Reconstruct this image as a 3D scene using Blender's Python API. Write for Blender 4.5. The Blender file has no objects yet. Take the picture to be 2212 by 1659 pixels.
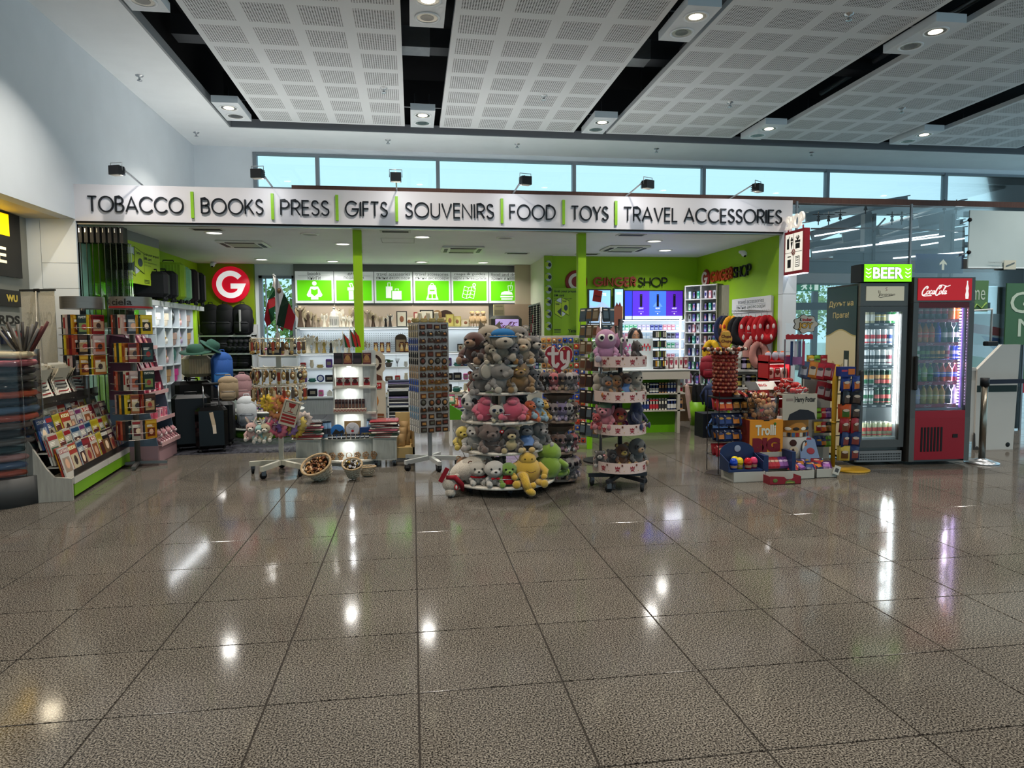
import bpy,math,random
from mathutils import Vector,Matrix
PI=math.pi
RNG=random.Random(11)
sc=bpy.context.scene
COL=sc.collection
# ------------------------------------------------------------------ camera
FPX,YAW,PITCH,ROLL,CAMH=1478.57,0.143389,0.0701986,0.00710108,1.45
_f=Vector((math.sin(YAW)*math.cos(PITCH),math.cos(YAW)*math.cos(PITCH),-math.sin(PITCH)))
_r=Vector((math.cos(YAW),-math.sin(YAW),0))
_u=_r.cross(_f)
_c,_s=math.cos(ROLL),math.sin(ROLL)
_r2,_u2=_c*_r-_s*_u,_s*_r+_c*_u
cam=bpy.data.objects.new('camera',bpy.data.cameras.new('camera'))
COL.objects.link(cam)
cam.matrix_world=Matrix(((_r2.x,_u2.x,-_f.x,0),(_r2.y,_u2.y,-_f.y,0),(_r2.z,_u2.z,-_f.z,CAMH),(0,0,0,1)))
cam.data.sensor_width=36.0
cam.data.lens=FPX/2212*36
cam.data.clip_end=200
sc.camera=cam
# ------------------------------------------------------------------ world, exposure
sc.view_settings.view_transform='Standard'
sc.view_settings.look='None'
sc.view_settings.exposure=0.15
sc.cycles.transparent_max_bounces=48
sc.view_settings.gamma=1.0
sc.view_settings.use_curve_mapping=False
W=bpy.data.worlds.new('world')
sc.world=W
W.use_nodes=True
_bg=W.node_tree.nodes['Background']
_bg.inputs['Color'].default_value=(0.52,0.84,1.0,1)
_bg.inputs['Strength'].default_value=1.12
def lamp(kind,loc,energy,size=0.2,rot=(0,0,0),col=(1,1,1),size_y=None,spot=None,name='lamp_light'):
 d=bpy.data.lights.new(name,kind)
 d.energy=energy
 d.color=col
 if kind=='AREA':
  d.shape='RECTANGLE' if size_y else 'DISK'
  d.size=size
  if size_y:
   d.size_y=size_y
  if spot:
   d.spread=spot
 else:
  d.shadow_soft_size=size
  if kind=='SPOT':
   d.spot_size=spot or 1.2
   d.spot_blend=0.6
 o=bpy.data.objects.new(name,d)
 COL.objects.link(o)
 o.location=loc
 o.rotation_euler=rot
 return o
def at(px,py,Y,h=CAMH):
 """world point on the upright plane at depth Y seen at photo pixel (px, py)"""
 x=(px-1106)/FPX
 y=-(py-829.5)/FPX
 d=_f+x*_r2+y*_u2
 t=Y/d.y
 return Vector((t*d.x,Y,CAMH+t*d.z))
def on(px,py,z):
 """world point on the level plane z seen at photo pixel (px, py)"""
 x=(px-1106)/FPX
 y=-(py-829.5)/FPX
 d=_f+x*_r2+y*_u2
 t=(z-CAMH)/d.z
 return Vector((t*d.x,t*d.y,z))
# ------------------------------------------------------------------ materials
def lin(h):
 h=h.lstrip('#')
 v=[int(h[i:i+2],16)/255 for i in (0,2,4)]
 return tuple(c/12.92 if c<=0.04045 else ((c+0.055)/1.055)**2.4 for c in v)
_mats={}
def M(hx,kind='plain',rough=0.5,metal=0.0,emit=0.0):
 """procedural material: a flat colour with fine noise in colour and relief, by kind"""
 key=(hx,kind,rough,metal,emit)
 if key in _mats:
  return _mats[key]
 m=bpy.data.materials.new('%s_%s'%(kind,hx.strip('#')))
 m.use_nodes=True
 nt=m.node_tree
 b=nt.nodes['Principled BSDF']
 c=lin(hx)
 b.inputs['Base Color'].default_value=(*c,1)
 b.inputs['Roughness'].default_value=rough
 b.inputs['Metallic'].default_value=metal
 if not metal:
  b.inputs['Specular IOR Level'].default_value=.5 if kind=='drink' else .28
 m.diffuse_color=(*c,1)
 N=nt.nodes.new
 L=nt.links.new
 if kind in ('plain','wood','fur','cloth','brush','paint'):
  tc=N('ShaderNodeTexCoord')
  mp=N('ShaderNodeMapping')
  L(tc.outputs['Object'],mp.inputs[0])
  no=N('ShaderNodeTexNoise')
  L(mp.outputs[0],no.inputs['Vector'])
  sc_,lo,hi,bump={'plain':(30,.96,1.04,0),'wood':(6,.86,1.1,.0),'fur':(160,.62,1.25,.9),
                             'cloth':(220,.85,1.12,.35),'brush':(12,.9,1.1,0),'paint':(2.5,.97,1.02,.0)}[kind]
  no.inputs['Scale'].default_value=sc_
  no.inputs['Detail'].default_value=3
  if kind=='wood':
   mp.inputs['Scale'].default_value=(9,9,1)
  if kind=='brush':
   mp.inputs['Scale'].default_value=(1,1,30)
  mr=N('ShaderNodeMapRange')
  mr.inputs['From Min'].default_value=.3
  mr.inputs['From Max'].default_value=.7
  mr.inputs['To Min'].default_value=lo
  mr.inputs['To Max'].default_value=hi
  L(no.outputs['Fac'],mr.inputs['Value'])
  mx=N('ShaderNodeMix')
  mx.data_type='RGBA'
  mx.blend_type='MULTIPLY'
  mx.inputs[0].default_value=1
  mx.inputs[6].default_value=(*c,1)
  L(mr.outputs[0],mx.inputs[7])
  L(mx.outputs[2],b.inputs['Base Color'])
  if bump:
   bp=N('ShaderNodeBump')
   bp.inputs['Strength'].default_value=bump
   bp.inputs['Distance'].default_value=.004
   L(no.outputs['Fac'],bp.inputs['Height'])
   L(bp.outputs[0],b.inputs['Normal'])
  if kind=='fur':
   b.inputs['Roughness'].default_value=.95
   b.inputs['Sheen Weight'].default_value=.4
 if emit:
  b.inputs['Emission Color'].default_value=(*c,1)
  b.inputs['Emission Strength'].default_value=emit
 _mats[key]=m
 return m
def dk(h,k=.72):
 v=[int(h.lstrip('#')[i:i+2],16) for i in (0,2,4)]
 return '#%02x%02x%02x'%tuple(int(c*k) for c in v)
def glassy(name,tint=(1,1,1),gloss=.12,rough=.03,ior=1.45):
 if name in _mats:
  return _mats[name]
 m=bpy.data.materials.new(name)
 m.use_nodes=True
 nt=m.node_tree
 for n in list(nt.nodes):
  nt.nodes.remove(n)
 N=nt.nodes.new
 L=nt.links.new
 out=N('ShaderNodeOutputMaterial')
 tr=N('ShaderNodeBsdfTransparent')
 tr.inputs[0].default_value=(*tint,1)
 gl=N('ShaderNodeBsdfGlossy')
 gl.inputs['Roughness'].default_value=rough
 fr=N('ShaderNodeFresnel')
 fr.inputs[0].default_value=ior
 ad=N('ShaderNodeMath')
 ad.operation='MULTIPLY_ADD'
 ad.inputs[1].default_value=1.0
 ad.inputs[2].default_value=gloss-.04
 L(fr.outputs[0],ad.inputs[0])
 mx=N('ShaderNodeMixShader')
 L(ad.outputs[0],mx.inputs[0])
 L(tr.outputs[0],mx.inputs[1])
 L(gl.outputs[0],mx.inputs[2])
 L(mx.outputs[0],out.inputs[0])
 _mats[name]=m
 return m
GLASS=glassy('clear_glass',(.95,.98,.975),.035)
GREENGLASS=glassy('green_glass',(.955,.995,.975),.04,.03,1.08)
FILM=glassy('clear_film',(.98,.98,.98),.07,.15,1.2)
FROST=M('#b9c4c2','paint',.6)
# ------------------------------------------------------------------ mesh builder
class MB:
 def __init__(s):
  s.v,s.f,s.m,s.sm,s.mats=[],[],[],[],[]
 def mi(s,mat):
  if isinstance(mat,str):
   mat=M(mat)
  if mat not in s.mats:
   s.mats.append(mat)
  return s.mats.index(mat)
 def add(s,vs,fs,mat,smooth=False,T=None):
  n=len(s.v)
  k=s.mi(mat)
  if T is not None:
   vs=[T@Vector(v) for v in vs]
  s.v.extend(tuple(v) for v in vs)
  for f in fs:
   s.f.append(tuple(i+n for i in f))
   s.m.append(k)
   s.sm.append(smooth)
  return s
 def box(s,x0,x1,y0,y1,z0,z1,mat,T=None):
  vs=[(x,y,z) for z in (z0,z1) for y in (y0,y1) for x in (x0,x1)]
  fs=[(0,2,3,1),(4,5,7,6),(0,1,5,4),(2,6,7,3),(0,4,6,2),(1,3,7,5)]
  return s.add(vs,fs,mat,False,T)
 def cbox(s,c,d,mat,T=None):
  return s.box(c[0]-d[0]/2,c[0]+d[0]/2,c[1]-d[1]/2,c[1]+d[1]/2,c[2]-d[2]/2,c[2]+d[2]/2,mat,T)
 def rbox(s,x0,x1,y0,y1,z0,z1,r,mat,T=None,smooth=False):
  """box with chamfered edges"""
  r=min(r,(x1-x0)/2.01,(y1-y0)/2.01,(z1-z0)/2.01)
  vs,fs=[],[]
  for z,ins in ((z0,r),(z0+r,0),(z1-r,0),(z1,r)):
   a,b,c,d=x0+ins,x1-ins,y0+ins,y1-ins
   q=r if not ins else r*.6
   vs+=[(a+q,c,z),(b-q,c,z),(b,c+q,z),(b,d-q,z),(b-q,d,z),(a+q,d,z),(a,d-q,z),(a,c+q,z)]
  for k in range(3):
   for i in range(8):
    j=(i+1)%8
    fs.append((k*8+i,k*8+j,k*8+8+j,k*8+8+i))
  fs.append(tuple(reversed(range(8))))
  fs.append(tuple(range(24,32)))
  return s.add(vs,fs,mat,smooth,T)
 def quad(s,pts,mat,T=None):
  return s.add(pts,[tuple(range(len(pts)))],mat,False,T)
 def lathe(s,prof,mat,n=20,c=(0,0,0),T=None,smooth=True,cap=True,sx=1,sy=1,a0=0,a1=2*PI):
  vs,fs=[],[]
  full=abs(a1-a0-2*PI)<1e-6
  m=n if full else n+1
  for r,z in prof:
   for i in range(m):
    a=a0+(a1-a0)*i/n
    vs.append((c[0]+r*math.cos(a)*sx,c[1]+r*math.sin(a)*sy,c[2]+z))
  for k in range(len(prof)-1):
   for i in range(n):
    j=(i+1)%m
    fs.append((k*m+i,k*m+j,(k+1)*m+j,(k+1)*m+i))
  s.add(vs,fs,mat,smooth,T)
  if cap and full:
   b=len(s.v)-len(vs)
   k=s.mi(mat)
   if prof[0][0]>1e-5:
    s.f.append(tuple(b+i for i in reversed(range(n))));s.m.append(k);s.sm.append(False)
   if prof[-1][0]>1e-5:
    s.f.append(tuple(b+(len(prof)-1)*n+i for i in range(n)));s.m.append(k);s.sm.append(False)
  return s
 def cyl(s,c,r,h,mat,n=16,T=None,r2=None):
  return s.lathe([(r,0),(r if r2 is None else r2,h)],mat,n,c,T)
 def ball(s,c,r,mat,n=12,rot=(0,0,0),T=None,jit=0.0,e=1.0):
  """ellipsoid; r is a number or three radii"""
  if not hasattr(r,'__len__'):
   r=(r,r,r)
  rings=max(4,int(n*.6))
  Rm=Matrix.Translation(c)@__import__('mathutils').Euler(rot).to_matrix().to_4x4()
  if T is not None:
   Rm=T@Rm
  vs=[(0,0,-r[2])]
  fs=[]
  for k in range(1,rings):
   ph=-PI/2+PI*k/rings
   for i in range(n):
    a=2*PI*i/n
    j=1+(RNG.random()-.5)*jit
    vs.append((r[0]*math.cos(ph)*math.cos(a)*j,r[1]*math.cos(ph)*math.sin(a)*j,r[2]*math.sin(ph)*j))
  vs.append((0,0,r[2]))
  for i in range(n):
   j=(i+1)%n
   fs.append((0,1+j,1+i))
   for k in range(rings-2):
    a=1+k*n
    fs.append((a+i,a+j,a+n+j,a+n+i))
   a=1+(rings-2)*n
   fs.append((a+i,a+j,len(vs)-1))
  return s.add(vs,fs,mat,True,Rm)
 def tube(s,pts,r,mat,n=8,T=None,closed=False):
  pts=[Vector(p) for p in pts]
  rs=r if hasattr(r,'__len__') else [r]*len(pts)
  vs,fs=[],[]
  N=len(pts)
  up=None
  for i,p in enumerate(pts):
   if closed:
    d=pts[(i+1)%N]-pts[i-1]
   else:
    d=pts[min(i+1,N-1)]-pts[max(i-1,0)]
   d=d.normalized() if d.length>1e-9 else Vector((0,0,1))
   if up is None:
    up=Vector((0,0,1)) if abs(d.z)<.9 else Vector((1,0,0))
   a=d.cross(up)
   if a.length<1e-6:
    a=d.cross(Vector((0,1,0.1)))
   a.normalize()
   b=a.cross(d).normalized()
   up=b
   for k in range(n):
    t=2*PI*k/n
    vs.append(p+(a*math.cos(t)+b*math.sin(t))*rs[i])
  seg=N if closed else N-1
  for i in range(seg):
   for k in range(n):
    l=(k+1)%n
    j=(i+1)%N
    fs.append((i*n+k,i*n+l,j*n+l,j*n+k))
  if not closed:
   fs.append(tuple(reversed(range(n))))
   fs.append(tuple(range((N-1)*n,N*n)))
  return s.add(vs,fs,mat,n>4,T)
 def bar(s,a,b,w,h,mat,T=None):
  """rectangular bar from a to b"""
  a,b=Vector(a),Vector(b)
  d=(b-a).normalized()
  u=Vector((0,0,1)) if abs(d.z)<.95 else Vector((0,1,0))
  x=d.cross(u).normalized()*w/2
  y=x.cross(d).normalized()*h/2
  vs=[a-x-y,a+x-y,a+x+y,a-x+y,b-x-y,b+x-y,b+x+y,b-x+y]
  fs=[(3,2,1,0),(4,5,6,7),(0,1,5,4),(1,2,6,5),(2,3,7,6),(3,0,4,7)]
  return s.add(vs,fs,mat,False,T)
 def prism(s,poly,mat,d,T=None,smooth=False):
  """polygon in the XZ plane facing -Y, thickness d behind it"""
  n=len(poly)
  vs=[(x,0,z) for x,z in poly]+[(x,d,z) for x,z in poly]
  fs=[tuple(range(n)),tuple(range(2*n-1,n-1,-1))]
  fs+=[((i+1)%n,i,n+i,n+(i+1)%n) for i in range(n)]
  return s.add(vs,fs,mat,smooth,T)
 def pouch(s,w,h,d,mat,T=None,mat2=None,band=None):
  """soft packet standing on its lower edge, face to -Y"""
  nx,nz=6,6
  for side in (-1,1):
   vs,fs=[],[]
   for k in range(nz+1):
    for i in range(nx+1):
     u,v=i/nx,k/nz
     q=(4*u*(1-u))**.5*(4*v*(1-v))**.5
     q *= 1+.15*math.sin(9*u+5*v)
     vs.append(((u-.5)*w,side*q*d/2,v*h))
   for k in range(nz):
    for i in range(nx):
     a=k*(nx+1)+i
     f=(a,a+1,a+nx+2,a+nx+1)
     fs.append(f if side<0 else tuple(reversed(f)))
   if mat2 and side<0:
    lo,hi=band or (2,5)
    s.add(vs,[f for q,f in enumerate(fs) if not (lo<=q//nx<hi and 0<q%nx<nx-1)],mat,True,T)
    s.add(vs,[f for q,f in enumerate(fs) if lo<=q//nx<hi and 0<q%nx<nx-1],mat2,True,T)
   else:
    s.add(vs,fs,mat,True,T)
  return s
 def mesh(s,name):
  me=bpy.data.meshes.new(name)
  me.from_pydata(s.v,[],s.f)
  for m in s.mats:
   me.materials.append(m)
  me.polygons.foreach_set('material_index',s.m)
  me.polygons.foreach_set('use_smooth',s.sm)
  me.update()
  return me
 def build(s,name,parent=None,loc=None,rot=None):
  o=bpy.data.objects.new(name,s.mesh(name))
  COL.objects.link(o)
  if parent:
   o.parent=parent
  if loc is not None:
   o.location=loc
  if rot is not None:
   o.rotation_euler=rot
  return o
def TR(loc=(0,0,0),rz=0,rx=0,ry=0,s=1):
 return Matrix.Translation(loc)@Matrix.Rotation(rz,4,'Z')@Matrix.Rotation(rx,4,'X')@Matrix.Rotation(ry,4,'Y')@Matrix.Diagonal((s,s,s,1))
def tag(o,label=None,cat=None,group=None,kind=None):
 if label:o['label']=label
 if cat:o['category']=cat
 if group:o['group']=group
 if kind:o['kind']=kind
 return o
def empty(name,label,cat,loc=(0,0,0),rz=0,group=None):
 o=bpy.data.objects.new(name,None)
 COL.objects.link(o)
 o.location=loc
 o.rotation_euler=(0,0,rz)
 o.empty_display_size=.05
 return tag(o,label,cat,group)
KIDS={}
def child(o,p):
 KIDS.setdefault(p.name,[]).append(o)
 return o
def part(mb,name,parent,label=None,kind=None):
 o=mb.build(name,parent)
 child(o,parent)
 if label:o['label']=label
 if kind:o['kind']=kind
 return o
def copy_tree(o,parent=None):
 c=o.copy()
 COL.objects.link(c)
 c.parent=parent
 for ch in KIDS.get(o.name,[]):
  child(copy_tree(ch,c),c)
 return c
_proto={}
def inst(key,make,loc,label,cat,group=None,rz=0,rx=0,ry=0,s=1.0):
 """first use builds the thing, later uses copy it and its parts"""
 if key not in _proto:
  o=make()
  _proto[key]=o
 else:
  o=copy_tree(_proto[key])
  for k in ('group',):
   if k in o:del o[k]
 o.location=loc
 o.rotation_euler=(rx,ry,rz)
 o.scale=s if hasattr(s,'__len__') else (s,s,s)
 return tag(o,label,cat,group)
ORD=['first','second','third','fourth','fifth','sixth','seventh','eighth','ninth','tenth','eleventh','twelfth',
       'thirteenth','fourteenth','fifteenth','sixteenth','seventeenth','eighteenth','nineteenth','twentieth']
# ------------------------------------------------------------------ lettering
_txt={}
def txt(s,bold=0.0):
 """text as a flat unit-height mesh (built-in font)"""
 k=(s,bold)
 if k not in _txt:
  cu=bpy.data.curves.new('lettering','FONT')
  cu.body=s
  cu.offset=bold
  cu.resolution_u=3
  o=bpy.data.objects.new('lettering',cu)
  me=o.to_mesh()
  vs=[tuple(v.co) for v in me.vertices]
  fs=[tuple(p.vertices) for p in me.polygons]
  o.to_mesh_clear()
  bpy.data.objects.remove(o)
  bpy.data.curves.remove(cu)
  if not vs:
   vs,fs=[(0,0,0),(1,0,0),(1,1,0)],[]
  x0,x1=min(v[0] for v in vs),max(v[0] for v in vs)
  y0,y1=min(v[1] for v in vs),max(v[1] for v in vs)
  w,h=max(x1-x0,1e-6),max(y1-y0,1e-6)
  _txt[k]=([((v[0]-x0)/w,(v[1]-y0)/h) for v in vs],fs)
 return _txt[k]
def put(mb,s,x0,x1,z0,z1,y,mat,bold=0.0,T=None,shear=0.0):
 """lettering filling the rectangle x0..x1, z0..z1 on a face at depth y looking to -Y"""
 vs,fs=txt(s,bold)
 mb.add([(x0+(x1-x0)*u+shear*v*(z1-z0),y,z0+(z1-z0)*v) for u,v in vs],fs,mat,False,T)
def arc(cx,cy,rx,ry,a0,a1,n=14):
 return [(cx+rx*math.cos(math.radians(a0+(a1-a0)*i/n)),cy+ry*math.sin(math.radians(a0+(a1-a0)*i/n))) for i in range(n+1)]
GL={  # geometric capitals: width, strokes
 'T':(.62,[[(0,1),(.62,1)],[(.31,1),(.31,0)]]),
 'O':(1.02,[arc(.51,.5,.51,.51,0,360,30)]),
 'B':(.56,[[(0,0),(0,1),(.28,1)]+arc(.28,.765,.24,.235,90,-90,8)+[(0,.53)],[(.28,.53)]+arc(.28,.265,.28,.265,90,-90,8)+[(0,0)]]),
 'A':(.82,[[(0,0),(.41,1),(.82,0)],[(.13,.32),(.69,.32)]]),
 'C':(.9,[arc(.51,.5,.51,.51,40,320,24)]),
 'K':(.6,[[(0,0),(0,1)],[(0,.36),(.54,1)],[(.19,.58),(.6,0)]]),
 'S':(.5,[arc(.25,.75,.22,.25,20,200,9)+[(.12,.6),(.36,.44)]+arc(.25,.26,.25,.26,35,-160,10)]),
 'P':(.55,[[(0,0),(0,1),(.28,1)]+arc(.28,.73,.27,.27,90,-90,9)+[(0,.46)]]),
 'R':(.55,[[(0,0),(0,1),(.28,1)]+arc(.28,.73,.27,.27,90,-90,9)+[(0,.46)],[(.25,.46),(.55,0)]]),
 'E':(.46,[[(.46,1),(0,1),(0,0),(.46,0)],[(0,.52),(.44,.52)]]),
 'F':(.44,[[(.44,1),(0,1),(0,0)],[(0,.52),(.42,.52)]]),
 'G':(1.0,[arc(.51,.5,.51,.51,42,358,26)+[(.5,.48)]]),
 'I':(.04,[[(.02,0),(.02,1)]]),
 'U':(.62,[[(0,1)]+arc(.31,.31,.31,.31,180,360,12)+[(.62,1)]]),
 'V':(.7,[[(0,1),(.35,0),(.7,1)]]),
 'N':(.68,[[(0,0),(0,1),(.68,0),(.68,1)]]),
 'D':(.72,[[(0,0),(0,1),(.22,1)]+arc(.22,.5,.5,.5,90,-90,14)+[(0,0)]]),
 'Y':(.66,[[(0,1),(.33,.45),(.66,1)],[(.33,.45),(.33,0)]]),
 'L':(.42,[[(0,1),(0,0),(.42,0)]]),
 'H':(.64,[[(0,0),(0,1)],[(.64,0),(.64,1)],[(0,.52),(.64,.52)]]),
 ' ':(.22,[]),
}
def ribbon(mb,pl,t,mat,d,T):
 """flat stroke of width t along a polyline in XZ, thickness d towards -Y"""
 if len(pl)<2:
  return
 closed=math.dist(pl[0],pl[-1])<1e-4
 P=pl[:-1] if closed else list(pl)
 n=len(P)
 L,Rr=[],[]
 for i in range(n):
  a=P[i-1] if (i>0 or closed) else None
  b=P[(i+1)%n] if (i<n-1 or closed) else None
  def nrm(p,q):
   l=max(math.dist(p,q),1e-9)
   return (-(q[1]-p[1])/l,(q[0]-p[0])/l)
  n1=nrm(a,P[i]) if a else None
  n2=nrm(P[i],b) if b else None
  if n1 and n2:
   m=(n1[0]+n2[0],n1[1]+n2[1])
   l2=m[0]**2+m[1]**2
   k=min(2/max(l2,.15),2.2)
   m=(m[0]*k,m[1]*k)
  else:
   m=n1 or n2
  h=t/2
  L.append((P[i][0]+m[0]*h,P[i][1]+m[1]*h))
  Rr.append((P[i][0]-m[0]*h,P[i][1]-m[1]*h))
 vs,fs=[],[]
 for i in range(n):
  vs+=[(L[i][0],-d,L[i][1]),(Rr[i][0],-d,Rr[i][1]),(L[i][0],0,L[i][1]),(Rr[i][0],0,Rr[i][1])]
 for i in range(n if closed else n-1):
  a,b=i*4,((i+1)%n)*4
  fs+=[(a,a+1,b+1,b),(a+2,a,b,b+2),(a+1,a+3,b+3,b+1)]
 if not closed:
  fs+=[(0,2,3,1),(n*4-4,n*4-3,n*4-1,n*4-2)]
 mb.add(vs,fs,mat,False,T)
def word_letters(s,x0,x1,z0,z1,t,gap=.2):
 """geometric capitals fitted to a rectangle: list of (char, strokes in metres)"""
 H=z1-z0-t
 tot=sum(GL[c][0] for c in s)*1.0+gap*(len(s)-1)
 k=(x1-x0-t)/tot
 x=0
 out=[]
 for c in s:
  w,st=GL[c]
  out.append((c,[[(x0+t/2+(x+px)*k,z0+t/2+pz*H) for px,pz in pl] for pl in st]))
  x+=w+gap
 return out
# ------------------------------------------------------------------ lights of the place
WARM=(1,.93,.82)
COOL=(.93,.97,1)
HALL_X=[-2.70+2.917*k for k in range(6)]
HALL_Y=[11.35,7.6,3.85,0.1,-3.65]
for hx_ in HALL_X:
 for q,hy_ in enumerate(HALL_Y):
  lamp('AREA',(hx_,hy_-.17,4.90),50 if hy_<9 else 34,.13,col=WARM,spot=1.9)
SHOP_L=[(-2.55,9.55),(-1.0,10.5),(-2.61,12.7),(-1.41,12.9),(.155,9.67),(.19,12.9),(1.33,12.9),(3.54,9.78),(4.1,10.82)]
SHOP_DIM=[(-1.34,9.56),(1.31,9.65)]
for lx,ly in SHOP_L:
 lamp('AREA',(lx,ly,2.80),16,.16,col=(1,.97,.92),spot=2.6)
# ------------------------------------------------------------------ structure
WALLW=M('#d2d8de','paint',.55)
CEILW=M('#e6eaed','paint',.6)
BLK=M('#0d0f14','paint',.8)
GREEN=M('#8fbe10','paint',.5)
def struct(name,mb,label=None,parent=None):
 o=mb.build(name,parent)
 o['kind']='structure'
 if parent:child(o,parent)
 if label:o['label']=label
 return o
def granite(name,base,dark,light,rough,scale=95):
 m=bpy.data.materials.new(name)
 m.use_nodes=True
 nt=m.node_tree
 b=nt.nodes['Principled BSDF']
 N,L=nt.nodes.new,nt.links.new
 tc=N('ShaderNodeTexCoord')
 ge=N('ShaderNodeNewGeometry')
 n1=N('ShaderNodeTexNoise');n1.inputs['Scale'].default_value=scale;n1.inputs['Detail'].default_value=4
 n2=N('ShaderNodeTexNoise');n2.inputs['Scale'].default_value=1.3;n2.inputs['Detail'].default_value=3
 n3=N('ShaderNodeTexVoronoi');n3.inputs['Scale'].default_value=scale*1.6
 for n in (n1,n2,n3):
  L(ge.outputs['Position'],n.inputs['Vector'])
 cr=N('ShaderNodeValToRGB')
 e=cr.color_ramp.elements
 e[0].position=.36;e[0].color=(*lin(dark),1)
 e[1].position=.62;e[1].color=(*lin(light),1)
 x=cr.color_ramp.elements.new(.47);x.color=(*lin(base),1)
 L(n1.outputs['Fac'],cr.inputs[0])
 oi=N('ShaderNodeObjectInfo')
 mr=N('ShaderNodeMapRange');mr.inputs['To Min'].default_value=.95;mr.inputs['To Max'].default_value=1.05
 L(oi.outputs['Random'],mr.inputs['Value'])
 mr2=N('ShaderNodeMapRange');mr2.inputs['From Min'].default_value=.3;mr2.inputs['From Max'].default_value=.7
 mr2.inputs['To Min'].default_value=.86;mr2.inputs['To Max'].default_value=1.12
 L(n2.outputs['Fac'],mr2.inputs['Value'])
 mu=N('ShaderNodeMath');mu.operation='MULTIPLY'
 L(mr.outputs[0],mu.inputs[0]);L(mr2.outputs[0],mu.inputs[1])
 mx=N('ShaderNodeMix');mx.data_type='RGBA';mx.blend_type='MULTIPLY';mx.inputs[0].default_value=1
 L(cr.outputs[0],mx.inputs[6]);L(mu.outputs[0],mx.inputs[7])
 L(mx.outputs[2],b.inputs['Base Color'])
 b.inputs['Roughness'].default_value=rough
 b.inputs['Specular IOR Level'].default_value=.11
 bp=N('ShaderNodeBump');bp.inputs['Strength'].default_value=.03;bp.inputs['Distance'].default_value=.01
 n4=N('ShaderNodeTexNoise');n4.inputs['Scale'].default_value=5
 L(ge.outputs['Position'],n4.inputs['Vector'])
 L(n4.outputs['Fac'],bp.inputs['Height'])
 L(bp.outputs[0],b.inputs['Normal'])
 return m
GRAN=granite('speckled_granite','#423d38','#0b0a09','#7d776e',.1,150)
DARKTILE=granite('dark_tile','#3a3a40','#2a2a2f','#50515a',.1,20)
GROUT=M('#241f1a','paint',.8)
# floor: slab of grout, then each tile on it
TX,TY=.6,.58
fb=MB()
fb.box(-7,16,-12,18,-.2,-.004,GROUT)
floor=struct('floor',fb,'polished speckled granite floor')
tiles=[]
for i in range(-16,27):
 for j in range(-21,30):
  x0,y0=i*TX,2.144+(j-0)*TY
  if x0<-7 or x0>15.5 or y0>17:
   continue
  tiles.append((x0,y0))
def inview(x,y,z=0):
 d=Vector((x,y,z-CAMH))
 w=d.dot(_f)
 if w<.3:
  return None
 return 1106+FPX*d.dot(_r2)/w,829.5-FPX*d.dot(_u2)/w
def dark_zone(x0,y0):
 return-3.94<x0+.3<-.45 and y0+.3>8.95
near,rest=[],[]
for x0,y0 in tiles:
 if dark_zone(x0,y0):
  continue
 vis=any(p and-40<p[0]<2252 and 0<p[1]<1700 for p in (inview(x0+a,y0+b) for a in (0,.6) for b in (0,.58)))
 (near if vis else rest).append((x0,y0))
near.sort(key=lambda t:t[1])
rest+=near[298:]
near=near[:298]
def tile_mb(x0=0,y0=0,mb=None,g=.0035,mat=None):
 mb=mb or MB()
 a,b,c,d,e=x0+g,x0+TX-g,y0+g,y0+TY-g,.0015
 vs=[(a,c,-.006),(b,c,-.006),(b,d,-.006),(a,d,-.006),(a,c,-e),(b,c,-e),(b,d,-e),(a,d,-e),
          (a+e,c+e,0),(b-e,c+e,0),(b-e,d-e,0),(a+e,d-e,0)]
 fs=[(8,9,10,11)]
 for k in range(4):
  l=(k+1)%4
  fs+=[(k,l,4+l,4+k),(4+k,4+l,8+l,8+k)]
 return mb.add(vs,fs,mat or GRAN)
me0=tile_mb().mesh('tile')
for x0,y0 in near:
 o=bpy.data.objects.new('tile',me0)
 COL.objects.link(o)
 o.parent=floor
 o.location=(x0,y0,0)
mb=MB()
for x0,y0 in rest:
 tile_mb(x0,y0,mb)
part(mb,'far_tiles',floor,kind='stuff')
mb=MB()
mb.box(-3.94,-.45,8.93,13.6,-.003,.001,DARKTILE)
o=part(mb,'dark_shop_floor',floor,'dark glossy tiled floor inside the shop')
for i in range(6):
 for j in range(8):
  t=tile_mb(mat=DARKTILE).build('tile',floor)
  t.location=(-3.9+i*.575,8.94+j*.58,.0075)
  t.scale=(.955,1,1)
# hall walls
mb=MB()
mb.box(-4.1,-3.94,-12,13.6,2.87,6.0,WALLW)
mb.box(-4.1,-3.94,8.98,13.6,0,2.87,WALLW)
struct('wall_left',mb,'tall white wall left of the shop')
mb=MB()
mb.box(-3.94,-3.925,9.25,13.6,.02,2.83,GREEN)
struct('trim_5',mb,'bright green panelling behind the folded glass doors')
mb=MB()
for a,b,c,d in ((-4.48,-4.335,0,2.87),(-4.33,-3.94,0,1.34),(-4.33,-3.94,1.345,2.05),(-4.33,-3.94,2.055,2.35),(-4.33,-3.94,2.355,2.87)):
 mb.box(a,b,8.9,8.98,c,d,WALLW)
mb.box(-4.5,-3.94,8.93,8.97,0,2.87,M('#4a4a48'))
struct('wall_alcove',mb,'white panelled wall end beside the exchange counter')
mb=MB()
mb.box(-6.6,-4.1,-12,8.9,2.87,2.95,M('#c8bfa4','paint'))
struct('ceiling_alcove',mb,'low soffit over the exchange counter')
mb=MB()
mb.box(-4.62,-4.48,-2,8.98,0,2.87,M('#8d8d86','paint'))
struct('wall_exchange',mb)
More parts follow.
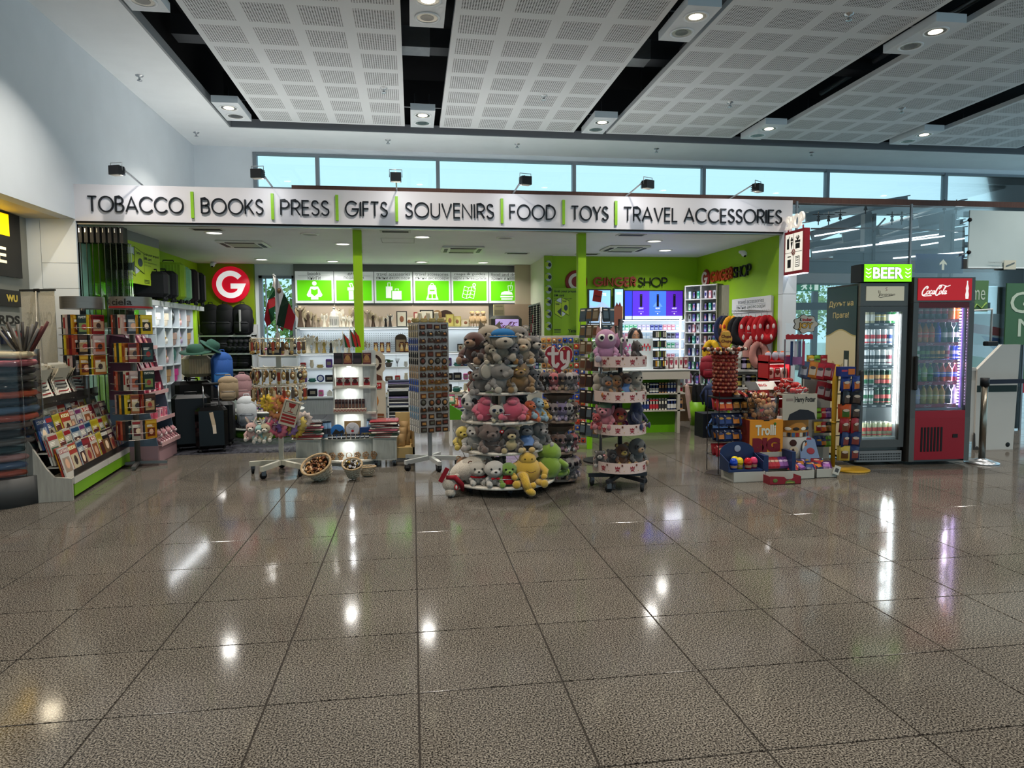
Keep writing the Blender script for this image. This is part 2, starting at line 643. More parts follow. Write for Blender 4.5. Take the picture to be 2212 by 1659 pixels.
# back wall with clerestory and shop window
YB=13.6
mb=MB()
mb.box(-3.94,-2.86,YB,YB+.2,0,4.9,WALLW)
mb.box(-2.22,2.3,YB,YB+.2,0,4.24,WALLW)
mb.box(-2.86,-2.22,YB,YB+.2,2.62,4.24,WALLW)
mb.box(-2.86,-2.22,YB,YB+.2,0,1.1,WALLW)
mb.box(2.3,5.3,YB,YB+.2,0,4.24,WALLW)
mb.box(-3.94,16,YB,YB+.2,4.9,6,WALLW)
mb.box(5.3,16,YB,YB+.2,4.0,4.24,WALLW)
struct('wall_back',mb,'white back wall below and beside the high windows')
FRM=M('#7c848c','paint',.4,.3)
for k,(xa,xb) in enumerate(zip((-2.86,-1.73,.54,3.245,5.97,8.72,11.49),(-1.73,.54,3.245,5.97,8.72,11.49,14.3))):
 r=MB()
 r.box(xa-.035,xa+.035,YB-.03,YB+.09,4.24,4.9,FRM)
 r.box(xa,xb,YB-.02,YB+.09,4.86,4.905,FRM)
 r.box(xa,xb,YB-.02,YB+.09,4.235,4.27,FRM)
 f=struct('window_%d'%(k+1),r,'high strip window pane of the bright clerestory')
 g=MB();g.box(xa+.035,xb-.035,YB+.03,YB+.036,4.27,4.86,GLASS)
 part(g,'window_pane',f)
r=MB()
for q in ((-2.86,-2.8,1.1,2.62),(-2.26,-2.22,1.1,2.62)):
 r.box(q[0],q[1],YB-.02,YB+.1,q[2],q[3],FRM)
r.box(-2.86,-2.22,YB-.02,YB+.1,2.57,2.62,FRM)
r.box(-2.86,-2.22,YB-.02,YB+.1,1.1,1.14,FRM)
r.box(-2.745,-2.73,YB-.02,YB+.04,1.14,2.57,FRM)
f=struct('window_8',r,'tall narrow window behind the two big flags')
g=MB();g.box(-2.8,-2.26,YB+.04,YB+.046,1.14,2.57,GLASS)
part(g,'window_pane',f)
# hall ceiling: soffit border, recess, floating perforated panels
mb=MB()
mb.box(-3.94,-3.0,-12,13.6,5.0,5.1,CEILW)
mb.box(-3.0,16,12.4,13.6,5.0,5.1,CEILW)
mb.box(-3.0,-2.97,-12,12.4,5.0,5.12,M('#8e9296','paint'))
mb.box(-3.0,16,12.36,12.4,5.0,5.14,M('#6c7077','paint'))
ceil=struct('ceiling',mb,'white plaster border round a black ceiling void')
mb=MB()
mb.box(-3.1,16,-12,12.5,5.95,6.0,BLK)
mb.box(-3.12,-3.1,-12,12.5,5.1,5.95,BLK)
mb.box(-3.1,16,12.5,12.52,5.1,5.95,BLK)
part(mb,'black_void',ceil,'black painted void above the floating panels')
def perf_mat():
 m=bpy.data.materials.new('perforated_panel')
 m.use_nodes=True
 nt=m.node_tree
 b=nt.nodes['Principled BSDF']
 N,L=nt.nodes.new,nt.links.new
 tc=N('ShaderNodeTexCoord')
 sp=N('ShaderNodeSeparateXYZ')
 L(tc.outputs['Object'],sp.inputs[0])
 def mth(op,a,v=None,v2=None):
  n=N('ShaderNodeMath');n.operation=op
  for i,q in enumerate((a,v,v2)):
   if q is None:continue
   if isinstance(q,(int,float)):n.inputs[i].default_value=q
   else:L(q,n.inputs[i])
  return n.outputs[0]
 masks,dots=[],[]
 for ax,per in ((0,.585),(1,.602)):
  u=mth('FRACT',mth('DIVIDE',sp.outputs[ax],per))
  d=mth('ABSOLUTE',mth('SUBTRACT',u,.5))
  masks.append(mth('LESS_THAN',d,.38))
  w=mth('FRACT',mth('MULTIPLY',u,20.0))
  w=mth('SUBTRACT',w,.5)
  dots.append(mth('MULTIPLY',w,w))
 r2=mth('ADD',dots[0],dots[1])
 hole=mth('LESS_THAN',r2,.095)
 f=mth('MULTIPLY',hole,mth('MULTIPLY',masks[0],masks[1]))
 mx=N('ShaderNodeMix');mx.data_type='RGBA'
 mx.inputs[6].default_value=(*lin('#d6d9dc'),1)
 mx.inputs[7].default_value=(*lin('#15171c'),1)
 L(f,mx.inputs[0])
 L(mx.outputs[2],b.inputs['Base Color'])
 b.inputs['Roughness'].default_value=.7
 return m
PERF=perf_mat()
PEDGE=M('#c0c4c8','paint',.6)
mb=MB()
mb.box(0,2.34,-24,0,0,.004,PERF)
mb.box(0,2.34,-24.0,0,.004,.07,PEDGE)
me0=mb.mesh('perforated_panel')
for k in range(6):
 o=bpy.data.objects.new('perforated_panel',me0)
 COL.objects.link(o)
 o.parent=ceil
 o.location=(-2.41+2.925*k,11.99,5.0)
 for yy in (11.0,6.5):
  h=MB()
  for xx in (.3,2.0):
   h.tube([(xx,yy-11.99,.07),(xx,yy-11.99,.94)],.006,M('#50555a',metal=.6,rough=.4),4)
  hh=h.build('hanger',o)
# ducts and pipes in the void
mb=MB()
DUCT=M('#8d9398','brush',.4,.6)
for yy in (9.6,6.1,2.4):
 mb.box(-3.0,16,yy,yy+.28,5.35,5.6,M('#3c4046','paint',.6))
 for xx in (0.0,3.1,6.0,8.9):
  mb.box(xx-.12,xx+.3,yy-.01,yy+.29,5.34,5.61,DUCT)
mb.tube([(3.6,2,5.4),(3.9,11,5.5)],.04,DUCT)
mb.tube([(6.6,2,5.4),(6.9,11,5.5)],.04,DUCT)
part(mb,'ventilation_duct',ceil,'grey ducts inside the black void')
# hall light boxes
RIM=M('#e3e5e8','paint',.3)
CONE=M('#8a8478','plain',.2,.9)
def light_box():
 t=empty('ceiling_light','','')
 b=MB();b.box(-.19,.19,-.44,.44,0,.10,M('#d3d8dd','paint',.4));part(b,'housing',t)
 for yy,lit in ((-.2,1),(.2,0)):
  r=MB();r.lathe([(.14,-.001),(.14,-.008),(.115,-.008),(.113,-.001)],RIM,24,(0,yy,0),cap=False)
  ring=part(r,'rim',t)
  c=MB()
  c.lathe([(.113,-.004),(.09,-.0035),(.05,-.003)],CONE,20,(0,yy,0),cap=False)
  c.lathe([(.0001,-.005),(.075,-.0045)],M('#fff0cc','bulb',.4,emit=9.0) if lit else M('#4a463e','bulb',.2,.8),16,(0,yy,0),cap=False)
  child(c.build('bulb',ring),ring)
 s=MB()
 for xx in (-.12,.12):
  s.tube([(xx,.3,.1),(xx,.3,.5)],.006,M('#50555a',metal=.6,rough=.4),4)
 s.tube([(-.5,.3,.28),(.5,.3,.28)],.008,M('#9a9fa4',metal=.6,rough=.4),4)
 part(s,'hanger',t)
 return t
NX=['leftmost','second','third','fourth','fifth','sixth']
for q,hy_ in enumerate(HALL_Y[:3]):
 for k,hx_ in enumerate(HALL_X):
  inst('lightbox',light_box,(hx_,hy_,4.93),'%s twin downlight box from the left in the %s row between the ceiling panels'%(NX[k],('far','near','overhead')[q]),
             'ceiling light','twin downlight boxes in the hall ceiling')
# sprinklers
def sprinkler():
 b=MB()
 ch=M('#b9bcc0',metal=.9,rough=.25)
 b.lathe([(.035,0),(.03,-.008),(.01,-.012),(.01,-.04),(.022,-.042),(.022,-.046),(.0,-.046)],ch,12,cap=False)
 return b.build('sprinkler')
for i,(px,py,z) in enumerate(((301,163,5),(424,286,5),(838,302,5),(1117,311,5),(1418,321,5),(1753,329,5),(829,190,5),(1175,206,5),(1577,221,5),(1834,30,5),(1948,234,5))):
 inst('sprinkler',sprinkler,on(px,py,z),'small chrome ceiling sprinkler, %s along the %s'%(ORD[i],'white plaster border' if i<6 else 'perforated panels'),
         'sprinkler','sprinklers in the hall ceiling',s=1.5)
# shop shell: ceiling, fascia, side wall, columns
mb=MB()
mb.box(-3.94,5.08,9.02,11.8,2.83,2.95,CEILW)
mb.box(-3.94,2.3,11.8,13.6,2.83,2.95,CEILW)
shopc=struct('ceiling_shop',mb,'flat white ceiling inside the shop')
FW=M('#d6d2d6','paint',.45)
mb=MB()
mb.box(-3.94,5.2,8.9,9.02,2.85,3.28,FW)
mb.box(-3.94,5.08,8.93,9.0,2.815,2.83,M('#a8a8a8',metal=.7,rough=.3))
mb.box(-3.94,5.08,8.92,9.01,2.83,2.85,M('#17181a'))
sign=empty('shop_fascia','long white fascia board with thin black capitals and green dividers over the shop','sign',(0,0,0))
part(mb,'board',sign)
BL=M('#15171c','plain',.35)
GB=M('#86b92a','plain',.4)
words=[('TOBACCO',190,398,423,457),('BOOKS',435,570,430,460),('PRESS',606,712,434,464),('GIFTS',746,838,438,468),('SOUVENIRS',875,1067,441,472),
         ('FOOD',1100,1200,445,476),('TOYS',1233,1314,447,478),('TRAVEL ACCESSORIES',1346,1688,449,482)]
YF=8.9
LT=.0165
for w,a,b_,t_,u_ in words:
 p0,p1=at(a,u_,YF),at(b_,u_,YF)
 ztop=at((a+b_)/2,(t_+1),YF).z
 zbot=at((a+b_)/2,u_-1,YF).z
 zbot,ztop=2.955,3.145
 for ch,strokes in word_letters(w,p0.x,p1.x,zbot,ztop,LT,.2):
  if not strokes:continue
  l=MB()
  for st in strokes:
   ribbon(l,st,LT,BL,.022,TR((0,YF,0)))
  part(l,'letter',sign)
for px in (417,589.5,728.5,857,1084,1217,1330):
 x=at(px,460,YF).x
 l=MB();l.box(x-.017,x+.017,YF-.025,YF,2.90,3.215,GB)
 part(l,'divider',sign)
def spot_arm():
 t=empty('display_spotlight','','')
 b=MB();b.bar((0,0,0),(0,-.42,.17),.018,.012,M('#b5b8bc',metal=.7,rough=.3));part(b,'arm',t)
 b=MB()
 b.box(-.065,.065,-.5,-.4,.05,.15,M('#1a1b1f',rough=.4))
 b.box(-.055,.055,-.49,-.41,.045,.052,M('#d9d2bf',metal=.3,rough=.3))
 for i in range(4):b.box(-.06,.06,-.398,-.38,.06+i*.022,.068+i*.022,M('#1a1b1f'))
 part(b,'lamp_head',t)
 b=MB();b.tube([(-.075,-.45,.1),(-.075,-.45,.19),(.075,-.45,.19),(.075,-.45,.1)],.005,M('#9a9da2',metal=.7,rough=.3),5);part(b,'bracket',t)
 return t
for i,px in enumerate((268,571,855,1122,1381,1620)):
 p=at(px,400,8.45)
 inst('spotarm',spot_arm,(p.x-.02*(i-2),8.98,3.27),'%s black arm spotlight from the left, leaning over the white fascia'%ORD[i],'spotlight','spotlights above the fascia',rz=(-.35,-.25,0,.25,.45,.6)[i])
 lamp('AREA',(p.x,8.52,3.31),1.6,.1,rot=(.55,0,0),col=COOL,name='spot_glow')
mb=MB()
mb.box(-1.48,15,9.1,9.2,3.28,3.37,M('#5b3d33','wood',.5))
struct('trim_1',mb,'dark red-brown timber beam behind the fascia')
GREENW=M('#8db814','paint',.55)
mb=MB();mb.box(2.3,5.08,11.8,11.9,0,2.83,GREENW)
struct('wall_shop_back',mb,'lime green wall behind the tobacco counter')
mb=MB();mb.box(5.08,5.14,9.02,11.9,0,2.83,GREENW)
struct('wall_shop_right',mb,'lime green right wall of the shop')
mb=MB()
for z0,z1 in ((0,1.2),(1.205,2.0),(2.005,2.85)):
 mb.box(5.08,5.28,8.9,9.02,z0,z1,WALLW)
 mb.box(5.14,5.28,9.02,9.9,z0,z1,WALLW)
struct('wall_pilaster',mb,'white panelled end wall right of the shop opening')
mb=MB();mb.box(2.3,2.36,11.9,13.6,0,2.83,M('#cdcfbd','paint'));mb.box(2.0,2.3,13.3,13.6,0,2.83,M('#b9ad97','paint'))
struct('wall_nook',mb,'pale side wall beside the food sign')
mb=MB();mb.box(-3.94,-2.93,13.5,13.6,1.7,2.83,M('#7d9412','paint'))
mb.box(-3.94,-2.9,13.48,13.6,0,1.7,M('#c9cac8','paint'))
struct('wall_luggage',mb,'olive green wall with the round G sign above the backpacks')
for k,(xa,xb) in enumerate(((-.745,-.635),(2.24,2.35))):
 mb=MB();mb.box(xa,xb,9.15,9.26,0,2.83,GREENW)
 tag(mb.build('support_post'),'square lime green post, %s of the two under the fascia'%('left' if k==0 else 'right'),'post')
# shop ceiling fixtures
def down():
 t=empty('recessed_downlight','','')
 b=MB();b.lathe([(.125,0),(.12,-.012),(.1,-.014),(.098,-.002)],RIM,24,cap=False);part(b,'rim',t)
 b=MB();b.lathe([(.0,-.004),(.098,-.003)],M('#fff8e8','bulb',.4,emit=4),20,cap=False);part(b,'bulb',t)
 return t
def down_off():
 t=empty('recessed_downlight','','')
 b=MB();b.lathe([(.125,0),(.12,-.012),(.1,-.014),(.098,-.002)],RIM,24,cap=False);part(b,'rim',t)
 b=MB();b.lathe([(.0,-.004),(.098,-.003)],M('#6a6a66','bulb',.3,.6),20,cap=False);part(b,'bulb',t)
 return t
for i,(x,y) in enumerate(SHOP_L):
 inst('down',down,(x,y,2.83),'lit round shop downlight, %s, %s'%(('above the luggage','above the gift shelves','above the counter','above the handbags')[3 if x<-3 else 0 if x<-1.2 else (1 if x<2 else 2)],('near the fascia','midway back','near the back wall')[0 if y<9.9 else (1 if y<11.5 else 2)])+(' on its right' if x>3.8 or x in (1.33,-1.41) else ''),
         'downlight','round downlights in the shop ceiling')
for i,(x,y) in enumerate(SHOP_DIM):
 inst('downoff',down_off,(x,y,2.83),'unlit round downlight in the shop ceiling, %s'%('left of the first green post' if i==0 else 'between the green posts'),'downlight','round downlights in the shop ceiling')
def cassette():
 t=empty('cassette_air_conditioner','','')
 wp=M('#d5d8d2','paint',.4)
 b=MB();b.rbox(-.33,.33,-.33,.33,-.03,0,.02,wp);part(b,'panel',t)
 g=MB();g.box(-.19,.19,-.19,.19,-.034,-.029,M('#a9b29c','paint'));part(g,'grille',t)
 for a in range(4):
  v=MB();v.box(-.2,.2,-.29,-.235,-.036,-.028,M('#15171a'),TR(rz=a*PI/2));part(v,'air_slot',t)
 return t
for x,y,l in ((-2.42,10.6,'left'),(.8,10.95,'middle'),(3.35,10.6,'right')):
 inst('cassette',cassette,(x,y,2.83),'square white ceiling air conditioner on the %s of the shop ceiling'%l,'air conditioner','ceiling air conditioners in the shop')
def vent():
 b=MB();b.box(-.2,.2,-.08,.08,-.012,0,M('#cfd4cf','paint'))
 for i in range(5):b.box(-.17,.17,-.07+i*.03,-.055+i*.03,-.014,-.011,M('#2b2e2a'))
 return b.build('ceiling_vent')
for x,y,l in ((-2.55,9.25,'behind the fascia at the left'),(-.2,9.2,'behind the fascia at the middle'),(1.75,11.4,'right of the middle air conditioner'),(3.0,9.2,'behind the fascia at the right'),(2.95,11.4,'above the counter wall')):
 inst('vent',vent,(x,y,2.83),'small slotted white ceiling vent '+l,'vent','ceiling vents in the shop')
def camdome():
 t=empty('security_camera','','')
 b=MB();b.lathe([(.05,0),(.05,-.03),(.02,-.05)],M('#d9dadd','paint',.3),16);part(b,'mount',t)
 b=MB();b.lathe([(.0,-.09),(.03,-.085),(.045,-.05),(.04,-.02),(0,-.01)],M('#d9dadd','paint',.3),16,T=TR((0,-.03,-.03),rx=-1.0));b.ball((0,-.085,-.085),.022,M('#101114',rough=.1));part(b,'lens_housing',t)
 return t
for px,py,l in ((461,566,'beside the round G sign'),(1090,578,'above the food and drinks sign')):
 inst('seccam',camdome,on(px,py,2.83),'small white security camera on the ceiling '+l,'camera','security cameras')
inst('seccam',camdome,(5.0,9.95,2.72),'small white security camera high on the right green wall','camera','security cameras')
# exterior ground and trees seen through the windows
mb=MB();mb.box(-60,80,19,120,-.3,-.25,M('#b9bfb0','paint'))
o=mb.build('outside_ground');o['kind']='structure'
def tree(x,y,h,label):
 t=empty('leafy_tree',label,'tree',(x,y,-.25),group='trees outside')
 b=MB();b.tube([(0,0,0),(.05,0,h*.5),(0,.1,h*.8)],[.14,.09,.03],M('#6a5a48','wood'));part(b,'trunk',t)
 b=MB()
 r=random.Random(int(x*10))
 for i in range(900):
  a,q,z=r.random()*2*PI,r.random()**.5*h*.3,r.gauss(.68,.14)*h
  c=Vector((q*math.cos(a),q*math.sin(a),z))
  u=Vector((r.gauss(0,1),r.gauss(0,1),r.gauss(0,1))).normalized()*.1
  v=u.orthogonal().normalized()*.07
  b.quad([c-u,c-v,c+u,c+v],M(('#7f9a4a','#98ac5c','#64803a')[i%3],rough=.7))
 part(b,'foliage',t)
tree(at(625,600,26).x,26,3.9,'tree crown outside behind the flags')
tree(at(1728,600,30).x,30,4.2,'bare green tree outside by the exit door')
tree(at(1812,600,32).x,32,4.6,'leafy tree outside right of the exit door')
# ------------------------------------------------------------------ shared builders for goods
STEEL=M('#b9bcc0',metal=.9,rough=.25)
RUB=M('#17181a',rough=.6)
WHT=M('#d8d8d6','paint',.45)
WOODW=M('#c8c8c0','wood',.5)
def caster(parent,x,y,r=.035,rz=0,name='caster',top=.085):
 T=TR((x,y,0),rz=rz)
 b=MB()
 b.tube([(-.012,0,r),(.012,0,r)],r,RUB,14,T)
 b.box(-.018,.018,-.012,.028,r,r*2+.012,M('#56585c',metal=.6,rough=.35),T)
 b.cyl((0,.01,r*2),.009,max(top-2*r,.01),STEEL,8,T)
 return part(b,name,parent)
def star_base(t,R,n,col,z=.10,bw=.045,bh=.04,a0=.3,hub=.035):
 for k in range(n):
  a=a0+2*PI*k/n
  b=MB()
  b.bar((.02*math.cos(a),.02*math.sin(a),z+.015),(R*math.cos(a),R*math.sin(a),z),bw,bh,col)
  part(b,'base_arm',t)
  caster(t,(R-.03)*math.cos(a),(R-.03)*math.sin(a),rz=a+.5)
def book_mb(w,h,t,cov,pic,band,seed=0,title=None,tcol='#f4f0e4'):
 r=random.Random(seed)
 b=MB()
 cov,pic,band=dk(cov,.78),dk(pic,.78),dk(band,.78)
 b.box(-w/2,w/2,0,t,0,h,M(cov,'print',.3))
 b.box(-w/2+.002,w/2+.0005,.0015,t-.0015,.002,h+.0005,M('#8e887c','print',.8))
 y=-.0006
 z0,z1=h*(.1+.1*r.random()),h*(.55+.15*r.random())
 x0,x1=-w*(.3+.15*r.random()),w*(.3+.15*r.random())
 b.quad([(x0,y,z0),(x1,y,z0),(x1,y,z1),(x0,y,z1)],M(pic,'print',.3))
 cx,cz=(x0+x1)/2,z0+(z1-z0)*.55
 rr=min(w,h)*.2
 b.quad([(cx+rr*math.cos(a*PI/4),y*2,cz+rr*1.2*math.sin(a*PI/4)) for a in range(8)],M(('#c99a7c','#3a2a26','#e2c7a8','#8b2f2c')[seed%4],'print',.3))
 b.quad([(-w*.45,y,h*.8),(w*.45,y,h*.8),(w*.45,y,h*.94),(-w*.45,y,h*.94)],M(band,'print',.3))
 if title:
  put(b,title,-w*.42,w*.42,h*.815,h*.925,y*2.2,M(tcol,'print',.3),.01)
 else:
  for k in range(3):
   z=h*(.72-k*.045)
   b.quad([(-w*.4,y*1.5,z),(-w*.4+w*(.3+.4*r.random()),y*1.5,z),(-w*.4+w*.5,y*1.5,z+h*.02),(-w*.4,y*1.5,z+h*.02)],M(tcol,'print',.3))
 # spine marks
 b.quad([(-w/2-.0006,t*.8,h*.3),(-w/2-.0006,t*.2,h*.3),(-w/2-.0006,t*.2,h*.85),(-w/2-.0006,t*.8,h*.85)],M(band,'print',.3))
 return b
def bottle_mb(r,h,body,cap,lab=None,neck=.32,shoulder=.62,lz=(.25,.5),glass=True):
 """returns (body, label, cap) builders"""
 b=MB()
 prof=[(r*.9,0),(r,h*.03),(r*.97,h*.2),(r,h*shoulder),(r*.75,h*(shoulder+.12)),(r*neck,h*(shoulder+.22)),(r*neck,h*.95)]
 b.lathe(prof,M(body,'drink',.08),12)
 c=MB();c.cyl((0,0,h*.94),r*neck*1.25,h*.06,M(cap,'drink',.35),10)
 l=None
 if lab:
  l=MB();l.lathe([(r*1.015,h*lz[0]),(r*1.015,h*lz[1])],M(lab,'print',.35),12,cap=False)
  l.lathe([(r*1.03,h*(lz[0]*.4+lz[1]*.6)),(r*1.03,h*(lz[0]*.25+lz[1]*.75))],M('#e9e6dc','print',.35),12,cap=False)
 return b,l,c
def bottle(key,label,cat,loc,group,r=.032,h=.24,body='#2a1208',cap='#b01418',lab='#b5141c',rz=0,**kw):
 def mk():
  t=empty('drink_bottle','','')
  b,l,c=bottle_mb(r,h,body,cap,lab,**kw)
  part(b,'bottle_body',t)
  if l:part(l,'paper_label',t)
  part(c,'cap',t)
  return t
 return inst('bottle'+key,mk,loc,label,cat,group,rz)
def can(key,label,loc,group,r=.033,h=.165,body='#1a5a30',band='#d8d2b8',top='#c8cacc'):
 def mk():
  t=empty('drink_can','','')
  b=MB();b.lathe([(r*.85,0),(r,h*.05),(r,h*.93),(r*.84,h)],M(body,'can',.25,.3),12);part(b,'can_body',t)
  b=MB();b.lathe([(r*.84,h),(r*.86,h+.004),(r*.8,h+.004),(0,h-.001)],M(top,'can',.25,.8),12,cap=False);part(b,'rim',t)
  b=MB();b.lathe([(r*1.01,h*.4),(r*1.01,h*.66)],M(band,'print',.4),12,cap=False,a0=PI,a1=2*PI)
  b.lathe([(r*1.01,h*.12),(r*1.01,h*.2)],M(band,'print',.4),12,cap=False);part(b,'printed_band',t)
  return t
 return inst('can'+key,mk,loc,label,'can',group)
def carton(name,w,d,h,col,face='#e8e4da',art=None,tilt=0):
 def mk():
  b=MB()
  b.box(-w/2,w/2,0,d,0,h,M(col,'print',.4))
  y=-.0007
  b.quad([(-w*.42,y,h*.12),(w*.42,y,h*.12),(w*.42,y,h*.5),(-w*.42,y,h*.5)],M(face,'print',.4))
  if art:
   b.quad([(w*.3*math.cos(a*PI/4),y*2,h*.55+h*.25*math.sin(a*PI/4)) for a in range(8)],M(art,'print',.4))
  b.quad([(-w*.35,y,h*.78),(w*.35,y,h*.78),(w*.35,y,h*.9),(-w*.35,y,h*.9)],M(face,'print',.4))
  return b.build(name)
 return mk
def pouch_item(name,w,h,d,c1,c2,c3=None):
 def mk():
  b=MB()
  b.pouch(w,h,d,M(c1,'print',.3),None,M(c2,'print',.3),(1,4))
  if c3:
   b.quad([(w*.3*math.cos(a*PI/4),-d*.56,h*.62+h*.1*math.sin(a*PI/4)) for a in range(8)],M(c3,'print',.3))
  b.box(-w/2,w/2,-.002,.002,h*.97,h*1.03,M(c1,'print',.3))
  return b.build(name)
 return mk
def shelf_unit(name,label,cat,x0,x1,y0,y1,zs,zt,mat,back=True,sides=True,th=.025,loc=(0,0,0),rz=0,lip=None,ndiv=0):
 """open shelving: zs shelf heights, zt top"""
 t=empty(name,label,cat,loc,rz)
 if back:
  b=MB();b.box(x0,x1,y1-.015,y1,zs[0],zt,mat)
  n=max(1,int((x1-x0)/.6))
  for i in range(1,n):
   x=x0+(x1-x0)*i/n
   b.box(x-.002,x+.002,y1-.018,y1-.014,zs[0],zt,M('#77797a'))
  part(b,'back_panel',t)
 for z in zs:
  b=MB();b.box(x0,x1,y0,y1-.015,z-th,z,mat)
  if lip:b.box(x0,x1,y0-.006,y0,z-th,z+lip,M('#cfd2d4','paint',.3))
  part(b,'shelf',t)
 if sides:
  for x in (x0,x1-.02):
   b=MB();b.box(x,x+.02,y0,y1,0,zt,mat);part(b,'side_panel',t)
 for k in range(1,ndiv+1):
  x=x0+(x1-x0)*k/(ndiv+1)
  b=MB();b.box(x-.008,x+.008,y0,y1,zs[0],zt,mat);part(b,'divider',t)
 return t
def angel(name,h,robe,wing,hair,arms='up',wings=True):
 """slim robed figurine: robe, head, hair, arms and wings"""
 def mk():
  t=empty(name,'','')
  b=MB()
  b.lathe([(h*.17,0),(h*.14,h*.05),(h*.09,h*.35),(h*.065,h*.55),(h*.075,h*.68),(h*.05,h*.78),(h*.025,h*.82)],M(robe,'plain',.5),12,sy=.75)
  b.ball((0,0,h*.89),(h*.055,h*.055,h*.07),M('#d9c4a6','plain',.5),8)
  b.ball((0,h*.012,h*.905),(h*.062,h*.058,h*.068),M(hair,'plain',.6),8)
  if arms=='up':
   for s in (-1,1):b.tube([(s*h*.06,0,h*.74),(s*h*.14,-.002,h*.80),(s*h*.2,0,h*.93)],[h*.022,h*.018,h*.012],M(robe,'plain',.5),6)
  elif arms=='pray':
   for s in (-1,1):b.tube([(s*h*.06,0,h*.74),(s*h*.09,-h*.06,h*.62),(0,-h*.09,h*.68)],[h*.024,h*.02,h*.014],M(robe,'plain',.5),6)
  else:
   for s in (-1,1):b.tube([(s*h*.06,0,h*.74),(s*h*.11,-h*.03,h*.6),(s*h*.05,-h*.06,h*.5)],[h*.024,h*.02,h*.014],M(robe,'plain',.5),6)
  part(b,'robed_body',t)
  if wings:
   for s in (-1,1):
    w=MB()
    w.prism([(0,h*.5),(s*h*.1,h*.42),(s*h*.2,h*.55),(s*h*.24,h*.78),(s*h*.2,h*.95),(s*h*.1,h*.86),(0,h*.74)][::s],M(wing,'plain',.5),h*.02,TR((0,h*.05,0)))
    part(w,'wing',t)
  return t
 return mk
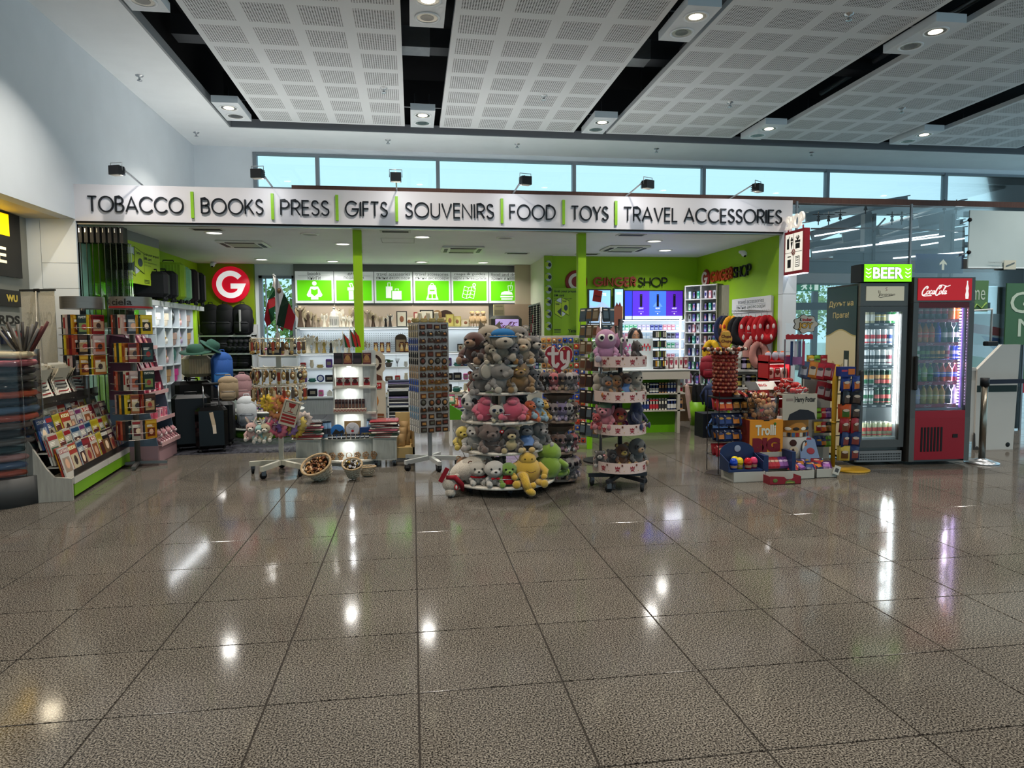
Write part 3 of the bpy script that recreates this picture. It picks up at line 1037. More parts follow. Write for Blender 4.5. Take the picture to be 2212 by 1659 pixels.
# ------------------------------------------------------------------ soft toys
def plush(spec):
 """sitting soft toy, about 1 unit tall, looking to -Y.  spec keys: c body, m muzzle, e ear colour, ear shape, limb, eye, nose, extras"""
 g=dict(c='#8a7a6c',m=None,e=None,ear='round',eye=.035,ecol='#0c0a0a',nose='#1a1414',belly=None,foot=None,head=.27,body=.27,hl=1.0,
             fuzz=.06,extra=(),pose='sit',muz=.13,tail=None,legs=True,arms=True)
 g.update(spec)
 def mk():
  t=empty('plush_toy','','')
  F=M(g['c'],'fur',.95)
  Mu=M(g['m'] or g['c'],'fur',.95)
  Ft=M(g['foot'] or g['m'] or g['c'],'fur',.95)
  b=MB()
  j=g['fuzz']
  bw,hw=g['body'],g['head']
  hz=.26+bw*.95+hw*.55
  b.ball((0,.02,.02+bw*1.02),(bw,bw*.85,bw*1.05),F,16,jit=j)
  if g['belly']:
   b.ball((0,-bw*.35,.02+bw*.95),(bw*.68,bw*.6,bw*.8),M(g['belly'],'fur',.95),12,jit=j)
  if g['legs']:
   for s in (-1,1):
    b.ball((s*bw*.75,-bw*.75,.1),(.1,.2,.095),F,12,(0,0,s*.35),jit=j)
    b.ball((s*bw*.92,-bw*1.35,.11),(.1,.055,.115),Ft,12,(0,0,s*.35),jit=j*.5)
  if g['arms']:
   for s in (-1,1):
    b.tube([(s*bw*.75,-.02,.02+bw*1.55),(s*bw*1.15,-bw*.45,.02+bw*1.05),(s*bw*1.0,-bw*.85,.02+bw*.75)],[.075,.085,.07],F,8)
    b.ball((s*bw*.98,-bw*.9,.02+bw*.7),.08,F,10,jit=j)
  part(b,'body',t)
  b=MB()
  b.ball((0,-.04,hz),(hw*1.05,hw*.95,hw*g['hl']),F,18,jit=j)
  if g['muz']:
   b.ball((0,-.04-hw*.8,hz-hw*.25),(g['muz']*1.15,g['muz'],g['muz']*.9),Mu,12,jit=j*.5)
  h=part(b,'head',t)
  es=g['ear']
  E=M(g['e'] or g['c'],'fur',.95)
  for s in (-1,1):
   if not es:break
   b=MB()
   if es=='round':
    b.ball((s*hw*.8,0,hz+hw*.75),(.1,.05,.1),E,10)
    b.ball((s*hw*.8,-.035,hz+hw*.75),(.065,.03,.065),Mu,8)
   elif es=='floppy':
    b.ball((s*hw*1.05,-.02,hz+hw*.05),(.08,.05,.21),E,10,(0,s*.35,0),jit=j)
   elif es=='long':
    b.ball((s*hw*.7,.03,hz+hw*1.3),(.07,.04,.24),E,10,(0,s*.45,0),jit=j)
    b.ball((s*hw*.7,-.0,hz+hw*1.3),(.045,.03,.2),Mu,8,(0,s*.45,0))
   elif es=='point':
    b.add([(s*hw*.25,0,hz+hw*.75),(s*hw*.95,0,hz+hw*.5),(s*hw*.8,-.01,hz+hw*1.4),(s*hw*.6,.09,hz+hw*.7)],[(0,1,2),(1,3,2),(3,0,2)],E)
   elif es=='big':
    b.ball((s*hw*1.45,.03,hz+hw*.1),(.27,.045,.3),E,14,(0,0,s*-.25),jit=j)
    b.ball((s*hw*1.45,-.01,hz+hw*.08),(.21,.035,.24),Mu,12,(0,0,s*-.25))
   elif es=='stalk':
    b.tube([(s*hw*.5,-.03,hz+hw*.8),(s*hw*.55,-.05,hz+hw*1.25)],.03,E)
    b.ball((s*hw*.55,-.06,hz+hw*1.3),.085,E,10)
   part(b,'ear',t)
  er=g['eye']
  for s in (-1,1):
   b=MB()
   x,y,z=s*hw*.42,-.04-hw*.86,hz+hw*.18
   if 'patch' in g['extra']:
    b.ball((s*hw*.48,-.04-hw*.7,hz+hw*.12),(.1,.06,.12),M('#151314','fur',.95),10)
   if er>.05:
    b.ball((x,y+.02,z),(er*1.25,er*.6,er*1.25),M('#d8d4c8' if 'white' in g['extra'] else g['ecol'],'plain',.15),12)
    b.ball((x,y-.0,z),(er*.8,er*.55,er*.8),M('#0a0a10','plain',.08),10)
   else:
    b.ball((x,y-.005,z),er,M(g['ecol'],'plain',.1),8)
   part(b,'eye',t)
  if g['nose']:
   b=MB();b.ball((0,-.04-hw*.8-g['muz']*.95,hz-hw*.12),(.045,.03,.032),M(g['nose'],'plain',.3),8);part(b,'nose',t)
  if 'trunk' in g['extra']:
   b=MB();b.tube([(0,-hw*.85,hz-.05),(0,-hw*1.5,hz-.12),(.03,-hw*1.9,hz-.06),(.03,-hw*2.0,hz+.08)],[.1,.085,.075,.07],F,12);part(b,'trunk',t)
  if 'scarf' in g['extra']:
   b=MB();b.lathe([(hw*.8,-.03),(hw*.95,0),(hw*.8,.04)],M('#a3121c','cloth',.9),16,(0,-.02,hz-hw*.95),cap=False)
   b.box(-.05,.04,-bw*1.05,-bw*.95,.25,hz-hw*.9,M('#a3121c','cloth',.9));part(b,'red_scarf',t)
  if 'bow' in g['extra']:
   b=MB()
   for s in (-1,1):b.ball((s*.07,-hw*.95,hz-hw*.98),(.07,.03,.045),M('#b01824','cloth',.8),8)
   part(b,'red_bow',t)
  if 'shirt' in g['extra']:
   b=MB();b.lathe([(bw*1.0,.12),(bw*1.06,bw*1.0),(bw*.7,bw*1.85)],M('#9c1520','cloth',.9),16,cap=False);part(b,'red_shirt',t)
  if 'dress' in g['extra']:
   b=MB();b.lathe([(bw*1.25,.1),(bw*.95,bw*1.2),(bw*.6,bw*1.9)],M('#56709a','cloth',.9),16,cap=False);part(b,'blue_dress',t)
  if 'hat' in g['extra']:
   b=MB();b.ball((0,0,hz+hw*.55),(hw*1.05,hw*1.0,hw*.6),M('#1f5c8c','cloth',.9),14);b.ball((0,-.02,hz+hw*.3),(hw*1.25,hw*1.2,.04),M('#1f5c8c','cloth',.9),14);part(b,'blue_hat',t)
  if 'cap' in g['extra']:
   b=MB();b.ball((0,.02,hz+hw*.4),(hw*1.1,hw*1.1,hw*.85),M('#4b5b48','cloth',.9),14);part(b,'green_cap',t)
  if 'wings' in g['extra']:
   for s in (-1,1):
    b=MB();b.ball((s*bw*1.4,.08,bw*1.2),(.2,.04,.14),M('#6d1c5c','cloth',.8),10,(0,s*.5,0));part(b,'wing',t)
  if 'spikes' in g['extra']:
   b=MB()
   for i in range(6):b.lathe([(.04,0),(0,.12)],M('#3d2a20','fur',.9),6,T=TR((.12*(i%3-1),.2,.3+.2*(i//3)),rx=-.9))
   part(b,'spikes',t)
  if 'stripes' in g['extra']:
   b=MB()
   for k in range(5):
    z=.12+k*.09
    rr=bw*math.sqrt(max(.05,1-((z-bw*1.05)/(bw*1.08))**2))
    b.lathe([(rr*1.03,z-.012),(rr*1.05,z),(rr*1.03,z+.012)],M('#3a2416','fur',.9),14,(0,.02,0),sy=.86,cap=False)
   part(b,'stripes',t)
  if 'tag' in g['extra']:
   b=MB();b.ball((hw*.9,-hw*.75,hz+hw*.1),(.07,.012,.06),M('#b3141c','plain',.3),10);b.ball((hw*.9,-hw*.75-.01,hz+hw*.1),(.035,.008,.03),M('#e8e0dc','plain',.3),8);part(b,'red_tag',t)
  if g['tail']:
   b=MB();b.tube([(.1,bw*.8,.12),(.25,bw*1.2,.2),(.32,bw*1.1,.45)],[.05,.045,.035],M(g['tail'],'fur',.9),8);part(b,'tail',t)
  return t
 return mk
def toy(key,spec,loc,h,label,group,rz=0,rx=0,ry=0):
 o=inst('plush'+key,plush(spec),loc,label,'soft toy',group,rz,rx,ry,h)
 return o
# ------------------------------------------------------------------ right: glass partition, steel hall beyond, fridges, desk
YG=8.96
mb=MB()
for x in (5.3,7.05,8.95,10.8):
 mb.box(x-.012,x+.012,YG-.01,YG+.02,0,3.28,FRM)
f=struct('window_9',mb,'tall clear glass partition right of the shop')
for i,(a,b_) in enumerate(((5.3,7.05),(7.05,8.95))):
 g=MB();g.box(a+.012,b_-.012,YG,YG+.012,.02,3.26,GLASS);part(g,'glass_pane',f)
p0=at(2085,580,YG);p1=at(2212,440,YG)
mb=MB()
mb.box(p0.x,11.5,YG-.05,YG-.03,p0.z,3.2,M('#b7c3c3','paint',.25))
mb.box(p0.x,11.5,YG-.055,YG-.05,p0.z+.0,p0.z+.02,M('#dfe6e8'))
o=struct('wall_frosted',mb,'pale frosted glass panel held by dark bolts')
for px,py in ((2095,475),(2093,545)):
 q=at(px,py,YG-.06)
 b=MB();b.ball(q,(.03,.03,.03),M('#201c1e',rough=.3),10);b.tube([q,q+Vector((-.12,.1,-.06))],.008,STEEL);child(b.build('bolt',o),o)
# steel hall beyond: sloping beams, posts, ceiling
SB=M('#6f7880','paint',.5)
t=empty('steel_frame','grey steel beams and posts of the glazed hall behind the partition','beam')
def ibeam(a,b_,h=.2,w=.12):
 a,b_=Vector(a),Vector(b_)
 m=MB()
 m.bar(a+Vector((0,0,h/2)),b_+Vector((0,0,h/2)),w,.02,SB)
 m.bar(a-Vector((0,0,h/2)),b_-Vector((0,0,h/2)),w,.02,SB)
 m.bar(a,b_,.02,h,SB)
 return m
def PX(px,py,Y):return tuple(at(px,py,Y))
beams=[((1752,548),10.0,(2083,500),11.5),((1752,512),10.5,(1884,465),10.5),((1890,545),10.2,(2083,520),11.0),((1820,515),11,(2066,462),12),
         ((1740,470),11.5,(1960,432),13.2),((1900,500),11,(2083,440),13),((1985,482),10.4,(2060,464),10.4),((1720,535),12.5,(2080,480),13.3),((1800,560),9.8,(2083,545),10.4),((1725,575),9.6,(1920,578),9.6)]
for (p,ya,q,yb) in beams:
 part(ibeam(PX(*p,ya),PX(*q,yb),.17 if ya<12 else .12),'beam',t)
for px,ya,z0 in ((1878,9.9,2.0),(2048,10.0,2.0),(2180,10.5,0)):
 x=at(px,500,ya).x
 b=MB();b.box(x-.08,x+.08,ya,ya+.1,0,at(px,462,ya).z,SB);b.box(x+.05,x+.09,ya-.03,ya+.13,0,at(px,462,ya).z,M('#4d565e'));part(b,'post',t)
b=MB()
a,c=at(1752,494,9.4),at(2083,500,9.4)
b.tube([a,at(1885,493,9.4),c],.012,M('#5a4c4a'));b.tube([at(1884,470,9.4),at(1886,500,9.4),at(1912,472,9.4)],.014,M('#3b3536'))
part(b,'cable_rail',t)
for i,(a_,b2,y) in enumerate((((1760,510),(1890,488),10.3),((1755,545),(2040,510),9.9),((1930,558),(2080,545),9.7),((1830,535),(2070,500),10.6),((1990,530),(2083,515),10.3))):
 b=MB();b.tube([PX(*a_,y),PX(*b2,y)],.013,M('#f4f8ff','tube',.3,emit=2.2),6);part(b,'light_tube',t)
for px,py,y in ((1722,440,10),(1768,470,10.5),(1790,470,10.5),(1815,466,10.5),(1870,445,9.8),(1927,470,10.5),(1948,470,10.5),(1970,468,10.5),(2040,445,9.8),(2066,445,10)):
 b=MB();q=at(px,py,y);b.tube([q+Vector((0,0,.1)),q-Vector((0,0,.12))],.008,M('#26282e'));b.lathe([(.03,-.06),(.012,0),(.03,.02),(.0,.03)],M('#26282e'),8,q)
 b.tube([q+Vector((-.1,0,.05)),q+Vector((.1,0,.05))],.006,M('#26282e'));part(b,'cable_bracket',t)
mb=MB()
z1=at(1850,560,13.0).z
mb.box(5.3,12.5,12.6,13.5,2.62,2.95,M('#4a3a33','wood',.6))
mb.box(5.3,12.5,12.0,12.6,2.4,2.62,M('#6a7077','paint'))
struct('trim_2',mb,'dark timber boarding above the far doors')
mb=MB()
for x in (5.6,7.2,8.4,9.7,11.2):
 mb.box(x-.05,x+.05,13.4,13.5,0,2.62,M('#8c969e','paint'))
mb.box(5.3,12.5,13.38,13.5,1.95,2.1,M('#5a646c','paint'))
mb.box(5.3,12.5,13.38,13.5,3.3,3.4,M('#8c969e','paint'))
f=struct('door_1',mb,'grey framed glazed exit doors in the far wall')
g=MB();g.box(5.3,12.5,13.45,13.46,0,2.6,GLASS);part(g,'glass_pane',f)
# exit sign
p=at(1747,619,12.4)
t=empty('exit_sign','green running man exit sign above the far door','sign',p)
b=MB();b.box(-.24,.24,0,.04,-.09,.09,M('#1e7a50',emit=.35));part(b,'panel',t)
b=MB()
w=M('#dff5ea',emit=.5)
b.prism([(-.13,-.07),(-.08,-.02),(-.06,-.06),(-.03,-.05),(-.06,.01),(-.03,.02),(-.05,.04),(-.12,.03),(-.17,0),(-.15,-.01),(-.11,.01),(-.12,-.03),(-.16,-.06)],w,.003,TR((0,-.004,0)))
b.ball((-.06,-.002,.06),(.018,.004,.018),w,8)
b.prism([(.03,.06),(.05,.06),(.05,-.02),(.075,-.02),(.04,-.07),(.005,-.02),(.03,-.02)],w,.003,TR((0,-.004,0)))
b.box(.12,.2,-.004,0,-.07,.07,w)
part(b,'pictogram',t)
# blue direction sign with arrow
p=at(2037,572,9.6)
t=empty('direction_sign','blue hanging panel with a cream upward arrow','sign',(p.x,9.6,0))
b=MB();b.box(-.45,.35,0,.03,at(2000,590,9.6).z,at(2000,548,9.6).z,M('#27306e','paint',.3));part(b,'panel',t)
z0=at(2037,583,9.6).z
b=MB();b.prism([(-.02,z0),(.02,z0),(.02,z0+.1),(.06,z0+.07),(.06,z0+.1),(0,z0+.16),(-.06,z0+.1),(-.06,z0+.07),(-.02,z0+.1)],M('#e6dcc0',emit=.4),.004,TR((0,-.005,0)));part(b,'arrow',t)
# brown lower wall with window at the side of the shop
mb=MB()
mb.box(5.28,5.3,9.9,13.4,0,2.0,M('#c9ccd0','paint'))
struct('wall_side',mb)
# projecting shop sign
SS=Vector((5.09,8.66,2.545))
t=empty('projecting_sign','red framed square sign with four pictograms under glowing SHOP letters','sign',SS,rz=-PI/2)
RD=M('#8e1420','paint',.4)
b=MB();b.box(-.24,.24,0,.08,-.29,.29,RD);part(b,'box',t)
b=MB();b.box(-.205,.205,-.006,0,-.25,.25,M('#efe9dc','panel',.4,emit=.55));fp=part(b,'face_panel',t)
K=M('#1a1a1c')
b=MB()
b.box(-.003,.003,-.008,-.006,-.25,.25,K);b.box(-.205,.205,-.008,-.006,-.003,.003,K)
b.box(-.16,-.11,-.009,-.006,.05,.19,K);b.tube([(-.12,-.008,.19),(-.1,-.008,.22)],.004,K)
b.prism([(-.07,.14),(-.045,.04),(-.02,.14)],K,.003,TR((0,-.009,0)))
for q in ((-.06,.165),(-.03,.165),(-.045,.19)):b.ball((q[0],-.007,q[1]),(.017,.003,.017),K,8)
b.box(.05,.15,-.009,-.006,.04,.11,K);b.box(.04,.16,-.009,-.006,.12,.15,K);b.tube([(.1,-.008,.15),(.06,-.008,.19),(.08,-.008,.21),(.1,-.008,.15),(.14,-.008,.19),(.12,-.008,.21),(.1,-.008,.15)],.005,K)
b.box(-.14,-.06,-.009,-.006,-.2,-.09,K);b.box(-.14,-.06,-.009,-.006,-.06,-.045,K)
b.box(.05,.15,-.009,-.006,-.2,-.06,K);b.box(.06,.14,-.0095,-.009,-.19,-.07,M('#efe9dc','panel',.4,emit=.55))
for q in range(4):b.box(.07,.13,-.0105,-.0095,-.18+q*.03,-.17+q*.03,K)
child(b.build('pictogram',fp),fp)
b=MB();b.ball((0,-.008,0),(.045,.006,.045),RD,16);b.ball((0,-.012,0),(.036,.004,.036),M('#efe9dc'),16)
ribbon(b,arc(0,0,.02,.02,45,350,12)+[(0,0)],.009,RD,.003,TR((0,-.016,0)));child(b.build('badge',fp),fp)
b=MB();b.box(-.24,.24,.01,.07,-.3,-.29,M('#f0f4ff','panel',.3,emit=2));part(b,'underside_light',t)
for ch,st in word_letters('SHOP',-.22,.2,.32,.5,.02):
 b=MB()
 for s_ in st:ribbon(b,s_,.026,M('#d8d0c4','neon',.3,emit=.6),.03,TR((0,.03,0)))
 part(b,'letter',t)
b=MB();b.box(-.3,-.24,.02,.06,-.02,.02,RD);b.box(-.2,-.18,.02,.03,.29,.34,RD);b.box(.16,.18,.02,.03,.29,.34,RD);part(b,'mount',t)
# ---------------------------------------------------------------- fridges
DG=M('#55534f','paint',.35,.3)
def fridge(name,label,x0,x1,yf,H,rz,red,zbase,header):
 t=empty(name,label,'fridge',(x0,yf,0),rz)
 w=x1-x0
 d=.62
 b=MB()
 b.box(0,.035,0,d,.03,H,DG);b.box(w-.035,w,0,d,.03,H,DG);b.box(0,w,d-.03,d,.03,H,DG)
 b.box(0,w,0,d,H-.02,H,DG);b.box(0,w,0,d,.03,zbase-.04,DG)
 part(b,'cabinet',t)
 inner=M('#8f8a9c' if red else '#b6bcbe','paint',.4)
 b=MB();b.box(.035,w-.035,d-.035,d-.03,zbase,H-.3,inner)
 b.box(.035,.04,.05,d-.03,zbase,H-.3,inner);b.box(w-.04,w-.035,.05,d-.03,zbase,H-.3,inner)
 b.box(.035,w-.035,.03,d-.03,zbase-.03,zbase,inner);part(b,'liner',t)
 # door frame and glass
 fr=M('#4c4b49','paint',.35,.3)
 b=MB()
 zt=H-header
 b.box(.0,.06,-.05,-.002,zbase-.1,zt,fr);b.box(w-.06,w,-.05,-.002,zbase-.1,zt,fr)
 b.box(.06,w-.06,-.05,-.002,zt-.06,zt,M('#5c0d14','paint',.3) if red else fr);b.box(.06,w-.06,-.05,-.002,zbase-.1,zbase-.02,M('#8e1424','paint',.3) if red else fr)
 dr=part(b,'door',t)
 g=MB();g.box(.06,w-.06,-.03,-.025,zbase-.02,zt-.06,GLASS);child(g.build('door_glass',dr),dr)
 g=MB()
 if red:
  g.rbox(.02,.055,-.09,-.05,1.0-.17,1.0+.2,.01,M('#2b2a29',rough=.4))
 else:
  g.rbox(.015,.05,-.085,-.05,.72,1.05,.01,M('#3a3a3a',rough=.4))
 child(g.build('handle',dr),dr)
 # header
 b=MB();b.box(0,w,-.05,0,zt+.004,H,DG);part(b,'header_box',t)
 return t,w,d,zt
FA,FBX,FY=4.79,5.34,6.86
tA,wA,dA,ztA=fridge('beer_fridge','grey upright glass-door fridge under the glowing green BEER sign',FA,FBX-.01,FY,1.99,-.06,False,.30,.25)
tC,wC,dC,ztC=fridge('cola_fridge','red and grey glass-door drinks fridge with a script logo header',FBX+.02,6.06,FY-.08,2.05,-.06,True,.62,.27)
b=MB();b.box(.06,wA-.05,-.056,-.05,1.80,1.955,M('#b8b29c','panel',.35,emit=.35));hp=part(b,'header_panel',tA)
SCR=M('#24221f')
b=MB()
put(b,'Staropramen',.2,.38,1.845,1.885,-.058,SCR,.0,shear=.25)
b.tube([(.2,-.058,1.88),(.195,-.058,1.91),(.215,-.058,1.905),(.21,-.058,1.87),(.2,-.058,1.84),(.22,-.058,1.835),(.36,-.058,1.858)],.0025,SCR,5)
b.tube([(.275,-.058,1.905),(.295,-.058,1.915),(.285,-.058,1.925),(.275,-.058,1.935),(.295,-.058,1.942)],.002,M('#8e2a24'),5)
child(b.build('lettering',hp),hp)
b=MB();b.box(.04,wC-.045,-.058,-.05,ztC+.02,2.035,M('#b3121c','panel',.3,emit=.5));hp=part(b,'header_panel',tC)
WH=M('#f2ece8',emit=.6)
def cola_script(mb,x0,w,z0,h,y,mat,k=1.0):
 """flowing two-word script logo"""
 S=[([(.14,.62),(.17,.78),(.12,.86),(.06,.7),(.02,.4),(.04,.12),(.1,.06),(.18,.2)],1.3),
         ([(.05,.1),(.12,-.02),(.26,.0),(.4,.02)],1.0),
         ([(.24,.45),(.19,.4),(.19,.18),(.23,.15),(.27,.3),(.26,.45),(.24,.45)],.9),
         ([(.37,.42),(.33,.5),(.3,.35),(.31,.17),(.35,.16),(.38,.28)],.9),
         ([(.46,.46),(.41,.44),(.4,.22),(.43,.16),(.46,.3),(.475,.48),(.46,.22),(.48,.17),(.5,.25)],.9),
         ([(.505,.52),(.535,.5)],.8),
         ([(.6,.62),(.66,.85),(.62,.95),(.56,.78),(.52,.45),(.54,.12),(.6,.05),(.66,.2)],1.3),
         ([(.56,.95),(.7,1.0),(.85,.86),(.98,.98)],.9),
         ([(.7,.45),(.66,.4),(.66,.18),(.69,.15),(.73,.3),(.72,.45),(.7,.45)],.9),
         ([(.76,.2),(.79,.5),(.83,.85),(.81,.9),(.78,.6),(.77,.2),(.79,.16),(.81,.24)],.8),
         ([(.89,.46),(.84,.44),(.83,.22),(.86,.16),(.89,.3),(.905,.48),(.89,.22),(.91,.17),(.94,.25)],.9)]
 for pl,q in S:
  # smooth by Catmull-Rom
  P=[pl[0]]+pl+[pl[-1]]
  out=[]
  for i in range(1,len(P)-2):
   for s_ in range(4):
    u=s_/4
    out.append(tuple(.5*(2*P[i][c]+(P[i+1][c]-P[i-1][c])*u+(2*P[i-1][c]-5*P[i][c]+4*P[i+1][c]-P[i+2][c])*u*u+(3*P[i][c]-P[i-1][c]-3*P[i+1][c]+P[i+2][c])*u**3) for c in (0,1)))
  out.append(pl[-1])
  ribbon(mb,[(x0+(a+.12*b2)*w*.9,z0+b2*h) for a,b2 in out],h*.09*q*k,mat,.002,TR((0,y,0)))
b=MB();cola_script(b,.07,.34,ztC+.07,.115,-.059,WH)
b.prism([(.585,1.815),(.615,1.815),(.62,1.86),(.612,1.9),(.617,1.93),(.606,1.975),(.606,2.01),(.594,2.01),(.594,1.975),(.583,1.93),(.588,1.9),(.58,1.86)],WH,.003,TR((0,-.062,0)))
child(b.build('lettering',hp),hp)
# green sign on top
p=at(1838,604,6.9)
t=empty('beer_sign','glowing lime green lightbox reading BEER on top of the fridge','sign',(4.80,6.78,2.0),rz=-.06)
b=MB();b.box(-.03,.535,.002,.2,0,.19,M('#16181a'));part(b,'box',t)
b=MB();b.box(0,.535,-.004,.002,.003,.19,M('#7fe000','panel',.3,emit=.95));fp=part(b,'face_panel',t)
b=MB()
put(b,'BEER',.095,.44,.035,.155,-.0065,M('#ffffff','panel',.3,emit=1.0),.03)
put(b,'BEER',.09,.445,.03,.16,-.0052,M('#4a8a18'),.055)
for x in (.045,.49):
 for z in (.05,.09,.13):
  ribbon(b,[(x-.03,z+.015),(x,z-.005),(x+.03,z+.015)],.008,M('#ffffff','panel',.3,emit=1.0),.002,TR((0,-.005,0)))
child(b.build('lettering',fp),fp)
# fridge interior: shelves, LED strips, price rails
led_w=M('#f4faff','led',.3,emit=20)
led_p=M('#e6c8ff','led',.3,emit=14)
LVA=[1.56,1.325,1.10,.885,.665,.30]
for z in LVA[:-1]:
 b=MB();b.box(.045,wA-.045,.05,dA-.04,z-.012,z-.004,M('#aab0b0','paint',.4));sh=part(b,'shelf',tA)
 r=MB();r.box(.065,wA-.065,.02,.03,z-.032,z,M('#4e545a','paint',.3))
 for q in range(4):r.box(.1+q*.11,.15+q*.11,.018,.02,z-.024,z-.008,M('#c9cdd0','print'))
 child(r.build('price_rail',sh),sh)
b=MB();b.box(wA-.085,wA-.062,.01,.03,.45,1.66,led_w);part(b,'light_strip',tA)
b=MB();b.box(.062,.07,.01,.02,.34,1.64,led_w);part(b,'light_strip',tA)
b=MB()
for i in range(26):
 for j in range(3):
  b.box(.03+i*.019,.04+i*.019,-.042,-.0395,.06+j*.028,.075+j*.028,M('#101214'))
b.box(.01,wA-.01,-.04,0,.04,.16,M('#777a7c','paint',.4));part(b,'vent_grille',tA)
LVC=[1.575,1.33,1.13,.90,.68]
LC=[1.60,1.345,1.155,.915,.665]
for z in LC:
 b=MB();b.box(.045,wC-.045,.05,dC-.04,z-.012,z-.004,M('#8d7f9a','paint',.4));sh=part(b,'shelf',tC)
 r=MB();r.box(.065,wC-.12,.015,.025,z-.035,z,M('#a63d5c','print',.35))
 cola_script(r,.2,.1,z-.03,.022,.014,M('#e8c8d8'));cola_script(r,.44,.1,z-.03,.022,.014,M('#e8c8d8'))
 child(r.build('price_rail',sh),sh)
b=MB()
for i in range(34):
 z=.66+i*.0325
 b.ball((wC-.095,.03,z),(.014,.006,.008),led_p,8)
b.box(wC-.082,wC-.066,.01,.03,.62,1.72,M('#6c4a9c','led',.4,emit=.5));part(b,'light_strip',tC)
RDK=M('#8a1322','paint',.35)
b=MB();b.box(.06,wC-.06,-.052,-.01,.06,.52,RDK)
b.box(0,.06,-.052,0,.04,.52,DG);b.box(wC-.06,wC,-.052,0,.04,.52,DG)
lp=part(b,'lower_panel',tC)
b=MB()
for i in range(7):b.rbox(.13+i*.038,.155+i*.038,-.056,-.051,.15,.42,.01,M('#120607'))
b.box(.5,.56,-.056,-.051,.3,.34,M('#160808'));child(b.build('vent_slots',lp),lp)
# lights inside
lamp('AREA',(FA+wA-.1,FY+.06,1.05),10,1.2,rot=(0,PI/2,.9),size_y=.04,col=COOL,name='fridge_glow')
lamp('AREA',(FBX+wC-.1,FY+.0,1.2),9,1.1,rot=(0,PI/2,.9),size_y=.04,col=(.86,.68,1),name='fridge_glow')
def fpos(x0,y0,x,y,z,rz=-.06):
 return (x0+x*math.cos(rz)-y*math.sin(rz),y0+x*math.sin(rz)+y*math.cos(rz),z)
beer_rows=[
 (LVA[0],[('gb','#cfc7a0','#e9e6da','#3a2a12')]*3+[('db','#1b1712','#d9c47a','#1c1c1c')]*2+[('gn','#1f6a2e','#e6e6dc','#e0e2e0')]*2,'bottle',.062,.23),
 (LVA[1],[('wr','#d8dadc','#b8202c')]*5+[('wb','#c9ced6','#2a3c80')],'can',.066,.165),
 (LVA[2],[('sb','#c8ccd0','#1a1a1c')]*3+[('bw','#e2e2e0','#22242a')]*2+[('br','#e4e0da','#8a2a3a')],'can',.066,.165),
 (LVA[3],[('gr','#1d3b28','#d09a5a')]*6,'can',.066,.16),
 (LVA[4],[('wg','#c6cccb','#2a6a48')]*3+[('gr2','#1c4a30','#d0605a')]*3,'can',.066,.16),
 (LVA[5],[('yg','#b9b890','#b83a34')]*7,'can',.06,.16)]
NM=['top','second','third','fourth','fifth','bottom']
BN={'gb':'clear glass beer bottle with pale label','db':'dark beer bottle with gold label','gn':'green glass beer bottle',
      'wr':'white can with a red panel','wb':'white can with a blue crest','sb':'silver and black can','bw':'white can with a black band','br':'pale can with dark red mark',
      'gr':'dark green can with orange band','wg':'white and green can','gr2':'green can with red band','yg':'pale yellow-green can with red mark'}
for ri,(z,row,kind,dx,h) in enumerate(beer_rows):
 for back in range(2):
  for i,it in enumerate(row):
   x,y=.1+i*dx,.09+back*.09
   L_=fpos(FA,FY,x,y,z)
   place='front row' if back==0 else 'back row'
   lab='%s, %s, %s shelf, beer fridge'%(BN[it[0]],place,NM[ri])
   grp='%s, %s, shelf %s of the beer fridge'%(BN[it[0]],place,NM[ri])
   if kind=='bottle':
    bottle(it[0],lab,'bottle',L_,grp,.029,h,it[1],it[3],it[2],shoulder=.5,neck=.38,lz=(.12,.42))
   else:
    can(it[0],lab,L_,grp,.031,h,it[1],it[2])
    if ri==4:
     can(it[0],lab.replace(' shelf,',' shelf stacked upper,'),(L_[0],L_[1],z+.168),grp+' upper layer',.031,h,it[1],it[2])
CB={'ck':('dark cola bottle with red label','#1c0a08','#a8141c','#a01218',.24),'or':('bright orange drink bottle','#f08a10','#f0a020','#e87a10',.24),
      'oj':('amber orange soda bottle with blue cap','#d07818','#e85818','#2a3ca0',.225),'bl':('deep blue soda bottle','#1c2ea8','#2438c0','#1a2a90',.225),'sp':('green lemonade bottle','#1c4a3c','#c8d0c0','#1f6a40',.225),
      'pe':('peach drink bottle','#d8a880','#1a1c28','#d08a60',.2),'gt':('lime green tea bottle','#9ab430','#d8d8b0','#d8d070',.2),'gg':('dark green tea bottle','#2a7a34','#3a8a40','#c8c070',.2),
      'rs':('purple-red iced tea bottle','#7a1a3c','#5a6ac0','#e0c890',.2),'ro':('orange and blue iced tea bottle','#b84420','#5a6ac0','#e0c890',.2),
      'wa':('clear water bottle','#c6c0dc','#e0d8f0','#e8e0f4',.22),'ly':('pale yellow vitamin water bottle','#b8a040','#d8cc80','#f0f0f0',.21),'dk':('black flavoured water bottle','#20242c','#6a7078','#f0f0f0',.21)}
CC={'e1':('orange energy can','#b85a30','#e0b060'),'e2':('white green and yellow can','#d8dcc8','#3a8a3c'),'e3':('dark green energy can','#1e2a22','#7a9a40'),'e4':('black and gold energy can','#1a1612','#c89a3a'),
      'e5':('pink and white can','#d8b8c0','#b03a50'),'e6':('blue and silver can','#2a44b8','#d0d4dc')}
cola_rows=[(LC[0],['ck']*6+['or']*2,.073,0),(LC[1],['oj']*4+['bl']+['sp']*3,.073,0),(LC[2],['e1','e2','e3','e3','e4','e4','e4','e5','e6','e6'],.058,1),
             (LC[3],['pe','gg','gt','gg','rs','ro','ro','rs'],.073,0),(LC[4],['wa','wa','ly','ly','ly','ly','dk','wa'],.073,0)]
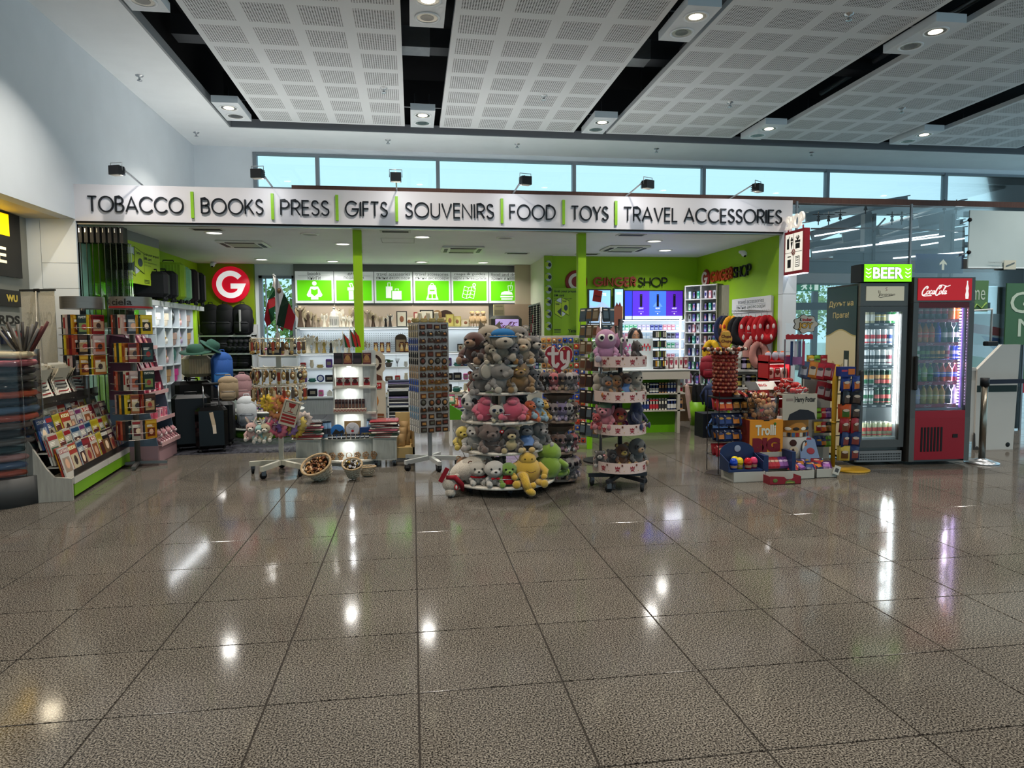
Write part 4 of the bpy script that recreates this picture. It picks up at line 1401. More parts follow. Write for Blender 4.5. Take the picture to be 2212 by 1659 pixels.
for ri,(z,row,dx,iscan) in enumerate(cola_rows):
 for back in range(2):
  for i,k in enumerate(row):
   L_=fpos(FBX+.02,FY-.08,.1+i*dx,.09+back*.1,z)
   place='front row' if back==0 else 'back row'
   nm=NM[ri] if ri<4 else 'lowest'
   if iscan:
    n_,c1,c2=CC[k]
    can(k,'%s, %s, %s shelf, red fridge'%(n_,place,nm),L_,'%s, %s, red fridge'%(n_,place),.026,.15,c1,c2)
   else:
    n_,c1,c2,c3,h=CB[k]
    bottle(k,'%s, %s, %s shelf, red fridge'%(n_,place,nm),'bottle',L_,'%s, %s, %s shelf, red fridge'%(n_,place,nm),.031,h,c1,c3,c2,shoulder=.62)
# dark green beer advert panel beside the fridge
p0,p1=at(1790,800,7.0),at(1847,640,7.0)
z0,z1=.95,1.99
t=empty('advert_panel','dark green and cream printed advert on the side of the beer fridge','poster',(4.785,6.86,0),rz=-.06-PI/2)
b=MB()
b.box(-.60,0,-.006,0,.06,1.97,M('#1f3a38','print',.4));pn=part(b,'board',t)
b=MB()
n_=24
b.prism([(-.60,.06),(0,.06)]+[(-.6*i/n_,1.42+.07*(.5-.5*math.cos(2*PI*i/n_))) for i in range(n_+1)],M('#c9bf98','print',.4),.001,TR((0,-.0075,0)))
b.prism([(-.60*i/n_,1.415+.07*(.5-.5*math.cos(2*PI*i/n_))) for i in range(n_+1)]+[(-.6*i/n_,1.43+.07*(.5-.5*math.cos(2*PI*i/n_))) for i in range(n_,-1,-1)],M('#a89a62','print',.4),.001,TR((0,-.0085,0)))
b.box(-.22,-.12,-.009,-.007,.98,1.26,M('#20342e','print'));b.box(-.2,-.14,-.011,-.009,1.04,1.16,M('#d8d8cc','print'))
b.prism([(-.46,.98),(-.26,.98),(-.24,1.12),(-.33,1.06),(-.44,1.14),(-.5,1.08)],M('#a89a72','print'),.002,TR((0,-.009,0)))
G_=M('#c8b77c','print')
put(b,'Духът на',-.55,-.06,1.74,1.82,-.0085,G_,.01)
put(b,'Прага!',-.46,-.14,1.61,1.69,-.0085,G_,.01)
child(b.build('printed_art',pn),pn)
# white check-in desk, stanchion
DW=M('#c6c2bc','paint',.45)
d0=on(2105,974,0);d1=on(2190,972,0)
t=empty('check_in_desk','scuffed white check-in desk with a slanted end panel and dark stripe','desk',(6.74,7.5,0),rz=-.08)
b=MB()
b.prism([(.12,0),(.62,0),(.66,1.3),(.42,1.3),(.12,1.0)],DW,.05);ep=part(b,'end_panel',t)
b=MB();b.box(.12,.635,-.004,0,.72,.80,M('#1b2c2a'));child(b.build('dark_stripe',ep),ep)
b=MB();b.ball((.55,-.001,.06),(.03,.004,.03),M('#121212'),10);child(b.build('cable_hole',ep),ep)
b=MB();b.prism([(.1,0),(.2,0),(.15,.05),(.13,.03),(.12,.2),(.1,.22)],M('#3a3430'),.004,TR((0,-.004,0)));child(b.build('scuff',ep),ep)
b=MB();b.box(-.35,.12,.02,.04,.1,.86,DW);b.box(-.35,.12,.02,.5,.98,1.02,DW);b.box(-.35,.12,.03,.05,.86,.98,M('#b8b4ae','paint'));part(b,'front_panel',t)
b=MB();b.box(-.3,.0,.3,.6,1.02,1.28,M('#a9a69e','paint'));part(b,'upper_counter',t)
t=empty('glass_screen','clear upright hygiene screen with a white frame on the desk','screen',(6.6,7.7,1.28))
b=MB();b.tube([(0,0,.42),(.62,0,.46),(.62,0,0)],.014,WHT);part(b,'frame',t)
b=MB();b.box(0,.62,-.002,.002,.02,.43,GLASS);part(b,'pane',t)
b=MB();b.rbox(.54,.7,-.04,.04,0,.06,.01,M('#1b1b1d'));part(b,'clamp',t)
def bigbottle():
 t=empty('water_bottle','','')
 b=MB();b.lathe([(.04,0),(.045,.02),(.04,.1),(.05,.16),(.05,.22),(.02,.29),(.018,.31)],FILM,14);part(b,'bottle_body',t)
 b=MB();b.cyl((0,0,.305),.02,.02,M('#7a8a98'),10);part(b,'cap',t)
 return t
inst('bigbottle',bigbottle,(6.78,7.62,1.02),'empty clear plastic water bottle standing on the white desk','bottle')
t=empty('queue_barrier','steel queue post with a black belt beside the red fridge','barrier',(6.25,6.72,0))
b=MB();b.lathe([(.17,0),(.17,.012),(.12,.03),(.03,.055),(.03,.06)],STEEL,28);part(b,'base',t)
b=MB();b.cyl((0,0,.05),.034,.83,M('#8c8478','brush',.25,.9),20);part(b,'pole',t)
b=MB();b.cyl((0,0,.86),.045,.09,M('#1b1c20'),16);part(b,'belt_head',t)
b=MB();b.bar((.03,0,.905),(3.0,-.05,.92),.003,.05,M('#1c2030'));part(b,'belt',t)
# green posters behind the desk
def poster(name,label,x0,x1,z0,z1,y,col,art,rz=0,cat='poster'):
 t=empty(name,label,cat,(x0,y,0),rz)
 b=MB();b.box(0,x1-x0,0,.02,z0,z1,M(col,'print',.4));b.box(.02,.05,.005,.015,0,z0,M('#8a9090',metal=.6,rough=.4));s=part(b,'board',t)
 b=MB();art(b,x1-x0,z0,z1);child(b.build('printed_art',s),s)
 return t
LG=M('#b9c6b4','print')
Yp=8.6
a0,a1=at(2098,680,Yp),at(2136,606,Yp)
def art1(b,w,z0,z1):
 put(b,'me',.0,w*.8,z0+.16,z0+.3,-.004,LG,.0)
 b.tube([(w*.1,-.003,z0+.02),(w*.3,-.003,z0+.1),(w*.6,-.003,z0+.04),(w*.9,-.003,z0+.12)],.012,M('#7a9a4a'),6)
poster('green_banner','olive green welcome poster reading me above the white desk',a0.x,a1.x,a1.z-.43,a1.z,Yp,'#55784a',art1)
a0,a1=at(2170,745,Yp),at(2240,612,Yp)
def art2(b,w,z0,z1):
 put(b,'Gi',.06,.5,z1-.42,z1-.12,-.004,LG)
 put(b,'M',.2,.5,z1-.75,z1-.5,-.004,LG)
poster('green_banner','dark green poster with large pale letters at the right edge',a0.x,8.95,a0.z,a1.z,Yp,'#3f6444',art2)
a0=at(2100,760,9.9)
def art3(b,w,z0,z1):
 b.prism([(.1,z0+.7),(1.9,z0+.45),(1.9,z0+.35),(.1,z0+.55)],M('#b02a38','print'),.003,TR((0,-.004,0)))
 b.prism([(.3,z0+.5),(1.9,z0+.28),(1.9,z0+.05),(.6,z0+.2)],M('#2a3a8c','print'),.003,TR((0,-.004,0)))
 b.prism([(.0,z0+.2),(1.9,z0-.1),(1.9,z0-.3),(.0,z0-.1)],M('#5a8a40','print'),.003,TR((0,-.004,0)))
 put(b,'as',.35,.6,z0-.02,z0+.1,-.006,LG)
 b.prism([(.2,z0-.2),(1.9,z0-.35),(1.9,z0-.5),(.2,z0-.38)],M('#a8283a','print'),.003,TR((0,-.004,0)))
poster('airline_hoarding','white hoarding with red blue and green sweeping stripes',at(2085,700,9.9).x,11,.9,1.75,9.9,'#d4dadf',art3)
# ------------------------------------------------------------------ left: exchange counter side, cushions, magazines, book stands, luggage
def wall_sign(name,label,y0,y1,z0,z1,col,art,x=-4.475,emit=0,d=.03):
 """flat sign on the side wall facing +X; local x runs away from the camera"""
 t=empty(name,label,'sign',(x,y0,0),PI/2)
 b=MB();b.box(0,y1-y0,-d,0,z0,z1,M(col,'print',.4,emit=emit));s=part(b,'board',t)
 b=MB();art(b,y1-y0,z0,z1,-d-.002);child(b.build('printed_art',s),s)
 return t
YE=M('#f2c500','panel',.4,emit=1.0)
def A1(b,w,z0,z1,y):
 b.box(0,w-.22,y,y+.001,z0+.45,z1-.02,YE);put(b,'CHANGE',w-2.0,w-.3,z0+.14,z0+.32,y,M('#f6e7c0',emit=.8),.02)
wall_sign('exchange_sign','large black wall sign with a glowing yellow panel',5.4,8.7,2.15,2.86,'#141312',A1)
def A2(b,w,z0,z1,y):put(b,'WU',w-.3,w-.08,z0+.05,z1-.05,y,M('#c9b04a'),.06)
wall_sign('transfer_plate','small black plate with gold letters under the yellow sign',7.0,8.65,1.82,2.0,'#171614',A2)
def A3(b,w,z0,z1,y):put(b,'CARDS',w-.75,w-.02,z0,z1,y,M('#1b1a18'),.04)
wall_sign('card_lettering','black lettering reading CARDS on the exchange wall',7.6,8.66,1.62,1.72,'#8d8d86',A3,d=.004)
def A4(b,w,z0,z1,y):
 b.ball((w*.35,y,(z0+z1)/2),(.1,.003,.07),M('#243a80'),16);b.ball((w*.65,y-.002,(z0+z1)/2),(.1,.003,.07),M('#a02a2c'),16);put(b,'Maestro',w*.2,w*.8,z0+.055,z1-.06,y-.008,M('#e4e0d8'),.02)
wall_sign('card_plate','small dark blue plate with red and blue discs on the exchange wall',8.25,8.66,1.40,1.55,'#1c2238',A4)
def A5(b,w,z0,z1,y):
 b.rbox(w-.4,w-.04,y-.003,y,z0+.1,z0+.42,.03,M('#cfc9bc'));b.ball((w-.28,y-.004,z0+.34),(.08,.003,.055),M('#7a2a24'),14);b.ball((w-.16,y-.005,z0+.34),(.08,.003,.055),M('#8a4a28'),14)
 put(b,'VISA',w-.34,w-.1,z0+.14,z0+.24,y-.005,M('#2a2a30'),.03);put(b,'ADVANCE',w-1.1,w-.45,z0+.17,z0+.23,y,M('#b9bcc4'));put(b,'CARDS',w-.9,w-.45,z0+.07,z0+.13,y,M('#b9bcc4'))
wall_sign('cash_advance_board','dark blue rounded board with payment card symbols',6.9,8.6,.72,1.22,'#262c3c',A5)
# cushions in a clear tube
t=empty('cushion_dispenser','grey round base with a clear tube full of wrapped travel cushions','display stand',(-3.66,6.64,0))
b=MB();b.cyl((0,0,0),.36,.25,M('#4a4948','paint',.5),40);part(b,'base',t)
b=MB();b.lathe([(.335,.25),(.335,1.36)],FILM,40,cap=False);part(b,'clear_tube',t)
b=MB()
for a in (-.5,.3,1.2):b.tube([(.338*math.cos(a),.338*math.sin(a),.25),(.338*math.cos(a),.338*math.sin(a),1.36)],.006,FILM,6)
part(b,'rods',t)
cc=[('coral','#c4573c'),('dusty blue','#566a86'),('pale pink','#c08c84'),('dark teal','#1f3a3c'),('grey','#6d655f'),('black','#1b1a1e'),('taupe','#6a5a52'),('coral','#c0553e'),
      ('slate blue','#5a7086'),('navy','#26323f'),('bright coral','#c85a3a'),('black','#16161a'),('dark grey','#5a544e'),('near-black','#191a20'),('rose pink','#b25f66'),('cream','#b8a988')]
def cushion(c,k):
 def mk():
  t=empty('wrapped_cushion','','')
  b=MB();b.lathe([(0,.002),(.24,.003),(.285,.014),(.297,.034),(.285,.056),(.22,.066),(0,.062)],M(c,'cloth',.8),30,cap=False);b.v=[(x*(1+.02*math.sin(5*x*20+k)),y,z+.004*math.sin(x*30+k)*math.sin(y*25)) for x,y,z in b.v];part(b,'cushion',t)
  b=MB();b.ball((0,0,.034),(.31,.31,.042),FILM,22,jit=.12);part(b,'plastic_wrap',t)
  return t
 return mk
for i,(n,c) in enumerate(cc):
 inst('cush%d'%i,cushion(c,i),(-3.66+.01*(i%3),6.64,.25+i*.0685),'%s wrapped cushion, %s from the bottom of the clear tube'%(n,ORD[i]),'cushion','wrapped cushions in the clear tube',rz=i)
t=empty('pamphlet_bundle','bundle of clear-wrapped rolls leaning above the cushions','bundle',(-3.42,6.64,1.345))
b=MB()
for i in range(16):
 a=(i-8)*.055
 b.tube([(a*.15,.02*(i%3),0),(.02+a*.5,.02*(i%3),.2+.02*(i%4))],.012,M(('#5a2a28','#75706a','#3a3532')[0 if i>12 else 1+i%2],'cloth',.6),6)
b.lathe([(.03,0),(.12,.17)],FILM,14,cap=False)
part(b,'wrapped_rolls',t)
# back of a roll-up banner
p=at(66,640,8.2)
t=empty('banner_stand','plain back of a white roll-up banner on a leaning pole','banner',(-4.05,8.2,0),rz=-.25)
b=MB();b.box(-.2,.2,-.003,.003,.02,1.98,M('#c9c3b6','cloth',.7));part(b,'cloth',t)
b=MB();b.bar((-.21,0,1.985),(.21,0,1.985),.02,.02,M('#2b2b2a'));b.box(-.03,.03,-.02,-.004,1.965,2.0,M('#1a1a1a'));part(b,'top_rail',t)
b=MB();b.tube([(0,-.02,1.97),(.1,-.25,.02)],.008,M('#8e8c86',metal=.6,rough=.4));part(b,'pole',t)
b=MB();put(b,'CHANGE',.16,-.14,1.6,1.75,-.0045,M('#b4aea2','cloth',.7));part(b,'reversed_lettering',t)
b=MB();b.box(-.22,.22,-.05,.05,0,.05,M('#8e8c86',metal=.6,rough=.4));part(b,'base',t)
# magazine stand
MZ=(-3.05,6.6,0)
ang=math.atan2(2.0,-.24)
t=empty('magazine_stand','stepped pale wood magazine stand with a lime green plinth','display stand',MZ,ang)
SW=M('#a19c92','wood',.5)
LM=2.02
for x in (0,LM-.03):
 b=MB();b.prism([(0,0),(.52,0),(.52,1.0),(.46,.8),(.2,.3),(.14,.22),(.0,.2)],SW,.03,TR((x,0,0),rz=PI/2));
 part(b,'side_panel',t)
b=MB();b.box(.03,LM-.03,.0,.02,.03,.135,M('#78ad1c','paint',.4));part(b,'green_plinth',t)
for k in range(2):
 b=MB();b.box(.03+k*.985,.03+k*.985+.975,-.004,.02,.14,.2,M('#c5c0b8','paint',.4));part(b,'front_board',t)
b=MB();b.box(.03,LM-.03,-.002,.002,.2,.27,FILM);part(b,'clear_lip',t)
TZ=[(.03,.19),(.12,.30),(.21,.43),(.31,.57)]
for y,z in TZ:
 b=MB();b.box(.03,LM-.03,y-.01,y+.1,z-.012,z,SW);part(b,'shelf',t)
b=MB();b.box(.03,LM-.03,.34,.5,.80,.83,M('#4c4a48','paint'));b.box(.03,LM-.03,.33,.34,.80,.9,FILM);part(b,'newspaper_shelf',t)
b=MB();b.box(0,LM,.5,.52,.05,1.1,SW);part(b,'back_panel',t)
MAG=[('#e8e2d8','#b9a18c','#b22a30','КАРТИНКИ'),('#e3d24a','#7a2a28','#c9b01e',None),('#2a4a86','#b8c4d6','#1f58a8','СПИСЪК'),('#7c1a24','#d6b48c','#a3142a',None),('#dcd6cc','#6a4a8c','#8a3a78',None),
       ('#c64030','#e8d8b0','#e0b020','KIDS'),('#20242c','#8c6a4c','#d8d4cc','COSMO'),('#d9d2c0','#3a6a4a','#b01c28',None),('#e4dccc','#a8623c','#c84a2a','150'),('#34507c','#c8b8a0','#c8262c',None),('#b8c2c8','#55302c','#20507c',None),('#5a1c38','#c88a6a','#e8d8c0',None)]
def magazine(k,w=.205,h=.285,th=.014):
 c=MAG[k]
 def mk():
  o=book_mb(w,h,th,c[0],c[1],c[2],k,c[3]).build('magazine')
  return o
 return mk
def local(origin,a,x,y,z):
 return (origin[0]+x*math.cos(a)-y*math.sin(a),origin[1]+x*math.sin(a)+y*math.cos(a),origin[2]+z)
tn=['lowest','second','third','upper']
cn=['cream','yellow','blue','dark red','pale','orange-red','black','off-white','beige','navy','grey','plum']
for tr,(y,z) in enumerate(TZ):
 n=10
 for i in range(n):
  k=(i*5+tr*7+(i*tr)%3)%12
  for dpt in range(2):
   p=local(MZ,ang,.13+i*.195+.02*((i+tr)%3-1),y+.012+dpt*.022,z+.002+.012*((i*3+tr)%3))
   kk=(k+dpt*5)%12
   inst('mag%d'%kk,magazine(kk),p,'%s magazine, %s from the near end, %s on the %s tier'%(cn[kk],ORD[i],'in front' if dpt==0 else 'behind',tn[tr]),'magazine','magazines on the stepped stand',rz=ang+.05*((i%3)-1),rx=-.25)
def newspaper(k):
 def mk():
  b=MB()
  r=random.Random(k)
  n=6
  for sh in range(4):
   vs,fs=[],[]
   for j in range(n+1):
    v=j/n
    yy=.03*math.sin(v*2.6+sh*.3)*(1+.4*sh)-.05*v*sh*.25+sh*.004
    for x in (-.1+.01*sh,.1-.008*sh):
     vs.append((x+.02*v*(r.random()-.5),yy,v*(.33-.02*sh)))
   fs=[(2*j,2*j+1,2*j+3,2*j+2) for j in range(n)]
   b.add(vs,fs,M(('#d8d2c4','#c8c0ae')[sh%2],'print',.8),True)
  for q in range(9):
   z=.04+q*.03
   b.quad([(-.08,-.012+.0*q,z),(.0+.06*r.random(),-.012,z),(.05,-.012,z+.012),(-.08,-.012,z+.012)],M(('#2a2826','#8c2a28','#4a4844')[q%3],'print',.8),TR((0,.02*math.sin(q*.3),0)))
  return b.build('newspaper')
 return mk
for i in range(12):
 p=local(MZ,ang,.12+i*.16,.37,.832)
 sN=1.15
 inst('news%d'%(i%4),newspaper(i%4),p,'folded newspaper, %s from the near end on the top rail'%ORD[i],'newspaper','newspapers on the top rail',rz=ang+.3*((i%3)-1),rx=-.2,ry=.12*((i*2)%5-2)*.6,s=1.18)
# book spinners
BC=[('#20262c','#3a5a5c','#1c1e22',None,'black'),('#c98a18','#7a2c14','#e8b83a',None,'ochre'),('#8e1d20','#c8a080','#5a1014',None,'dark red'),('#d8cdb8','#6a2420','#a82a28',None,'cream'),
      ('#1f3028','#8aa05a','#2a3a34','ПУСТОШ','dark green'),('#b04a34','#2a1c1a','#c86a4a',None,'brick red'),('#d0aaa4','#c8623c','#e0c4bc',None,'pale pink'),('#e0c020','#2a2410','#f0d840',None,'yellow'),
      ('#3c2420','#caa878','#5a3a30',None,'brown'),('#33343c','#a8a8ac','#1c1c22',None,'charcoal'),('#b86a2c','#f0dcb0','#8c3c18',None,'orange')]
def bookp(k,th=.03):
 c=BC[k]
 def mk():
  return book_mb(.135,.212,th,c[0],c[1],c[2],k+3,c[3]).build('book')
 return mk
def spinner(label,x,y,zs,head,rz0,which,ntier):
 t=empty('book_spinner',label,'display stand',(x,y,0))
 gm=M('#77736e','brush',.35,.6)
 b=MB();b.cyl((0,0,.03),.03,1.8,gm,14);part(b,'pole',t)
 b=MB();b.lathe([(.215,0),(.215,.13)],gm,36,(0,0,1.78),cap=False);b.cyl((0,0,1.785),.21,.003,gm,30);hd=part(b,'header_drum',t)
 if head:
  b=MB()
  vs,fs=txt('ciela',.02)
  def cyl(u,v,a0,a1,z0,z1,r=.218):
   a=a0+(a1-a0)*u
   return (r*math.cos(a),r*math.sin(a),z0+(z1-z0)*v)
  b.add([cyl(u,v,-PI/2-.62,-PI/2+.42,1.815,1.885) for u,v in vs],fs,M('#1c1a19'))
  for q in range(2):
   ribbon(b,arc(-.165+q*.02,1.855-q*.012,.014,.02,60+180*q,300+180*q,8),.006,M('#1c1a19'),.002,TR((0,-.15-.006*q,0)))
  b.lathe([(.218,.005),(.218,.025)],M('#8e1c20','print'),36,(0,0,1.78),cap=False)
  child(b.build('lettering',hd),hd)
 for a in range(4):
  b=MB();b.bar((0,0,.045),(.3*math.cos(a*PI/2+rz0),.3*math.sin(a*PI/2+rz0),.03),.04,.03,M('#6a6866','brush',.35,.6));part(b,'base_arm',t)
 for ti,z in enumerate(zs):
  b=MB()
  for zz in (z-.004,z+.07):
   b.tube([(.235*math.cos(a),.235*math.sin(a),zz) for a in [k*PI/8 for k in range(16)]],.003,gm,4,closed=True)
  for k in range(8):b.tube([(0,0,z-.004),(.235*math.cos(k*PI/4),.235*math.sin(k*PI/4),z-.004)],.003,gm,4)
  part(b,'wire_tray',t)
 seq=0
 for ti,z in enumerate(zs):
  # face-out book to the left and right, spines between them
  for j in range(9):
   k=(ti*4+j*3+which*5)%11
   side=('left' if j<4 else 'right') if j not in (0,5) else ('face-out on the left' if j==0 else 'face-out on the right')
   if j in (0,5):
    a=-PI/2+(-.42 if j==0 else .42)
    p=(x+.215*math.cos(a),y+.19*math.sin(a),z)
    rz=-.25 if j==0 else .25
   else:
    q=j if j<5 else j-1
    xx=(-.10+q*.028) if q<5 else (.16+(q-5)*.02)
    p=(x+xx,y-.175+abs(xx)*.3,z)
    rz=PI/2-(.15 if q<5 else .6)
   lab='%s book %s, %s tier of the %s book spinner'%(BC[k][4],side if j in (0,5) else '%s spine from the left'%ORD[j-(1 if j<5 else 2)],tn2[ti],('plain-topped','lettered')[which])
   inst('book%d'%k,bookp(k),p,lab,'book','books on the %s spinner'%('plain-topped','lettered')[which],rz=rz)
tn2=['top','second','third','fourth','fifth','bottom']
spinner('grey book spinner with a plain drum top behind the newspapers',-3.6,8.2,[1.5,1.28,1.06],False,.4,0,3)
spinner('grey book spinner with a lettered drum top beside the pink shelf',-3.12,8.25,[1.5,1.19,.88,.62,.33],True,.2,1,5)
# folded glass doors under the fascia
t=empty('folding_glass_door','stack of folded glass door leaves with black clamps under the fascia','glass door',(0,0,0))
for i in range(8):
 x=-3.92+i*.066
 b=MB();b.box(x,x+.012,8.95,9.24,.04,2.62,GREENGLASS);lf=part(b,'glass_leaf',t)
 b=MB();b.box(x+.002,x+.010,8.94,8.95,.02,2.62,M('#10201a',rough=.3));child(b.build('dark_edge',lf),lf)
 b=MB();b.box(x-.012,x+.028,8.93,9.06,2.60,2.79,M('#1a1b1d',rough=.35));b.box(x-.004,x+.008,8.925,8.93,2.72,2.77,STEEL);child(b.build('clamp',lf),lf)
# hanging prepaid poster
pA,pB=at(262,514,9.27),at(344,540,10.35)
t=empty('hanging_poster','lime green hanging poster about prepaid SIM cards in a grey rail','poster',(pA.x,pA.y,0),math.atan2(pB.y-pA.y,pB.x-pA.x))
LGN=M('#a9c431','print',.45)
w=(pB-pA).length
z1_=pA.z
z0_=at(262,608,9.27).z
b=MB();b.box(0,w,0,.02,z1_,z1_+.14,M('#7f8283','paint'));part(b,'rail',t)
b=MB();b.box(0,w,0,.01,z0_,z1_,LGN);bd=part(b,'board',t)
def sim_art(b,x0,z0,s,y=-.003):
 b.ball((x0+.12*s,y,z0+.2*s),(.12*s,.001,.17*s),M('#c6d0d8','print'),18)
 for q,(dx,dz) in enumerate(((0,0),(.13,.05))):
  b.prism([(x0+dx*s,z0+(.08+dz)*s),(x0+(dx+.14)*s,z0+(dz)*s),(x0+(dx+.14)*s,z0+(dz+.27)*s),(x0+dx*s,z0+(dz+.33)*s)],M('#1c2a22','print'),.001,TR((0,y-.002-q*.003,0)))
  b.prism([(x0+(dx+.005)*s,z0+(.085+dz)*s),(x0+(dx+.135)*s,z0+(dz+.008)*s),(x0+(dx+.135)*s,z0+(dz+.263)*s),(x0+(dx+.005)*s,z0+(dz+.322)*s)],LGN,.001,TR((0,y-.003-q*.003,0)))
  put(b,'Yettel',x0+(dx+.015)*s,x0+(dx+.09)*s,z0+(dz+.24)*s,z0+(dz+.28)*s,y-.004-q*.003,M('#1f2a3a','print'),.02)
  if q:b.ball((x0+(dx+.08)*s,y-.008,z0+(dz+.14)*s),(.035*s,.001,.055*s),M('#33404a','print'),14)
  else:b.prism([(x0+.05*s,z0+.12*s),(x0+.125*s,z0+.04*s),(x0+.125*s,z0+.19*s)],M('#33404a','print'),.001,TR((0,y-.004,0)))
TXD=M('#26302c','print')
b=MB()
hq=z1_-z0_
T0=TR((0,0,z0_))@Matrix.Diagonal((w/.56,1,hq/.53,1))
b2=MB();sim_art(b2,.03,.09,1.0)
for l_ in (('Grab your prepaid',.3,.54,.38,.425,TXD,.015),('SIM card',.3,.42,.33,.37,TXD,.015),('Купи предплатена',.3,.5,.285,.315,M('#5a7030','print'),0),('СИМ карта',.3,.41,.245,.275,M('#5a7030','print'),0),('Yettel',.42,.54,.03,.09,M('#20303c','print'),.02)):
 put(b2,l_[0],l_[1],l_[2],l_[3],l_[4],-.003,l_[5],l_[6])
for q in range(3):b2.box(.3,.38,-.003,-.001,.06-q*.018,.068-q*.018,TXD)
b.v=[tuple(T0@Vector(v)) for v in b2.v];b.f,b.m,b.sm,b.mats=b2.f,b2.m,b2.sm,b2.mats
child(b.build('printed_art',bd),bd)
b=MB()
for q in range(14):
 r=random.Random(q)
 x,z=.0+.06*(q%7),1.72+.1*(q//7)
 b.prism([(x,z),(x+.05,z+.01),(x+.055,z+.08),(x+.01,z+.07)],M(('#4fae1c','#c8d8c8','#6cc02a')[q%3],'print'),.003,TR((0,.03,0)))
b.box(-.02,.5,.04,.045,1.66,2.0,M('#55a820','print'));part(b,'window_graphic',t)
# pink children's gift stand
PKO=(-2.957,8.43,0)
t=empty('pink_gift_stand','pink and blue-grey stepped gift stand beside the book spinner','display stand',PKO,PI/2+.02)
PK,PB,PP=M('#b38d92','paint',.5),M('#5d6e80','paint',.5),M('#5e3848','paint',.5)
prof=lambda z:(0 if z<.2 else (z-.2)*.2)
for x in (0,.66):
 b=MB()
 b.prism([(0,0),(.5,0),(.5,.2),(0,.2)],PK,.015,TR((x,0,0),rz=PI/2))
 b.prism([(0,.2),(.5,.2),(.5,.75),(prof(.75),.75)],PB,.015,TR((x,0,0),rz=PI/2))
 b.prism([(prof(.75),.75),(.5,.75),(.5,1.5),(prof(1.45),1.45)],PP,.015,TR((x,0,0),rz=PI/2));part(b,'side_panel',t)
b=MB();b.box(.015,.66,0,.015,0,.2,PK);part(b,'plinth',t)
b=MB();b.box(.015,.66,.47,.5,.2,.7,PB);b.box(.015,.66,.47,.5,.7,1.5,PP);part(b,'back_panel',t)
for z in (.21,.49,.80,1.08,1.34):
 b=MB();b.box(.0,.675,prof(z)-.04,.47,z-.015,z,M('#c79c9c','paint',.4));b.box(0,.675,prof(z)-.045,prof(z)-.04,z-.02,z+.025,M('#cda4a4','paint',.4));part(b,'shelf',t)
pks=['#d05a78','#e8a0b0','#b84a60','#e0d0d0','#8a4a6a','#e06a80']
for lv,z in enumerate((.21,.49,.80,1.08,1.34)):
 for i in range(7):
  k=(i*2+lv)%6
  p=local(PKO,PI/2+.02,.07+i*.088,prof(z)+.03+.03*(i%2),z)
  kind=('box' if lv in (1,2) else ('book' if lv>2 else 'toy'))
  if kind=='toy':
   toy('pkbear',dict(c='#c4848c',m='#e8d0d0',head=.25),p,.17,'small pink plush bear, %s from the near end on the lowest pink shelf'%ORD[i],'small plush bears on the pink stand',PI/2)
  elif kind=='book':
   inst('pkbook%d'%k,lambda k=k:book_mb(.14,.2,.01,pks[k],pks[(k+2)%6],pks[(k+4)%6],k).build('picture_book'),p,'thin pink picture book, %s from the near end, %s tier of the pink stand'%(ORD[i],('upper' if lv==3 else 'top')),'book','picture books on the pink stand',rz=PI/2+.1,rx=-.35)
  else:
   inst('pkbox%d'%k,carton('gift_box',.075,.07,.11,pks[k],pks[(k+3)%6],pks[(k+1)%6]),p,'small pink gift box, %s from the near end, %s shelf of the pink stand'%(ORD[i],('second' if lv==1 else 'middle')),'box','gift boxes on the pink stand',rz=PI/2)
# handbag cube wall along the left side
CW=M('#c6cdd0','paint',.5)
XF=-3.5
t=empty('handbag_cubes','white cube shelving of handbags along the left wall','shelf',(XF,9.75,0),PI/2)
LW=1.95
zs=[.55,.80,1.07,1.34,1.62]
b=MB();b.box(0,LW,.34,.36,0,1.92,CW);part(b,'back_panel',t)
for z in [.3]+zs:
 b=MB();b.box(0,LW,0,.34,z-.018,z,CW);part(b,'shelf',t)
for i in range(7):
 b=MB();b.box(i*LW/6-.009,i*LW/6+.009,0,.34,0,1.92,CW);part(b,'divider',t)
b=MB();b.box(-.0,LW+.45,-.05,.42,1.90,1.97,M('#c9ccce','paint'));part(b,'top_board',t)
for i in range(5):
 b=MB();b.cyl((.2+i*.38,.08,1.893),.03,.006,M('#ffffff','led',.3,emit=3),12);part(b,'spot',t)
b=MB();b.box(LW+.02,LW+.1,-.04,.36,0,1.9,M('#9ac31c','paint'));part(b,'green_end_panel',t)
lamp('AREA',(XF+.15,10.7,1.88),7,.06,size_y=1.9,col=COOL,name='shelf_light')
def handbag(c,kind=0,acc='#caa860'):
 def mk():
  t=empty('handbag','','')
  b=MB()
  if kind==0:
   b.rbox(-.1,.1,-.04,.04,0,.15,.02,M(c,'plain',.45),smooth=True)
   b.rbox(-.1,.1,-.045,-.035,.07,.15,.004,M(c,'plain',.4))
  elif kind==1:
   b.ball((0,0,.11),(.11,.06,.12),M(c,'plain',.35),16)
  else:
   b.rbox(-.08,.08,-.04,.04,0,.19,.03,M(c,'cloth',.6),smooth=True)
   b.rbox(-.055,.055,-.065,-.035,.02,.09,.015,M(c,'cloth',.6),smooth=True)
  part(b,'bag_body',t)
  b=MB();h0={0:.15,1:.2,2:.18}[kind]
  b.tube([(-.06,0,h0-.01),(-.05,0,h0+.05),(0,0,h0+.07),(.05,0,h0+.05),(.06,0,h0-.01)],.006,M(c,'plain',.45),6);part(b,'strap',t)
  b=MB();b.box(-.012,.012,-.072 if kind==2 else-.06,-.04,.08,.1,M(acc,metal=.8,rough=.3));part(b,'clasp',t)
  return t
 return mk
